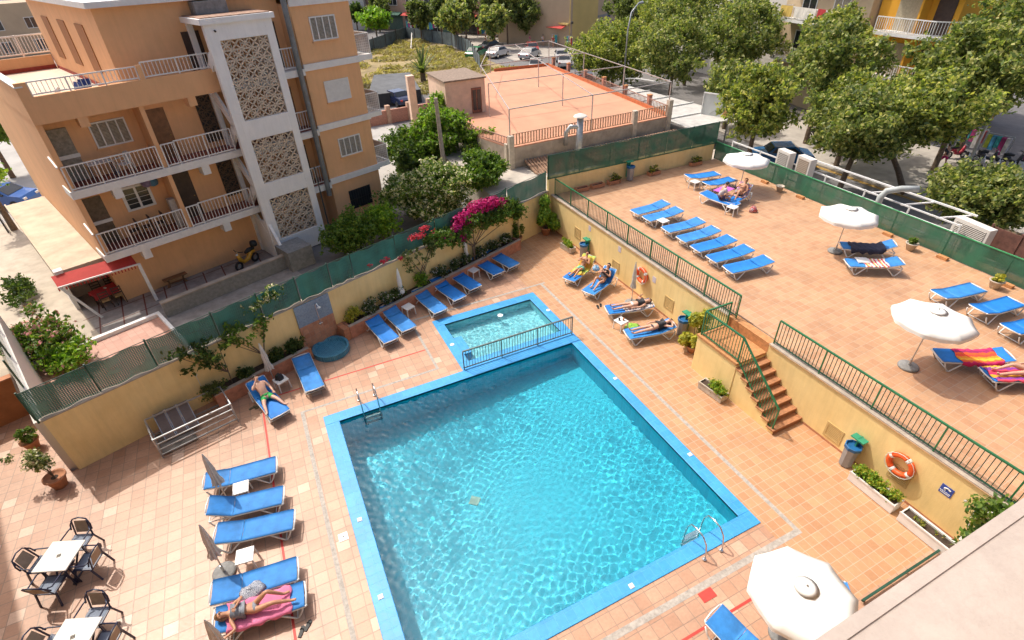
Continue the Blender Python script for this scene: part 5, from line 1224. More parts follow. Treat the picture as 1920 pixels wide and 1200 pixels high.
# right block bands, roof and windows
for z in (1.72, 4.62, 7.58, 10.38):
    B(13.86, 27.28, z, 17.16, 27.398, z+.30).build('floor_band', white_paint, t)
B(13.8, 27.2, 10.69, 17.4, 41.9, 10.9).build('roof_slab', white_paint, t)
B(6.0, 28.2, 10.91, 14.2, 41, 11.12).build('roof_slab', white_paint, t)
def louvre(u0, u1, z0, z1, v, n=4, m_sl=None, closed=False):
    f = MB(); fr = .06
    B(u0, v-.05, z0, u0+fr, v, z1, f); B(u1-fr, v-.05, z0, u1, v, z1, f); B(u0+fr, v-.05, z0, u1-fr, v, z0+fr, f); B(u0+fr, v-.05, z1-fr, u1-fr, v, z1, f)
    for k in range(1, n): uu = u0 + (u1-u0)*k/n; B(uu-.025, v-.048, z0+fr, uu+.025, v-.001, z1-fr, f)
    w_ = f.build('window', white_paint, t)
    s_ = MB(); z = z0+fr+.02
    while z < z1-fr: s_.bar((u0+fr-ox, v-.022-oy, z), (u1-fr-ox, v-.022-oy, z), .03, .016 if not closed else .045); z += .055
    s_.build('louvres', m_sl or white_paint, w_)
    B(u0+fr, v-.008, z0+fr, u1-fr, v-.002, z1-fr).build('pane', curtain if not closed else white_paint, w_)
    B(u0-.05, v-.09, z0-.06, u1+.05, v, z0-.002).build('sill', orange_plaster, w_)
lg = mat('louvre_grey', (.45, .42, .38), .6, .15, 9)
louvre(14.72, 16.14, 8.82, 9.88, 27.4, m_sl=lg); louvre(14.78, 16.22, 5.92, 6.95, 27.4, n=1, closed=True); louvre(14.87, 16.27, 2.99, 4.0, 27.4, m_sl=lg)
f = B(14.85, 27.36, -.12, 16.3, 27.398, 1.0).build('window', dark_glass, t)
g_ = MB()
for k in range(9): u = 14.95+k*.16; g_.bar((u-ox, 27.33-oy, -.12), (u-ox, 27.33-oy, 1.0), .02)
g_.bar((14.85-ox, 27.33-oy, .45), (16.3-ox, 27.33-oy, .45), .02); g_.build('grille', black_rubber, f)
# balcony doors and windows behind
def door(u0, u1, z0, z1, m, v=VW, nm='door'):
    o = B(u0, v-.04, z0, u1, v-.002, z1).build(nm, m, t)
    MB().lathe([(0,0),(.03,0),(.03,.03),(0,.035)], 8, (u1-.12-ox, v-.07-oy, z0+1.0)).build('handle', mat('brass', (.5,.35,.1), .3, .1, 9, metal=.8), o); return o
for k, z in enumerate((1.86, 4.78)):
    o = B(2.98, VW-.05, z, 3.66, VW-.002, z+2.15).build('balcony_door', curtain if k else mat('door_glass_brown', (.12, .085, .06), .4, .3, 6), t)
    B(2.94, VW-.08, z+.95, 3.70, VW-.051, z+1.1).build('rail_bar', white_plastic, o)
    door(6.62, 7.40, z, z+2.2, wood if k else wood_dark)
louvre(4.40, 5.78, 5.86, 6.90, VW, m_sl=mat('louvre_tan', (.52, .44, .33), .6, .15, 9), n=4)
f = MB(); B(4.40, VW-.06, 2.96, 5.60, VW-.002, 4.06, f); w_ = f.build('window', white_paint, t)
B(4.52, VW-.075, 3.06, 4.95, VW-.061, 3.96).build('pane', dark_glass, w_); B(5.05, VW-.075, 3.06, 5.48, VW-.061, 3.96).build('pane', dark_glass, w_)
g_ = MB()
for cu in (4.52, 5.05):
    for k in range(1, 4): g_.bar((cu-ox, VW-.085-oy, 3.06+k*.22), (cu+.43-ox, VW-.085-oy, 3.06+k*.22), .014)
g_.build('glazing_bars', white_paint, w_)
breeze = mat('breeze_block', (.60, .50, .39), .9, .2, 10, bump=.3)
def grille(u0, u1, z0, z1, v, cell, m, back=None, th=.05, bw_=.045):
    b = MB(); nu = max(1, round((u1-u0)/cell)); nz = max(1, round((z1-z0)/cell)); cu, cz = (u1-u0)/nu, (z1-z0)/nz
    def P(u, z): return (u-ox, v-oy, z)
    for i in range(nu):
        for j in range(nz):
            x, y = u0+i*cu, z0+j*cz; mx_, my_ = x+cu/2, y+cz/2
            b.bar(P(x, y), P(x+cu, y+cz), bw_, th); b.bar(P(x+cu, y), P(x, y+cz), bw_, th*.9)
            if (i + j) % 2: b.bar(P(mx_, y), P(mx_, y+cz), bw_*.7, th*.8, up=(0,1,0)); b.bar(P(x, my_), P(x+cu, my_), bw_*.7, th*.8)
    for i in range(nu+1): b.bar(P(u0+i*cu, z0), P(u0+i*cu, z1), bw_*.45, th*1.1, up=(0,1,0))
    for j in range(nz+1): b.bar(P(u0, z0+j*cz), P(u1, z0+j*cz), bw_*.45, th*1.1)
    return b.build('lattice_screen', m, t)
for z in (2.35, 5.1):
    B(8.75, VW-.01, z, 9.45, VW-.002, z+2.05).build('recess_shade_sheet', black_rubber, t); grille(8.75, 9.45, z, z+2.05, VW-.05, .34, mat('screen_dark', (.12, .08, .05), .8, .3, 8))  # flat black sheet on the wall paints the shade behind the lattice
o = B(5.93, 27.75, 1.87, 6.2, 28.1, 3.25).build('louvred_cupboard', lg, t)
door(9.2, 9.95, 7.72, 9.75, wood_dark, 28.62); door(12.9, 13.5, 7.72, 9.75, wood_dark, 28.60); door(12.9, 13.5, 4.78, 6.8, wood, 28.60); door(12.9, 13.5, 1.87, 3.8, wood_dark, 28.60)
# left end slit windows on the side of the roof storey, recess shade painted as flat darker orange panels
for v in (31, 34.2, 37.5):
    B(6.20, v, 8.3, 6.238, v+1.3, 10.2).build('painted_recess', mat('recess_shade_orange', (.36, .16, .06), .8, .1, 5), t)
# right-hand end balconies
for z in (1.72, 4.62, 7.58):
    B(17.162, 27.5, z, 18.05, 31.5, z+.26).build('balcony_slab', white_paint, t)
    for v0, u0, u1, v1 in ((27.55, 17.12, 18.0, 27.55), (27.55, 18.0, 18.0, 31.4)):
        a, c = (u0-ox, v0-oy), (u1-ox, v1-oy); zz = z+.26
        MB().bar((*a, zz+1.0), (*c, zz+1.0), .04).build('top_rail', white_paint, t)
        MB().add([(*a, zz+.05), (*c, zz+.05), (*c, zz+.97), (*a, zz+.97)], [(0,1,2,3)]).build('mesh_infill', meshmat('balcony_mesh', (.45, .42, .40), (.12, .12, .01), .5) if 'balcony_mesh' not in MATS else MATS['balcony_mesh'], t)
        MB().bar((*c, zz), (*c, zz+1.0), .04).build('rail_post', white_paint, t)
# gutter pipe
MB().tube([(13.57-ox, 27.22-oy, 1.2), (13.57-ox, 27.22-oy, 11.0)], .13, 12).build('flue', mat('flue_grey', (.20, .215, .22), .55, .2, 3, metal=.3), t)
MB().tube([(12.75-ox, 26.55-oy, 3.2), (12.75-ox, 26.55-oy, -1.0)], .035, 8).build('drainpipe', mat('pipe_dark', (.05,.06,.06), .5, .2, 4), t)
# white stair tower
tv = 26.6; ut, ur = 9.5, 12.5
b = MB()
grs = [(10.0, 12.12, 6.1, 9.46), (10.1, 12.15, 3.08, 5.22), (10.15, 12.22, .05, 2.28)]
B(ut, tv, -1, 10.0, tv+.22, 10.1, b); B(12.14, tv, -1, ur, tv+.22, 10.1, b)
zs = [-1, .05, 2.28, 3.08, 5.22, 6.1, 9.46, 10.1]
for i in range(0, 8, 2): B(10.001, tv+.002, zs[i], 12.139, tv+.218, zs[i+1], b)
B(12.28, tv+.221, -1, ur-.001, VW+.6, 10.1, b)
b.build('stair_tower', white_plaster, t)
for g4 in grs: grille(10.0, 12.14, g4[2], g4[3], tv+.11, .42, breeze, th=.07, bw_=.055)
B(9.5, 28.4, -1, 9.72, 28.65, 10.098).build('tower_column', white_plaster, t)
b = MB()
for z in (7.35, 4.45, 1.55): B(9.73, tv+.23, z, 12.27, VW-.3, z+.25).build('tower_landing', white_plaster, t)
bb = MB()
for k, z in enumerate((8.9, 7.4, 5.95, 4.5, 3.0, 1.55)):
    p0 = (9.6-ox, tv+.3-oy, z); p1 = (9.6-ox, VW-oy-.2, z-1.45)
    if k % 2: p0, p1 = (p0[0], p1[1], z), (p1[0], tv+.3-oy, z-1.45)
    bb.bar(p0, p1, .12, .42)
bb.build('stair_stringer', white_plaster, t)
b = MB(); b.add([(9.55-ox, tv+.1-oy, 1.2), (9.55-ox, 28.2-oy, .9), (9.55-ox, 28.4-oy, -1.0), (9.55-ox, 25.3-oy, -1.0)], [(0,1,2,3)]); o = b.build('lower_stringer', white_plaster, t); o.modifiers.new('s', 'SOLIDIFY').thickness = .14
B(9.35, tv-.12, 10.101, 12.62, VW+.5, 10.32).build('tower_roof', white_plaster, t)
B(9.47, tv, 10.321, 12.5, VW+.4, 10.36).build('roof_felt', mat('felt_rust', (.36, .22, .15), .9, .3, 5), t)
B(9.9, 28.0, 10.37, 11.3, 28.9, 10.85).build('chimney', concrete_grey, t)
MB().tube([(9.9-ox, 26.58-oy, 9.85), (9.9-ox, 26.50-oy, 9.83)], .04, 8).build('camera_mount', black_rubber, t)
# satellite of things on its balconies
def gthing(name, lab, cat, u, v, z, rz=0, group=None): x, y = bv(u, v); return thing(name, lab, cat, (x, y, z), BA + rz, group)
def white_chair(u, v, z, rz, lab, m=None, group='white plastic chairs on the balconies'):
    m = m or white_plastic; t2 = gthing('plastic_chair', lab, 'chair', u, v, z, rz, group)
    MB().box(-.22, -.22, .40, .22, .22, .43).build('seat', m, t2)
    b = MB()
    for k in range(7): a = -.9 + k*.3; b.bar((.24*math.cos(a)*0-.2+.02*abs(a), .24*math.sin(a), .43), (-.27, .22*math.sin(a), .86-.08*a*a), .03)
    b.tube([(-.2, -.24, .62), (-.27, -.2, .82), (-.28, 0, .88), (-.27, .2, .82), (-.2, .24, .62)], .02, 6); b.build('backrest', m, t2)
    for a in (-1, 1):
        for c in (-1, 1): MB().bar((a*.2, c*.2, .4), (a*.25, c*.24, 0), .035).build('leg', m, t2)
        MB().tube([(.22, a*.24, .42), (.22, a*.26, .62), (-.22, a*.25, .64)], .018, 6).build('armrest', m, t2)
white_chair(4.95, 27.95, 4.79, R(200), 'white plastic armchair on the upper orange balcony under the louvred window')
t2 = gthing('balcony_table', 'small grey table on the upper orange balcony left of the white chair', 'table', 4.1, 28.0, 4.79)
MB().box(-.45, -.25, .66, .45, .25, .70).build('table_top', far_white, t2)
for a in (-1, 1):
    for c in (-1, 1): MB().bar((a*.4, c*.2, .66), (a*.4, c*.2, 0), .04).build('leg', navy_metal, t2)
for i, u in enumerate((4.2, 4.75, 5.3)):
    t2 = gthing('balcony_chair', ['dark chair at the left on the lower orange balcony', 'dark chair in the middle of the lower orange balcony', 'dark chair at the right on the lower orange balcony by the cupboard'][i], 'chair', u, 28.0, 1.875, R(180), 'dark chairs on the lower balcony')
    MB().box(-.2, -.2, .42, .2, .2, .45).build('seat', wood_dark, t2); MB().box(-.2, -.2, .46, -.16, .2, .9).build('backrest', wood_dark, t2)
    for a in (-1, 1):
        for c in (-1, 1): MB().bar((a*.18, c*.18, .42), (a*.18, c*.18, 0), .035).build('leg', wood_dark, t2)
for i, (u, z, m) in enumerate([(5.75, 4.05, mat('bundle_blue', (.08,.20,.32), .8, .2, 6)), (5.5, 4.08, mat('bundle_violet', (.22,.18,.30), .8, .2, 6))]):
    x, y = bv(u, 28.3); tag(MB().lathe([(.02,-.2),(.2,-.12),(.24,.05),(.12,.2),(0,.22)], 10).build('bundle', m, loc=(x, y, z), smooth=True), ['blue bundle hanging under the lower balcony ceiling', 'violet bundle hanging beside the blue one under the balcony ceiling'][i], 'bundle')
# folded sunbeds and a chair on the roof terrace
for i, (u, v, lab) in enumerate([(4.35, 28.3, 'dark blue folding chair on the roof terrace behind the railing'), (4.85, 28.6, 'second dark blue folding chair on the roof terrace')]):
    t2 = gthing('folding_chair', lab, 'chair', u, v, 7.57, R(40*i+200), 'folding chairs on the roof terrace')
    MB().box(-.22, -.22, .38, .22, .22, .41).build('seat', mat('navy_canvas', (.02, .05, .2), .8, .1, 6), t2); b = MB(); b.add([(-.22,-.22,.42),(-.22,.22,.42),(-.38,.22,.92),(-.38,-.22,.92)], [(0,1,2,3)]); o = b.build('backrest', MATS['navy_canvas'], t2); o.modifiers.new('s','SOLIDIFY').thickness = .02
    for c in (-1, 1): MB().bar((.2, c*.22, 0), (-.25, c*.22, .6), .025).build('leg', white_paint, t2); MB().bar((-.25, c*.22, 0), (.22, c*.22, .58), .025).build('leg', white_paint, t2)
white_chair(3.7, 28.2, 7.57, R(150), 'white plastic chair on the roof terrace left of the folding chairs')

# ------------------------------------------------------------ annex, awning, courtyard
cy = mat('courtyard_paving', (.30, .27, .245), .8, .22, 2.2, bump=.3)
t = gthing('flat_roof_annex', 'low annex with a wide sand-coloured flat roof left of the orange block', 'building', 1.2, 28.6, BL)
MB().box(-.35, 0, 2.15, 1.43, 11.5, 2.38).build('roof', sand_roof, t); MB().box(-.42, -.02, 2.14, -.352, 11.5, 2.46).build('roof_edge', sand_roof, t)
MB().box(-.3, 2.2, 0, 1.4, 11.4, 2.148).build('wall', render_wall, t); MB().box(-.42, -.25, 2.2, -.1, .1, 2.5).build('white_block', white_paint, t)
MB().box(-.35, .9, 0, -.2, 2.19, 2.13).build('pier', white_plaster, t)
t = gthing('awning', 'red awning with a white front bar over the restaurant tables', 'awning', .62, 28.4, BL)
MB().add([(0,0,2.36),(3.0,-.35,2.36),(3.0,-1.0,2.05),(0,-.62,2.05)], [(0,3,2,1)]).build('cloth', awning_red, t).modifiers.new('s','SOLIDIFY').thickness = .02
MB().bar((0,-.63,2.04),(3.05,-1.02,2.04), .06).build('front_bar', white_paint, t)
b = MB()
for k in range(24): f_ = k/23; b.bar((3.0*f_, -.62-.38*f_, 2.02), (3.0*f_, -.62-.38*f_, 1.86), .05, .01)
b.bar((0,-.62,2.02),(3.0,-1.0,2.02), .01); b.build('valance', awning_red, t)
MB().bar((3.05,-1.0,2.04),(3.08,-.9,0), .13).build('post', white_paint, t); MB().bar((.05,-.6,2.04),(.85,-.55,0), .1).build('post', white_paint, t)
tb = None
for i, (u, v, lab) in enumerate([(2.2, 29.05, 'long restaurant table with a red cloth under the red awning'), (3.2, 30.6, 'second red-clothed restaurant table deep in the shade under the awning')]):
    t2 = gthing('restaurant_table', lab, 'table', u, v, BL, R(8), 'restaurant tables under the awning')
    MB().box(-.62, -.33, .70, .62, .33, .74).build('table_top', red_cloth, t2); MB().box(-.625, -.335, .5, .625, -.332, .742).build('cloth_skirt', red_cloth, t2); MB().box(-.625, .332, .5, .625, .335, .742).build('cloth_skirt', red_cloth, t2)
    for a in (-1, 1):
        for c in (-1, 1): MB().bar((a*.52, c*.26, .7), (a*.52, c*.26, 0), .05).build('leg', wood_dark, t2)
    if i == 0: tag(MB().lathe([(0,0),(.06,0),(.07,.06),(0,.07)], 4).build('napkin_holder', canvas_cream, loc=(*bv(u, v), BL+.743)), 'small cream napkin holder in the middle of the red table', 'napkin holder')
def wchair(u, v, rz, lab):
    t2 = gthing('wooden_chair', lab, 'chair', u, v, BL, rz, 'wooden chairs under the awning')
    MB().box(-.2, -.2, .42, .2, .2, .46).build('seat', mat('straw', (.42, .28, .12), .8, .2, 12), t2)
    for a in (-1, 1):
        for c in (-1, 1): MB().bar((a*.18, c*.18, .45 if a > 0 else .95), (a*.19, c*.19, 0), .04).build('leg', wood_dark, t2)
    for z in (.62, .75, .9): MB().bar((-.18, -.18, z), (-.18, .18, z), .02, .05).build('back_slat', wood_dark, t2)
    return t2
for u, v, rz, lab in [(1.95, 28.55, 90, 'wooden chair in front of the red table, left one'), (2.5, 28.6, 90, 'wooden chair in front of the red table, right one'), (1.95, 29.6, -90, 'wooden chair behind the red table, left one'), (2.55, 29.6, -90, 'wooden chair behind the red table, right one'), (3.6, 29.2, 180, 'wooden chair standing by the white awning post'), (3.75, 30.0, 180, 'wooden chair beside the second red table')]: wchair(u, v, R(rz), lab)
polysheet('courtyard', [(.4, 24), (9.6, 24), (9.6, 28.6), (3.9, 28.6), (3.9, 42), (.4, 42)], 0, cy, loc=(0, 0, BL + .015), rotz=BA)
strm = mat('paving_stripe', (.16, .05, .035), .8, .2, 8)
for k in range(9):
    x, y = bv(.95 + k*.95, 26.0); s_ = tag(MB().box(-.03, 0, 0, .03, 2.55 if k > 2 else 6.0, .004).build('paving_stripe', strm, loc=(x, y, BL + .0165), rotz=BA - .22), kind='structure')
for k in range(2):
    x, y = bv(.8, 27.0 + k*1.2); tag(MB().box(0, -.02, 0, 8.6, .02, .003).build('paving_stripe', strm, loc=(x, y, BL + .0185), rotz=BA), kind='structure')
polysheet('side_walk', [(-3, 24.2), (.98, 24.2), (.98, 45), (-.6, 45)], 0, mat('walk_cream', (.47, .40, .31), .85, .15, 1.4), loc=(0, 0, BL + .02), rotz=BA)
t = gthing('pink_patio', 'sunken pink-tiled patio with a pale kerb beyond the mesh fence', 'patio', -1.5, 23.4, BL + .03)
MB().box(0, -6, 0, 4.7, 2.3, .05).build('floor', tilemat('patio_pink', (.50, .26, .19), (.56, .32, .24), (.42, .22, .16), .3, .3, .6, ms=.008, stain=.15), t)
MB().box(-.12, 2.302, 0, 4.85, 2.5, .22).box(-.15, -6, 0, -.002, 2.301, .22).box(4.702, -6, 0, 4.85, 2.301, .22).build('kerb', white_plaster, t)
t = gthing('garden_wall', 'low grey concrete wall between the courtyard and the pool boundary', 'wall', 3.5, 25.4, BL)
MB().box(0, 0, 0, 6.2, .22, .75).build('wall', concrete_grey, t); MB().box(-.02, -.03, .752, 6.2, .25, .80).build('coping', render_wall, t)
MB().box(5.9, -.6, 0, 7.2, .8, 1.1).build('block', concrete_grey, t)
t = gthing('bench', 'wooden bench with curved supports against the ground floor orange wall', 'bench', 4.95, 28.25, BL)
MB().box(-.55, -.17, .42, .55, .17, .47).build('seat', wood, t, bevel=.02)
for a in (-.38, .38): MB().tube([(a, 0, .42), (a*.85, 0, .25), (a*1.1, 0, .0)], [.06, .04, .07], 8).build('leg', wood, t)
MB().bar((-.38, 0, .18), (.38, 0, .18), .05).build('stretcher', wood, t)
# moped
def moped(lab, loc, rz, body, group=None, first=[None]):
    t = thing('scooter', lab, 'scooter', loc, rz, group)
    for x in (-.55, .55):
        w_ = MB().tube([(x + .2*math.cos(a), 0, .23 + .2*math.sin(a)) for a in [k*math.pi/8 for k in range(17)]], .055, 8).build('wheel', black_rubber, t, True)
        MB().tube([(x, -.03, .23), (x, .03, .23)], .12, 10).build('rim', steel, w_)
    MB().tube([(-.62, 0, .62), (-.3, 0, .60), (-.15, 0, .36), (.2, 0, .30), (.38, 0, .55), (.42, 0, .85)], [.10, .14, .12, .09, .12, .07], 10).build('fairing', body, t, True)
    MB().tube([(-.62, 0, .76), (-.3, 0, .77), (-.05, 0, .72)], [.09, .12, .08], 8).build('saddle', black_rubber, t, True)
    MB().tube([(.55, 0, .25), (.42, 0, .85), (.36, 0, 1.0)], .03, 6).build('fork', steel, t)
    MB().tube([(.30, -.32, 1.0), (.38, -.12, .97), (.38, .12, .97), (.30, .32, 1.0)], .02, 6).build('handlebar', black_rubber, t)
    MB().lathe([(0,0),(.07,0),(.06,.05),(0,.07)], 10, (.45, 0, .82)).build('headlight', white_plastic, t)
    return t
moped('yellow and black moped parked on the courtyard paving by the white stair tower', (*bv(8.2, 27.35), BL + .02), BA + R(200), mat('moped_yellow', (.65, .32, .02), .35, .1, 5))
t = gthing('top_case', 'black storage box on the back of the yellow moped', 'box', 8.85, 27.55, BL + .86); MB().lathe([(0,0),(.16,0),(.2,.1),(.16,.26),(0,.3)], 10).build('box', black_rubber, t, True)
# plants round the court
shrub('flowering_shrub', 'pink-flowered green shrub mass at the left edge beside the patio', 'shrub', *bv(-.75, 26.2), BL + .1, 1.3, 2.1, .95, 5200, .11, lf_mid, 201, [fl_pink], .2, nb=12, rot=BA)
shrub('flowering_shrub', 'low bright green shrub spilling over the corner of the pink patio', 'shrub', *bv(-.2, 24.5), BL + .1, 1.1, 1.0, .6, 2600, .10, lf_bright, 202, [fl_pink], .05, nb=8)
shrub('hedge', 'dark clipped hedge along the walk at the left edge', 'hedge', *bv(-.7, 32.5), BL + .1, .6, 2.4, .5, 1600, .1, lf_dark, 203, nb=8, rot=BA)
shrub('garden_bush', 'bright green garden bush behind the mesh fence left of the bougainvillea', 'shrub', *bv(12.6, 23.9), BL + .1, 1.9, 1.1, 1.25, 9000, .10, lf_mid, 204, nb=16, rot=BA)
shrub('garden_bush', 'light green garden bush right behind the red bougainvillea', 'shrub', *bv(14.6, 24.0), BL + .1, 1.2, 1.0, 1.2, 4200, .10, lf_bright, 205, nb=10, rot=BA)
rg = random.Random(9)
bl = clumps(rg, 2.9, 1.5, 70, (0, 0, 1.8), .22)
limb_tree('oleander_tree', 'rounded oleander covered in cream flowers in front of the orange block', 'tree', (8.5, 29.3, BL), [[(rg.uniform(-.2,.2), rg.uniform(-.2,.2), 0), (p[0]*.4, p[1]*.4, 1.2), (p[0]*.8, p[1]*.8, p[2]*.8)] for p in bl[:9]], .07, bl, 38000, .11, lf_mid, 210, mats=[fl_cream], frac=.36, inner=.15)
bl = clumps(rg, 1.5, .9, 34, (0, 0, .95), .28)
limb_tree('garden_tree', 'leafy green tree right of the cream-flowered oleander', 'tree', (11.9, 29.2, .40), [[(0,0,0), (p[0]*.4, p[1]*.4, 1.2), (p[0]*.8, p[1]*.8, p[2]*.8)] for p in bl[:6]], .07, bl, 13000, .12, lf_mid, 211, inner=.15)
bl = clumps(rg, 2.9, 1.6, 55, (0, 0, 1.5), .26)
limb_tree('garden_tree', 'dark green dense tree beside the right corner of the orange block', 'tree', (10.2, 38.0, BL), [[(0,0,0), (p[0]*.4, p[1]*.4, 1.0), (p[0]*.8, p[1]*.8, p[2]*.8)] for p in bl[:6]], .08, bl, 17000, .15, lf_dark, 212, mats=[lf_mid], frac=.6, inner=.15)
bl = clumps(rg, 2.3, 1.6, 46, (-.8, -.6, 1.7), .24) + clumps(rg, 1.3, 1.0, 18, (1.0, -2.8, 1.2), .3)
limb_tree('climbing_vine', 'sprawling yellow-green vine between the wooden pole and the roof terrace house', 'climbing plant', (13.0, 37.6, .0), [[(0,0,0), (p[0]*.4, p[1]*.4, 1.0), (p[0]*.8, p[1]*.8, p[2]*.8)] for p in bl[:7]], .05, bl, 17000, .14, lf_bright, 213, inner=.15, mats=[lf_olive], frac=.3)
bl = [(0, 0, .8 + k*.45, .55, .5, .42) for k in range(8)]
limb_tree('climbing_vine', 'bright ivy column climbing the corner of the little terrace house', 'climbing plant', (13.25, 40.9, BL), [[(0,0,0), (.1,0,2), (0,0,4)]], .05, bl, 4200, .14, lf_bright, 214, inner=.2)
shrub('cypress', 'narrow dark cypress at the corner of the orange block balconies', 'tree', 8.6, 35.2, BL, .45, .45, 1.6, 1500, .13, lf_dark, 215, nb=7)
t = thing('wooden_pole', 'weathered grey pole rising from the garden behind the oleander', 'pole', (11.25, 34.6, BL)); MB().tube([(0,0,0), (-.06,.05,2.7), (-.10,.1,5.6)], [.15, .14, .12], 10).build('pole', mat('pole_wood', (.42, .36, .29), .9, .2, 4, bump=.4), t); MB().bar((-.3,.1,5.3), (.1,.1,5.3), .06).build('crossarm', wood_dark, t)
# ------------------------------------------------------------ neighbouring house with the rust-coloured roof terrace
t = HT = thing('terrace_house', 'low house with a rust-coloured flat roof terrace, balustrades and brick pillars', 'building', (14.6, 30.9, 0))
RZ = 1.8
quadp = [(0, 0), (13.2, .6), (15.6, 23.0), (9.2, 23.6), (-.95, 13.3), (-.8, 3.1)]
MB().prism(quadp, -1.05, RZ - .06).build('wall', render_wall, t)
MB().prism([(x*1.0+.0, y) for x, y in quadp], RZ - .058, RZ).build('roof_floor', roof_rust, t)
rust = mat('rust_paint', (.52, .16, .06), .7, .15, 5)
# inner painted upstand along the street side
MB().bar((13.0, .7, RZ + .14), (15.4, 22.9, RZ + .14), .05, .28).build('painted_upstand', rust, t); MB().bar((15.4, 22.8, RZ + .14), (9.4, 23.4, RZ + .14), .05, .28).build('painted_upstand', rust, t)
pb = mat('baluster_peach', (.56, .34, .22), .85, .2, 6)
gm = mat('rail_rusty', (.34, .20, .15), .7, .25, 7)
def hrail(p, q, z, h, bays, m, gap=.16, bar=.035):
    p, q = Vector((*p, z)), Vector((*q, z)); up = Vector((0, 0, 1)); L = (q-p).length
    MB().bar(p+up*h, q+up*h, .06, .045).build('top_rail', m, t); MB().bar(p+up*.1, q+up*.1, .04).build('bottom_rail', m, t)
    for i in range(bays):
        a, c = p.lerp(q, i/bays), p.lerp(q, (i+1)/bays); b = MB(); n = max(2, int(L/bays/gap)); b.bar(a.lerp(c, .02)+up*.12, a.lerp(c, .98)+up*.12, .02)
        for k in range(n): s_ = a.lerp(c, (k+.5)/n); b.bar(s_+up*.1, s_+up*h, bar)
        b.build('balusters', m, t)
hrail((.15, .1), (9.7, .5), RZ, .8, 5, pb, .2, .075); hrail((10.3, .52), (13.0, .66), RZ, .8, 2, pb, .2, .075); hrail((-.05, .2), (-.75, 3.0), RZ, .6, 2, gm); hrail((-.8, 3.1), (-.85, 9.0), RZ, .5, 2, gm, .3); hrail((13.3, .9), (14.9, 15.5), RZ+.1, .55, 6, gm, .18)
for x, y, h in [(0, 0, .75), (10.0, .5, .85), (13.15, .62, 1.15), (-.1, .3, .2)]: MB().box(x-.17, y-.17, -1.0, x+.17, y+.17, RZ + h).build('corner_pillar', plaster_plant, t)
pil = mat('brick_pillar', (.48, .24, .17), .85, .2, 7, bump=.3)
for k in range(6):
    y = 3.6 + k*3.7; x = 13.3 + y*.107; MB().box(x-.14, y-.14, RZ-.5, x+.14, y+.14, RZ+.85).build('brick_pillar', pil, t); MB().box(x-.17, y-.17, RZ+.851, x+.17, y+.17, RZ+.91).build('pillar_cap', brick_orange, t)
# pergola of tubes over the roof
pg = mat('pergola_tube', (.50, .45, .42), .5, .2, 7, metal=.3)
H2 = RZ + 2.35
ax_ = [(-.1, 0), (3.3, 8.2), (6.2, 15.6), (9.0, 23.2)]; 
for (x0, y0), (x1, y1) in [((.0, .1), (13.1, .7)), ((1.9, 7.6), (13.9, 7.4)), ((4.2, 14.4), (14.6, 14.6)), ((8.8, 22.9), (15.5, 22.8))]:
    MB().bar((x0, y0, H2), (x1, y1, H2), .06).build('pergola_beam', pg, t)
for (x0, y0), (x1, y1) in [((0, .1), (4.2, 14.4)), ((4.2, 14.4), (8.8, 22.9)), ((13.1, .7), (15.5, 22.8)), ((6.3, .4), (11.6, 22.8))]:
    MB().bar((x0, y0, H2), (x1, y1, H2), .05).build('pergola_beam', pg, t)
for x, y in [(0, .1), (6.3, .4), (13.1, .7), (1.9, 7.6), (8.2, 7.5), (13.9, 7.4), (4.2, 14.4), (9.8, 14.5), (14.6, 14.6), (8.8, 22.9), (15.5, 22.8)]:
    MB().bar((x, y, RZ), (x, y, H2), .06).build('pergola_post', pg, t)
# little stair house on the roof
MB().box(-.9, 9.2, -1.05, 2.3, 13.2, 4.25).build('stair_house', mat('stair_house_render', (.74, .54, .40), .9, .12, 1.6, bump=.3), t)
MB().box(-1.0, 9.1, 4.252, 2.4, 13.3, 4.36).build('stair_house_roof', mat('roof_gravel', (.27, .20, .15), .95, .25, 6, bump=.4), t)
o = MB().box(1.15, 9.14, RZ+.02, 1.95, 9.197, RZ+1.85).build('door', mat('door_red_brown', (.26, .10, .06), .6, .2, 5), t); MB().box(1.23, 9.12, RZ+.25, 1.5, 9.139, RZ+1.7).box(1.6, 9.12, RZ+.25, 1.87, 9.139, RZ+1.7).build('panes', dark_glass, o)
tag(MB().prism([(11.6,24.4),(27.9,24.1),(28.1,31.5),(14.6,30.85),(13.75,34.0),(13.6,40.0),(11.6,40.0)], -1.1, .42).build('alley_path', mat('alley_concrete', (.47,.42,.35), .9, .15, 1.2, bump=.2)), kind='structure')
# chimneys and lean-to tiles
t = thing('extractor_duct', 'steel ventilation duct with a round cap at the front rail of the rust roof', 'duct', (19.3, 30.2, -1))
MB().tube([(0,0,0), (0,0,4.2)], .22, 14).build('duct', galv, t, True); MB().lathe([(.46,0),(.40,.07),(.12,.18),(0,.2)], 18, (0,0,4.25)).build('cap', far_white, t); MB().tube([(-.75,.5,2.4),(-.75,.5,3.2),(-.5,.35,3.6),(-.1,0,3.6)], .14, 12).build('side_pipe', galv, t, True)
t = thing('tiled_lean_to', 'lean-to with worn terracotta roof tiles between the rust roof and the green screen', 'building', (14.6, 28.1, -1.62))
MB().box(1.2, .4, 1.0, 13.2, 2.7, 1.9).build('wall', render_wall, t)
b = MB(); b.add([(.9, 0, 1.75), (13.6, .1, 1.95), (13.6, 2.75, 2.55), (.9, 2.75, 2.4)], [(0,1,2,3)]); o = b.build('roof_base', mat('tile_brown', (.20, .12, .08), .9, .3, 5), t)
b = MB()
for k in range(56): x = 1.0 + k*.225; f_ = k/56; b.tube([(x, .0+.1*f_, 1.78+.2*f_), (x, 2.75, 2.44+.14*f_)], .085, 6)
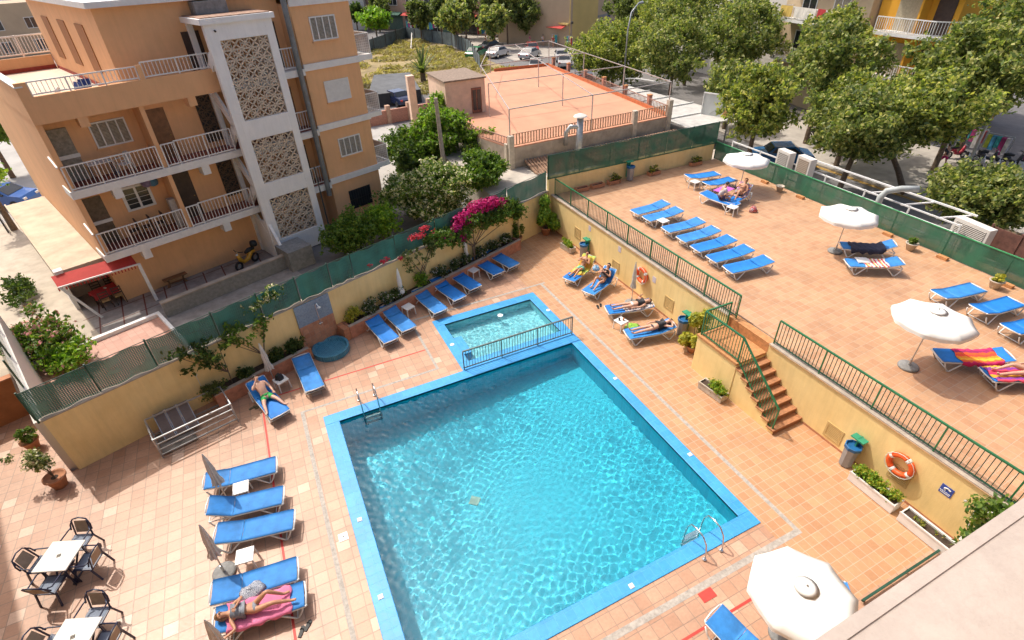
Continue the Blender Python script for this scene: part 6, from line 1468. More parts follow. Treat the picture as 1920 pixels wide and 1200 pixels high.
b.build('roof_tiles', mat('roof_tile', (.36, .22, .14), .9, .35, 6, bump=.4), t)
tag(MB().box(0, 0, 0, 6.5, 2.2, 2.1).build('low_shed', render_wall, loc=(20.5, 23.6, -1.03)), 'low rendered shed behind the green windbreak screen', 'shed')
# white framed canopy roof on the street side
t = thing('glass_canopy', 'white framed flat canopy roof right of the rust terrace, below the billboard', 'canopy', (28.2, 29.6, -1.0))
MB().add([(0,0,2.3),(5.5,.2,2.3),(4.6,14,2.3),(.9,14,2.3)], [(0,1,2,3)]).build('panel', mat('canopy_white', (.50,.48,.44), .6, .15, 2), t).modifiers.new('s','SOLIDIFY').thickness=.05
for k in range(6): MB().bar((.1+k*.1, k*2.7, 2.36), (5.4-k*.12, k*2.7+.1, 2.36), .08).build('beam', white_paint, t)
for x, y in ((.1,.1),(5.4,.2),(.9,13.8),(4.5,13.8)): MB().bar((x,y,0),(x,y,2.3), .1).build('post', white_paint, t)
MB().tube([(5.6+1.6*math.sin(a), 12+3.5*math.cos(a), 2.5) for a in [k*.26 for k in range(8)]], .06, 6).build('arched_edge', white_paint, t)

# billboard
t = thing('billboard', 'white billboard with a pale diagonal drawing and an orange brush stroke, seen over the fence', 'billboard', (31.6, 32.2, -1.9), R(-71))
MB().box(0, 0, 3.0, 3.6, .12, 4.75).build('panel', mat('board_pale', (.52,.54,.52), .5, .05, 3), t)
MB().bar((-.03,-.03,2.98),(3.63,-.03,2.98),.08).build('frame', white_paint, t); MB().bar((-.03,-.03,4.77),(3.63,-.03,4.77),.08).build('frame', white_paint, t); MB().bar((0,-.03,3.0),(0,-.03,4.75),.08).build('frame', white_paint, t); MB().bar((3.6,-.03,3.0),(3.6,-.03,4.75),.08).build('frame', white_paint, t)
MB().add([(2.2,-.012,3.25),(2.9,-.012,3.35),(3.25,-.012,4.55),(3.0,-.012,4.4)], [(0,1,2,3)]).build('brush_stroke', mat('stroke_orange', (.50,.24,.10), .6, .3, 6), t)
MB().bar((.9,-.012,3.3),(2.9,-.012,4.4),.03,.02).build('pen_line', mat('line_grey', (.22,.23,.24), .6, .1, 6), t)
for x in (.6, 3.0): MB().bar((x,.16,.9),(x,.16,3.6), .12).build('post', galv, t)
t.scale = (.72, 1, 1)

# roof plant behind the street screen: AC units, white rails, pipe, brown fence
def ac(x, y, z, rz, lab, w_=.95, h=.95, brown=False):
    t = thing('air_conditioner', lab, 'air conditioner', (x, y, z), R(rz), 'air conditioning units behind the screen')
    MB().box(-w_/2, -.02, 0, w_/2, .36, h).build('casing', far_white, t, bevel=.015); MB().bar((0, .17, -(z-.95)), (0, .17, -.001), .3).build('stand', galv, t)
    MB().box(-w_/2+.12, -.03, .10, w_/2-.12, -.021, h-.12).build('intake', mat('intake_brown', (.28,.19,.13), .8, .2, 9) if brown else mat('intake_grey', (.16,.14,.12), .8, .2, 9), t)
    g_ = MB(); n = 9
    for k in range(n): zz = .12 + (h-.26)*k/(n-1); g_.bar((-w_/2+.12, -.04, zz), (w_/2-.12, -.04, zz), .018, .025)
    g_.bar((-w_/2+.13, -.04, .1), (-w_/2+.13, -.04, h-.12), .02); g_.build('louvres', far_white if not brown else plaster_plant, t)
ac(25.2, 19.2, 2.1, -100, 'air conditioning unit farther left of the pair behind the green screen')
ac(25.25, 17.95, 2.1, -100, 'air conditioning unit with a brown grille, right one of the pair behind the screen', brown=True)
ac(25.6, 9.9, 1.75, -100, 'wide air conditioning unit farther right behind the green screen', 1.5, .8)
t = thing('white_roof_rails', 'white tube railing on the lower roof behind the green screen', 'railing', (25.9, 23.4, 1.0), R(-92))
for z in (.5, 1.0, 1.35): MB().bar((0, 0, z), (13.2, 0, z), .06).build('rail', white_paint, t)
MB().bar((4.5, .9, 1.55), (13.2, .9, 1.6), .07).build('rail', white_paint, t)
for k in range(7): MB().bar((k*2.2, 0, 0), (k*2.2, 0, 1.4), .06).build('post', white_paint, t)
for k in range(3): MB().bar((9+k*1.6, 0, 1.3), (9.8+k*1.6, .9, 1.55), .06).build('brace', white_paint, t)
t = thing('folded_duct', 'grey elbow pipe sticking up behind the green screen', 'duct', (25.1, 13.55, 1.2)); MB().tube([(0,0,0),(0,0,1.3),(.1,-.1,1.6),(.5,-.45,1.75),(1.0,-.9,1.8)], .14, 12).build('pipe', mat('pipe_pale', (.42,.45,.43), .5, .1, 4), t, True)
t = thing('brown_fence', 'rusty brown slatted fence beyond the green screen at the right edge', 'fence', (26.3, 9.5, 1.1), R(-95))
rb = mat('rust_brown', (.16, .07, .05), .85, .3, 4)
for k in range(8): MB().box(k*1.1+.04, 0, .05, k*1.1+1.06, .03, 1.35).build('panel', rb, t); MB().bar((k*1.1, 0, 0), (k*1.1, 0, 1.45), .07).build('post', rb, t)
sheet('lower_roof', 24.15, 28.0, -10, 23.4, .95, render_wall)
tag(MB().box(24.2, -10, -1.1, 27.9, 23.35, .9).build('lower_roof_body', render_wall), kind='structure')

# ------------------------------------------------------------ street trees
def crown_tree(name, lab, x, y, base, cz, r, hh, n, size, m, seed, m2=None, frac=0, group='street trees', lean=(0, 0), tr=.16, nb=60, sub=.22):
    rg = random.Random(seed); bl = clumps(rg, r, hh, nb, (0, 0, cz - base), sub)
    for _ in range(nb//3):
        a = rg.uniform(0, 6.28); q = r*rg.uniform(.85, 1.12); bl.append((q*math.cos(a), q*math.sin(a), cz-base+rg.uniform(-.5,.5)*hh, r*.15, r*.15, r*.12))
    t = thing(name, lab, 'tree', (x, y, base), rg.uniform(0, 6), group); t.rotation_euler.z = 0
    b = MB(); lx, ly = lean; fork = (lx*.6, ly*.6, (cz-base)*.55)
    b.tube([(lx*-.4, ly*-.4, 0), (lx*.1, ly*.1, (cz-base)*.3), fork], [tr*1.2, tr, tr*.85], 9)
    for p in bl[:9]: b.tube([fork, (fork[0]*.5+p[0]*.5, fork[1]*.5+p[1]*.5, fork[2]*.45+p[2]*.55-.1), (p[0], p[1], p[2])], [tr*.55, tr*.35, tr*.12], 6)
    b.build('trunk', bark, t)
    leaves('crown', bl, n, size, m, seed, t, mats=[m2] if m2 else None, frac=frac, inner=.1, spread=.10, twig=.42)
    return t
tr_list = [
 (37.2, 52.0, 2.8, 4.2, 2.9, 19000, 'broad street tree just behind the lamp post, left end of the row', (0,0)),
 (36.6, 41.8, 4.3, 3.1, 2.5, 14000, 'street tree right of the lamp post', (0,0)),
 (42.3, 39.6, 5.2, 3.2, 2.7, 12000, 'street tree behind the billboard, farther back', (0,0)),
 (30.9, 26.3, 3.5, 2.2, 2.3, 14000, 'dense street tree directly right of the billboard', (0,0)),
 (38.6, 27.8, 5.0, 2.9, 2.7, 14000, 'street tree in front of the draped cream balconies', (0,0)),
 (32.0, 19.8, 3.3, 2.5, 1.9, 19000, 'large yellow-green street tree over the air conditioning units', (.3,0)),
 (35.0, 18.3, 4.0, 2.6, 1.9, 17000, 'street tree whose leaning trunk stands beside the pedestrian', (-1.5, 1.0)),
 (40.8, 19.4, 5.4, 3.3, 2.6, 17000, 'tall street tree at the right edge above the parked scooters', (0,0)),
 (32.6, 12.7, 1.35, 2.0, 1.3, 13000, 'low yellow-green street tree at the right edge below the scooters', (0,0)),
 (43.2, 31.2, 5.6, 2.0, 2.3, 8000, 'street tree between the two orange balconies and the cream ones', (0,0)),
 (45.5, 20.6, 6.6, 3.0, 2.6, 9000, 'street tree in the top right corner in front of the mustard building', (0,0)),
 (44.9, 49.1, 5.6, 3.6, 2.9, 12000, 'street tree behind the lamp post, farther along the road', (0,0)),
 (47.8, 57.7, 5.0, 3.2, 2.9, 9000, 'street tree in front of the blank wall of the yellow shop building', (0,0)),
 (46.0, 43.0, 5.4, 2.8, 2.6, 9000, 'street tree in front of the white building', (0,0)),
 (36.2, 34.0, 2.6, 1.9, 1.6, 8000, 'small street tree right behind the billboard post', (0,0)),
 (36.3, 23.3, 3.4, 2.0, 1.7, 9000, 'street tree with its dark trunk in view behind the white roof rails', (0,0)),
]
for i, (x, y, cz, r, hh, n, lab, ln) in enumerate(tr_list):
    crown_tree('street_tree', lab, x, y, BL, cz, r*1.06, hh*1.05, int(n*1.2), .165 if i not in (5, 6, 8) else .145, lf_street if i % 3 else lf_street2, 300 + i, lf_olive, .25, lean=ln)
far_list = [(24.0, 104, 2.0, 2.6, 1.5, 'round bright green tree beyond the empty lot', lf_bright), (30.8, 100, 2.6, 1.9, 2.2, 'narrow tree right of the round green one', lf_olive), (33.5, 90, 2.6, 2.7, 2.3, 'grey-green tree behind the bend of the lot fence', lf_street), (37.5, 84, 2.4, 2.0, 2.2, 'slim tree in front of the shops', lf_street),
            (44.7, 86, 2.6, 2.6, 2.6, 'tree in front of the yellow shop corner', lf_olive), (24.5, 122, 1.6, 1.6, 1.6, 'small dark tree at the corner of the orange block', lf_dark), (41.8, 88.5, 4.6, 2.2, 2.4, 'tree at the top edge before the shop corner', lf_street)]
for i, (x, y, cz, r, hh, lab, m) in enumerate(far_list):
    crown_tree('street_tree', lab, x, y, BL, cz+.6, r, hh, 3200, .34, m, 400 + i, group='far street trees', tr=.13, nb=36, sub=.28)
# palm in the lot
t = thing('palm', 'fan of palm fronds at the edge of the dry lot', 'palm', (20.6, 68.2, BL))
MB().tube([(0,0,0),(0,0,1.0)], [.35,.28], 10).build('trunk', bark, t)
b = MB(); rg = random.Random(4)
for k in range(34):
    a = k*2.4; el = rg.uniform(.25, 1.4); L_ = rg.uniform(2.4, 3.4); prev = Vector((0,0,1.0)); d = Vector((math.cos(a)*math.cos(el), math.sin(a)*math.cos(el), math.sin(el)))
    side = Vector((-math.sin(a), math.cos(a), 0))
    for j in range(6):
        nx = prev + d*L_/6; w0 = .22*(1-j/7); b.quad(prev-side*w0, prev+side*w0, nx+side*w0*.85, nx-side*w0*.85); prev = nx; d.z -= .12; d.normalize()
b.build('fronds', lf_olive, t)
# empty lot: dry grass
sheet('lot_ground', 12, 33, 62, 106, BL + .03, dry_grass_base)
lf_dry = leafmat('dry_grass', [(.26,.20,.07), (.42,.33,.14), (.50,.42,.20), (.20,.20,.07)])
gb = [(rg.uniform(13, 32), rg.uniform(63, 103), BL + .15, rg.uniform(1.2, 2.6), rg.uniform(1.5, 3), rg.uniform(.12, .3)) for _ in range(70)]
tag(leaves('dry_grass', gb, 30000, .20, lf_dry, 17, inner=.1, aspect=3), kind='stuff')
lfm = mat('lot_fence_blue', (.12, .155, .165), .8, .25, 1.2)
t = thing('lot_fence', 'blue-grey sheet fence around the dry empty lot', 'fence', (0, 0, BL))
lot = [(15.5, 88), (29.8, 106), (33.6, 92.5), (33.0, 83.5), (29.0, 70)]
for i in range(len(lot)-1):
    a, c = Vector((*lot[i], 0)), Vector((*lot[i+1], 0)); n = 5
    for k in range(n):
        p, q = a.lerp(c, k/n), a.lerp(c, (k+1)/n); MB().bar(p+Vector((0,0,.95)), q+Vector((0,0,.95)), .04, 1.8).build('panel', lfm, t); MB().bar(p, p+Vector((0,0,2.1)), .12).build('post', wood_dark, t)
tag(MB().bar((17.5, 86, BL), (16.3, 88.5, BL+1.6), .12).build('prop', render_wall), 'pale plank propping the lot fence, left one', 'plank'); tag(MB().bar((26.6, 93, BL), (28.4, 97.5, BL+1.8), .14).build('prop', far_white), 'pale plank propping the lot fence, right one', 'plank')
t = thing('tarpaulin_shelter', 'low dark grey sheet roof at the near side of the dry lot', 'shelter', (11.6, 58.5, BL))
MB().add([(0,0,1.3),(5.5,-.5,1.3),(6.8,7.5,1.6),(2.8,8.5,1.6)], [(0,1,2,3)]).build('roof', mat('sheet_grey', (.11,.115,.12), .8, .2, 1), t).modifiers.new('s','SOLIDIFY').thickness=.1
MB().add([(0,0,0),(5.5,-.5,0),(5.5,-.5,1.25),(0,0,1.25)], [(0,1,2,3)]).build('side', mat('sheet_dark', (.04,.045,.05), .9, .2, 1), t).modifiers.new('s','SOLIDIFY').thickness=.08
t = thing('brick_garden_wall', 'orange brick garden wall with pillars left of the terrace house', 'wall', (9.8, 51.5, BL), R(6))
MB().box(0, 0, 0, 6.5, .25, 1.2).build('wall', pil, t)
for k in range(4): MB().box(k*2.1-.2, -.1, 0, k*2.1+.2, .35, 1.6).build('pillar', mat('pillar_cream', (.52,.34,.24), .9, .15, 4), t)
tag(MB().box(-.3, -.3, 0, .3, .3, 4.9).build('rendered_pier', mat('stair_house_render', (0,0,0)), loc=(12.9, 46.5, BL)), 'tall pale rendered pier left of the ivy column', 'pier')

# ------------------------------------------------------------ lamps, signs, poles
def street_lamp(x, y, lab, h=8.5, arm=(1.2, .3)):
    t = thing('street_lamp', lab, 'street lamp', (x, y, BL), 0, 'street lamps')
    MB().tube([(0,0,0),(0,0,h*.75),(arm[0]*.25, arm[1]*.25, h*.92),(arm[0], arm[1], h)], [.11,.08,.07,.06], 10).build('pole', galv, t, True)
    MB().tube([(arm[0], arm[1], h), (arm[0]*1.5, arm[1]*1.5, h+.02)], [.10,.14], 10).build('lamp_head', galv, t); MB().lathe([(0,0),(.18,0),(.2,.25),(0,.3)], 10).build('foot', concrete_grey, t)
street_lamp(35.5, 47.7, 'tall grey street lamp with a curved top rising before the broad street tree')
def sign(x, y, lab, m, z=2.3, r=.35, back=None, z2=None):
    t = thing('road_sign', lab, 'sign', (x, y, BL)); MB().tube([(0,0,0),(0,0,z+r)], .035, 8).build('post', galv, t)
    d = Vector((-x, -y, 0)).normalized(); a = math.atan2(d.y, d.x)
    o = MB().tube([(0,0,0),(.03,0,0)], r, 20).build('plate', m, t); o.location = (d.x*.05, d.y*.05, z); o.rotation_euler = (0,0,a)
    if z2: o = MB().box(0,-.25,-.25,.03,.25,.25).build('lower_plate', z2, t); o.location = (d.x*.05, d.y*.05, z-.75); o.rotation_euler = (0,0,a)
sign(47.5, 88.0, 'round white road sign over a purple plate before the yellow shop corner', mat('sign_white', (.62,.58,.58), .5, .1, 9), 2.6, .45, z2=mat('sign_purple', (.28,.04,.28), .5, .1, 9))
t = thing('direction_sign', 'dark blue round plaque on the blank beige wall', 'sign', (58.5, 84.7, 2.2)); MB().tube([(0,-.2,0),(0,-.25,0)], .5, 20).build('plate', mat('plaque_blue', (.02,.03,.2), .5, .1, 5), t)
street_lamp(40.6, 17.5, 'street lamp standing right beside the pedestrian, its head in the leaves', 5.0, (.5, .2))

# ------------------------------------------------------------ vehicles
def car(lab, x, y, rz, col, group=None):
    t = thing('parked_car', lab, 'car', (x, y, BL+.01), R(rz), group)
    m = mat('car_paint_%02d%02d%02d' % tuple(int(c*99) for c in col), col, .25, .05, 2, coat=.6)
    prof = [(-2.0,.35),(-2.02,.75),(-1.75,.92),(-1.2,.98),(-.75,1.38),(.55,1.42),(1.15,.98),(1.85,.85),(2.02,.6),(2.0,.32)]
    n = len(prof); b = MB()
    for y_, s_ in ((-.82,.0),(-.80,1),(.80,1),(.82,0)):
        for px, pz in prof: k = 1 if pz < 1.0 else .84; b.v.append((px, y_*k if pz > 1.0 else y_, pz))
    for j in (0,1,2):
        for i in range(n-1): b.f.append((j*n+i, j*n+i+1, (j+1)*n+i+1, (j+1)*n+i)); b.mi.append(0)
    b.f.append(tuple(range(n))); b.mi.append(0); b.f.append(tuple(3*n+i for i in range(n))[::-1]); b.mi.append(0)
    b.f.append((0, n, 2*n, 3*n)); b.mi.append(0); b.f.append((n-1, 4*n-1, 3*n-1, 2*n-1)); b.mi.append(0)
    b.build('body', m, t, bevel=.05)
    MB().add([(.60,-.66,1.40),(.60,.66,1.40),(1.14,.74,1.0),(1.14,-.74,1.0)], [(0,1,2,3)]).build('windscreen', dark_glass, t).location=(.012,0,.012)
    MB().add([(-.8,-.66,1.36),(-.8,.66,1.36),(-1.2,.74,1.0),(-1.2,-.74,1.0)], [(0,3,2,1)]).build('rear_window', dark_glass, t).location=(-.012,0,.012)
    for q in (-1,1): MB().add([(-.98,q*.80,1.0),(.95,q*.80,1.0),(.5,q*.705,1.33),(-.68,q*.705,1.33)], [(0,1,2,3)]).build('side_window', dark_glass, t).location=(0,q*.03,0)
    for a in (-1.25, 1.28):
        for q in (-1, 1):
            w_ = MB().tube([(a, q*.66, .31),(a, q*.84, .31)], .31, 16).build('wheel', black_rubber, t); MB().tube([(a, q*.84, .31),(a, q*.855, .31)], .19, 12).build('rim', steel, w_)
    for q in (-1, 1): MB().box(1.93, q*.6-.14, .62, 2.01, q*.6+.14, .75).build('headlight', white_plastic, t); MB().box(-2.04, q*.62-.12, .66, -1.98, q*.62+.12, .82).build('tail_light', red_paint, t); MB().box(.75, q*.84-.04, .98, .9, q*.84+.06, 1.08).build('mirror', black_rubber, t)
car('blue car parked in the lane at the left edge', -16.4, 45.6, -22, (.03,.11,.38))
car('dark blue car parked by the orange garden wall beyond the garden', 14.6, 58.6, 105, (.02,.03,.08))
car('white car parked near the lot, left of the terrace pergola', 35.5, 78.5, 30, (.55,.56,.56), 'cars parked on the far street')
car('green car parked right by the corner of the lot fence', 32.6, 80.0, 40, (.02,.22,.09), 'cars parked on the far street')
car('silver car on the far street behind the terrace pergola', 38.6, 74.5, 35, (.42,.42,.42), 'cars parked on the far street')
car('pale car farther right on the far street behind the roof posts', 39.6, 66.5, 60, (.50,.48,.45), 'cars parked on the far street')
car('dark car at the top left corner of the picture', -34, 112, 70, (.05,.05,.06))
car('deep blue car behind the green screen near the terrace back corner', 33.6, 25.7, -35, (.02,.12,.28))
sc_cols = [mat('scooter_white', (.62,.62,.60), .35, .05, 4), mat('scooter_black', (.04,.04,.045), .35, .1, 4), mat('scooter_red', (.45,.03,.05), .35, .1, 4)]
SC = moped('white scooter nearest the pedestrian in the parked row', (43.3, 18.9, -.92), R(-150), sc_cols[0], 'scooters parked in a row')
SB = moped('black scooter behind the white ones at the right edge', (45.2, 18.6, -.92), R(-50), sc_cols[1], 'scooters parked in a row')
ords = ['second', 'third', 'fourth', 'fifth', 'sixth']
for i in range(5): dup(SC, (43.6 + i*.25, 18.1 - i*.72, -.92), R(-150 + i*5), f'white scooter, {ords[i]} in the parked row counted from the pedestrian')
dup(SB, (45.9, 17.4, -.92), R(-45), 'black scooter farther right behind the white ones'); dup(SB, (46.2, 16.2, -.92), R(-48), 'black scooter at the very edge of the picture')
t = moped('red moped behind the pedestrian', (44.6, 20.2, -.92), R(-20), sc_cols[2])
for i, (x, y) in enumerate([(38.9,28.9),(39.6,28.4),(40.3,27.9)]): dup(SB, (x+1.2, y-.8, -.92), R(-60), ['dark scooter in the shade left of the tree trunk, first', 'dark scooter in the shade left of the tree trunk, second', 'dark scooter in the shade by the tree trunk, third'][i], 'scooters in the shade of the trees')
t = thing('sandwich_board', 'pale advertising board standing in front of the scooters at the right edge', 'sign board', (42.9, 15.4, -.92), R(30)); MB().bar((0,-.45,.1),(0,-.45,1.4),.05).build('frame_post', galv, t); MB().bar((0,.45,.1),(0,.45,1.4),.05).build('frame_post', galv, t); MB().box(-.03,-.42,.25,.03,.42,1.35).build('board', mat('board_blue_white', (.40,.46,.52), .5, .2, 5), t)
t = thing('sandwich_board', 'small blue and white street board by the shaded tree trunk', 'sign board', (39.6, 26.1, -.92), R(60)); MB().box(-.03,-.35,.1,.03,.35,1.2).build('board', mat('board_teal', (.20,.42,.45), .5, .3, 4), t); MB().bar((0,-.35,0),(0,-.35,1.25),.05).build('frame_post', galv, t); MB().bar((0,.35,0),(0,.35,1.25),.05).build('frame_post', galv, t)

# ------------------------------------------------------------ buildings across the street
def fbuild(name, lab, p, q, z1, m, depth=12, z0=BL):
    """block whose front runs from p to q; local x along the front, y away from the viewer"""
    a = math.atan2(q[1]-p[1], q[0]-p[0]); L_ = math.hypot(q[0]-p[0], q[1]-p[1])
    t = thing(name, lab, 'building', (p[0], p[1], z0), a); MB().box(0, 0, 0, L_, depth, z1-z0).build('wall', m, t)
    return t, L_
def bwin(t, x0, x1, z0, z1, m=dark_glass, fm=white_paint, y=0, nm='window'):
    f = MB(); fr = .07; f.box(x0, y-.06, z0, x0+fr, y-.001, z1).box(x1-fr, y-.06, z0, x1, y-.001, z1).box(x0+fr, y-.06, z0, x1-fr, y-.001, z0+fr).box(x0+fr, y-.06, z1-fr, x1-fr, y-.001, z1)
    f.box((x0+x1)/2-.03, y-.055, z0+fr, (x0+x1)/2+.03, y-.001, z1-fr); o = f.build(nm, fm, t); MB().box(x0+fr, y-.03, z0+fr, x1-fr, y-.002, z1-fr).build('pane', m, o); return o
def bbalc(t, x0, x1, z, d=1.3, m=white_paint, rail=white_paint, gap=.2):
    MB().box(x0, -d, z-.22, x1, -.002, z).build('balcony_slab', m, t)
    o = MB(); o.bar((x0, -d+.04, z+1.0), (x1, -d+.04, z+1.0), .07); o.bar((x0, -d+.04, z+.1), (x1, -d+.04, z+.1), .05)
    x = x0+.05
    while x < x1: o.bar((x, -d+.04, z+.05), (x, -d+.04, z+1.0), .03); x += gap
    o.bar((x0+.03, -d, z+1), (x0+.03, 0, z+1), .05); o.bar((x1-.03, -d, z+1), (x1-.03, 0, z+1), .05)
    o.build('balcony_railing', rail, t)
# mustard block with the angled balcony
t, L_ = fbuild('mustard_building', 'mustard yellow apartment block with white-railed balconies behind the trees', (47.2, 30.9), (46.9, 24.8), 13, mustard, 10)
z0 = BL
MB().box(-.4, -.06, 0, 6.4, -.003, 3.4).build('ground_floor', beige_render, t)
for z in (3.0, 6.1, 9.2):
    zz = z - z0
    b = MB(); b.prism([(1.0,-.003),(1.0,-1.4),(5.6,-1.4),(7.8,-.2),(7.8,-.003)], zz-.22, zz); b.build('balcony_slab', white_paint, t)
    pts = [(1.05,-1.36),(5.57,-1.36),(7.75,-.2)]
    for i in range(2):
        p, q = Vector((*pts[i], 0)), Vector((*pts[i+1], 0)); up = Vector((0,0,1)); o = MB(); n = int((q-p).length/.18)
        o.bar(p+up*(zz+1.0), q+up*(zz+1.0), .07); o.bar(p+up*(zz+.1), q+up*(zz+.1), .05)
        for k in range(n+1): o.bar(p.lerp(q, k/n)+up*(zz+.05), p.lerp(q, k/n)+up*(zz+1.0), .03 if k % 5 else .06)
        o.build('balcony_railing', white_paint, t)
    MB().box(1.5, -.05, zz, 3.3, -.003, zz+2.3).build('shutter', mat('shutter_beige', (.45,.38,.26), .7, .15, 9), t)
    MB().box(4.4, -.05, zz, 5.7, -.003, zz+2.4).build('balcony_door', wood_dark, t)
    MB().box(3.75, -.9, zz, 3.9, -.003, zz+2.85).build('fin_wall', mustard, t)
for k in range(6): MB().box(-.3+k*1.1, -.09, 3.9, .1+k*1.1, -.061, 4.02).build('trim', beige_render, t)
t, L_ = fbuild('cream_building', 'cream apartment block with draped balconies left of the mustard one', (48.6, 41.0), (46.6, 31.2), 13, cream_render, 10)
for z in (2.9, 6.1, 9.2):
    bbalc(t, 1.0, 9.4, z-z0, 1.3); bwin(t, 2.2, 4.0, z-z0+.1, z-z0+2.3); bwin(t, 6.0, 7.8, z-z0+.1, z-z0+2.3, curtain)
def drape(lab, x0, x1, z, m): 
    x, y = 48.6, 41.0; a = math.atan2(31.2-41.0, 46.6-48.6); o = MB(); n = 8
    for k in range(n): o.quad((x0+(x1-x0)*k/n, -1.33-.03*math.sin(k*2), z-.85), (x0+(x1-x0)*(k+1)/n, -1.33-.03*math.sin(k*2+2), z-.85), (x0+(x1-x0)*(k+1)/n, -1.31, z), (x0+(x1-x0)*k/n, -1.31, z))
    tag(o.build('drape', m, loc=(x, y, BL), rotz=a), lab, 'cloth')
drape('yellow cloth hung over the cream building balcony', 1.0, 2.6, 7.2+1.0, mat('cloth_yellow', (.58,.40,.10), .9, .1, 4)); drape('cream blanket hung over the cream building balcony', 2.9, 5.6, 7.2+1.0, canvas_cream); drape('dark red towel hung over the cream building balcony', 5.8, 6.7, 7.2+1.05, red_cloth)
t, L_ = fbuild('white_building', 'plain white building behind the trees at the top edge', (51.5, 60.0), (50.5, 41.8), 12, far_white, 12)
for k in range(3): bwin(t, 3+k*5.5, 4.6+k*5.5, 6.5, 7.8)
# yellow corner shop building
t, L_ = fbuild('corner_shop_building', 'yellow corner building with street shops and a blank beige side wall', (48.0, 78.9), (66.0, 88.5), 12, beige_render, 14)
MB().box(-.02, -.04, 3.3, L_, -.002, 3.6).build('cable_band', concrete_grey, t); MB().box(-.05, -.05, 3.25, 5.0, -.045, 3.5).build('cornice', wood_dark, t)
t, L_ = fbuild('yellow_building', 'yellow building with barred windows over the red-awned shop', (43.0, 100.0), (47.9, 79.0), 12, yellow_render, 6)
MB().box(-.2, -.5, 3.15, L_, -.003, 3.4).build('canopy_slab', yellow_render, t)
for k in range(4): bwin(t, 2+k*5.2, 4.2+k*5.2, 4.3, 6.8, mat('bars_dark', (.07,.06,.06), .6, .2, 5), yellow_render); bwin(t, 2+k*5.2, 4.2+k*5.2, 8.0, 10.2, MATS['bars_dark'], yellow_render)
for k in range(5):
    x0 = .6 + k*4.2; MB().box(x0, -.05, .1, x0+3.4, -.003, 2.9).build('shopfront', dark_glass, t); MB().add([(x0-.1,-.06,3.05),(x0+3.5,-.06,3.05),(x0+3.5,-1.1,2.65),(x0-.1,-1.1,2.65)], [(0,1,2,3)]).build('shop_awning', [awning_red, mat('awn_green', (.03,.10,.07), .8, .1, 4), awning_red, mat('awn_white', (.5,.48,.45), .8, .1, 4), awning_red][k], t).modifiers.new('s','SOLIDIFY').thickness=.05
t, L_ = fbuild('shop_row', 'row of shops with dark fronts and red awnings beyond the empty lot', (18, 140), (42.8, 101), 9, mat('shop_pinkish', (.40,.27,.20), .9, .12, .5), 10)
for k in range(10):
    x0 = 1 + k*4.5; MB().box(x0, -.05, .1, x0+3.7, -.003, 2.9).build('shopfront', [dark_glass, black_rubber, mat('shop_green_glass', (.08,.16,.13), .3, .2, 2)][k % 3], t)
    MB().add([(x0-.1,-.06,3.2),(x0+3.8,-.06,3.2),(x0+3.8,-1.3,2.75),(x0-.1,-1.3,2.75)], [(0,1,2,3)]).build('shop_awning', [awning_red, MATS['awn_white'], MATS['awn_green']][k % 3], t).modifiers.new('s','SOLIDIFY').thickness=.05
    bwin(t, x0+.6, x0+2.8, 4.3, 6.2)
t, L_ = fbuild('red_roofed_building', 'small white and orange-red building right beside the orange block at the top', (20.5, 128), (27, 124), 5, far_white, 6)
MB().box(-.3, -.3, 6.051, L_+.3, 6.3, 6.4).build('roof', mat('roof_red', (.50,.12,.05), .8, .15, 3), t)
# displays of goods and people in front of the shops
dc = [mat('goods_blue', (.05,.22,.38), .8, .4, 3), mat('goods_teal', (.04,.32,.34), .8, .4, 3), mat('goods_magenta', (.38,.04,.18), .8, .4, 3), mat('goods_white', (.55,.53,.52), .8, .3, 3), mat('goods_red', (.42,.06,.05), .8, .4, 3), mat('goods_lime', (.35,.42,.05), .8, .3, 3)]
def rack(x, y, rz, k, lab, h=1.8, w_=1.3, z=BL):
    t = thing('goods_rack', lab, 'display rack', (x, y, z), rz, 'racks of goods outside the shops')
    for a in (-1, 1): MB().bar((a*w_/2, 0, 0), (a*w_/2, 0, h), .05).build('post', galv, t)
    MB().bar((-w_/2, 0, h), (w_/2, 0, h), .05).build('rail', galv, t)
    rg = random.Random(int(x*10+k))
    for i in range(5): a = -w_/2+.1+i*(w_-.2)/5; MB().box(a, -.12, h-.15-rg.uniform(.7, 1.2), a+(w_-.2)/5-.03, .12, h-.1).build('garment', dc[(k+i) % 6], t)
posn = [(46.4, 81.0, 3, 'white and pale goods rack at the corner of the yellow building'), (47.3, 79.2-1.2, 0, 'tall rack of goods just right of the shop corner'), (44.9, 85.8, 1, 'blue and teal goods rack behind the white road sign'), (44.2, 88.3, 0, 'rack of blue beach towels left of the road sign'), (43.4, 91.0, 2, 'magenta goods rack at the far side of the slim tree'), (42.6, 94.5, 1, 'far goods rack under the green awning')]
for i, (x, y, k, lab) in enumerate(posn): rack(x, y, R(-78), k, lab)
for i, (x, y, k, lab) in enumerate([(46.6, 20.6, 0, 'blue goods rack under the tall right-hand tree'), (46.2, 18.4+.4, 5, 'lime and blue goods rack behind the scooters'), (46.3, 22.6, 4, 'red and white goods rack behind the red moped'), (46.9, 16.6, 2, 'pink goods rack at the right edge behind the scooters'), (46.4, 28.3, 0, 'blue goods rack in the shade behind the dark scooters')]): rack(x, y, R(-85), k, lab, 1.7, 1.6, -.925)
def stroller(x, y, rz, lab, top, bot, z=BL):
    J = dict(Jw); return figure(lab, (x, y, z), rz, J, sk_warm, hair_dark, [('shirt', 'shirt', top), ('shorts', 'shorts', bot)])
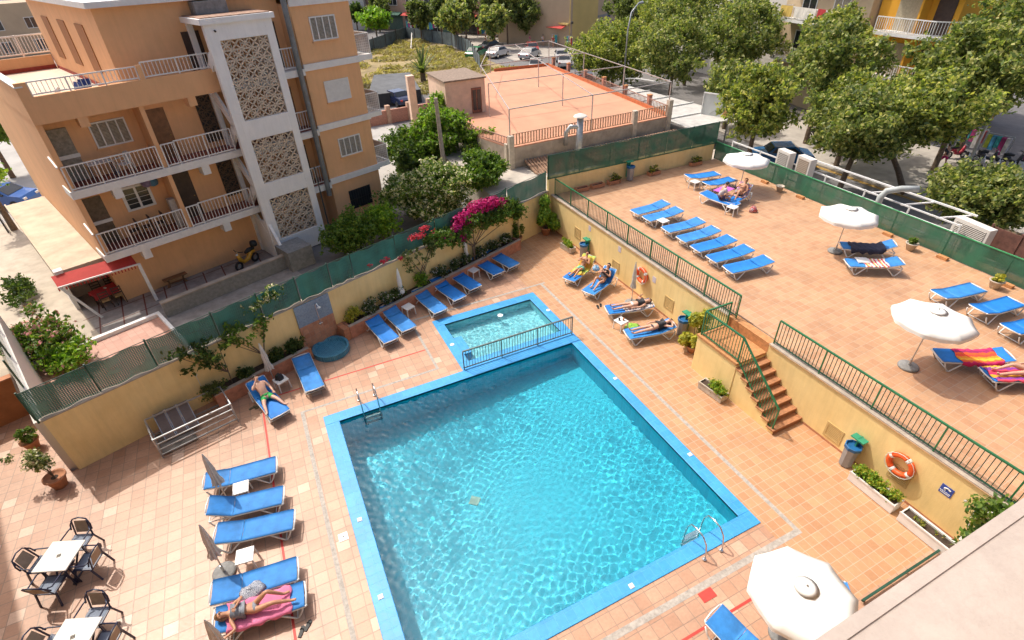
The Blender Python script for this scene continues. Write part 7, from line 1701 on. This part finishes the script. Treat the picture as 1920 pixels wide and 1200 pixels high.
for x, y, rz, lab, a, c in [(45.2, 82.6, 1.2, 'passer-by in white in front of the red-awned shop', dc[3], dc[0]), (45.9, 80.6, 4.0, 'passer-by in red near the shop corner', dc[4], swim_black), (43.6, 84.0, 2, 'passer-by in pink left of the shop corner', dc[2], dc[3]), (36.5, 97.5, 1, 'passer-by in dark clothes on the far pavement', swim_black, dc[0]), (40.0, 93.5, .5, 'passer-by in blue on the far pavement', dc[0], swim_black)]: stroller(x, y, rz, lab, a, c)
flush()
# left background beyond the orange block
t = thing('white_villa', 'white building with ramps and balconies behind the roof terrace at the top left', 'building', (-2.5, 66, BL), R(24))
MB().box(0, 0, 0, 16, 16, 3.4).build('wall', orange_dark, t); MB().box(.4, 1.5, 3.401, 16, 16, 10).build('upper_wall', orange_plaster, t)
for z, x0 in ((3.4, -.6), (6.6, -.6)):
    MB().box(x0, -1.2, z, 16, 0-.003, z+.3).build('balcony_slab', white_paint, t); MB().box(x0, -1.2, z+.302, 16, -1.08, z+1.3).build('balcony_parapet', far_white, t)
MB().bar((0, -1.3, 3.3), (6, -1.3, 6.6), .25, 1.0).build('ramp', far_white, t)
for k in range(4): bwin(t, 1.5+k*3.6, 3.0+k*3.6, .9, 2.4); bwin(t, 1.5+k*3.6, 3.0+k*3.6, 4.4, 6.0, y=1.5)
t = thing('back_terrace_rail', 'white balustrade on the roof edge behind the cream terrace', 'railing', (*bv(2.7, 41.6), 8.25), BA)
for i in range(3):
    o = MB(); o.bar((i*1.25-.1, 0, .95), (i*1.25+1.2, 0, .95), .07); o.bar((i*1.25-.1, 0, .08), (i*1.25+1.2, 0, .08), .06)
    for k in range(8): o.bar((i*1.25+k*.15, 0, .05), (i*1.25+k*.15, 0, .95), .035)
    o.build('balusters', white_paint, t); MB().bar((i*1.25-.1, 0, -.1), (i*1.25-.1, 0, 1.0), .08).build('post', white_paint, t)
t, L_ = fbuild('distant_block', 'pale apartment block far beyond the lane at the top left', (-48, 118), (-14, 130), 7, beige_render, 10)
for k in range(7): bwin(t, 2+k*4.6, 3.6+k*4.6, 1.2, 2.8); bwin(t, 2+k*4.6, 3.6+k*4.6, 4.4, 6.0)
crown_tree('lane_tree', 'small bright tree at the left edge beside the lane', -14.9, 40.6, BL, 2.5, .9, .7, 2000, .14, lf_bright, 450, group='trees along the lane', nb=12)
crown_tree('lane_tree', 'tree off the left edge casting shade on the annex roof', -17.5, 52.5, BL, 3.2, 2.2, 1.5, 4000, .25, lf_mid, 451, group='trees along the lane', nb=14)
t = thing('lane_rail', 'black metal fence running along the lane beside the orange block', 'fence', (*bv(.3, 43), BL), BA + R(90)); 
for i in range(8):
    o = MB(); o.bar((i*3, 0, 1.0), (i*3+3, 0, 1.0), .06); o.bar((i*3, 0, .15), (i*3+3, 0, .15), .05)
    for k in range(14): o.bar((i*3+k*.21, 0, .1), (i*3+k*.21, 0, 1.0), .03)
    o.build('fence_panel', black_rubber, t); MB().bar((i*3, 0, 0), (i*3, 0, 1.1), .08).build('post', black_rubber, t)

for i, (x, y, rz, c, lab) in enumerate([(41.5, 70.5, 65, (.5,.5,.5), 'pale grey car behind the street side pillars of the rust roof'), (36.9, 84.3, 15, (.05,.05,.06), 'black car parked before the slim tree on the far street'), (41.2, 78.8, 70, (.40,.06,.05), 'dark red car parked at the yellow shop corner'), (35.2, 66.3, 62, (.55,.55,.53), 'white car closest to the far corner of the rust roof'), (37.6, 58.6, 66, (.12,.14,.17), 'dark grey car beside the street lamp')]):
    car(lab, x, y, rz, c, 'cars parked on the far street')
for i, (x, y, k, lab) in enumerate([(41.3, 97.5, 4, 'red goods rack outside the far shop row'), (39.2, 104.5, 2, 'magenta goods rack at the far shop row'), (36.0, 109.5, 5, 'lime and blue goods rack at the far shop row'), (33.2, 113.8, 1, 'teal goods rack farthest along the shop row')]): rack(x, y, R(-56), k, lab, 1.9, 2.4)
for i, (x, y, cz, r, hh, lab) in enumerate([(35.5, 103.0, 2.8, 2.3, 2.4, 'far tree between the narrow tree and the shops'), (28.0, 118.0, 2.4, 2.2, 2.4, 'far dark tree behind the round green tree'), (52.5, 70.5, 3.5, 3.2, 3.0, 'tree beside the blank beige wall near the lamp'), (40.5, 91.5, 4.2, 2.6, 2.8, 'tall far tree touching the top edge in the middle'), (38.5, 98.5, 3.4, 2.4, 2.6, 'far tree before the dark shopfronts')]):
    crown_tree('street_tree', lab, x, y, BL, cz+.6, r, hh, 4200, .30, lf_olive, 470 + i, group='far street trees', tr=.13, nb=36, sub=.28)
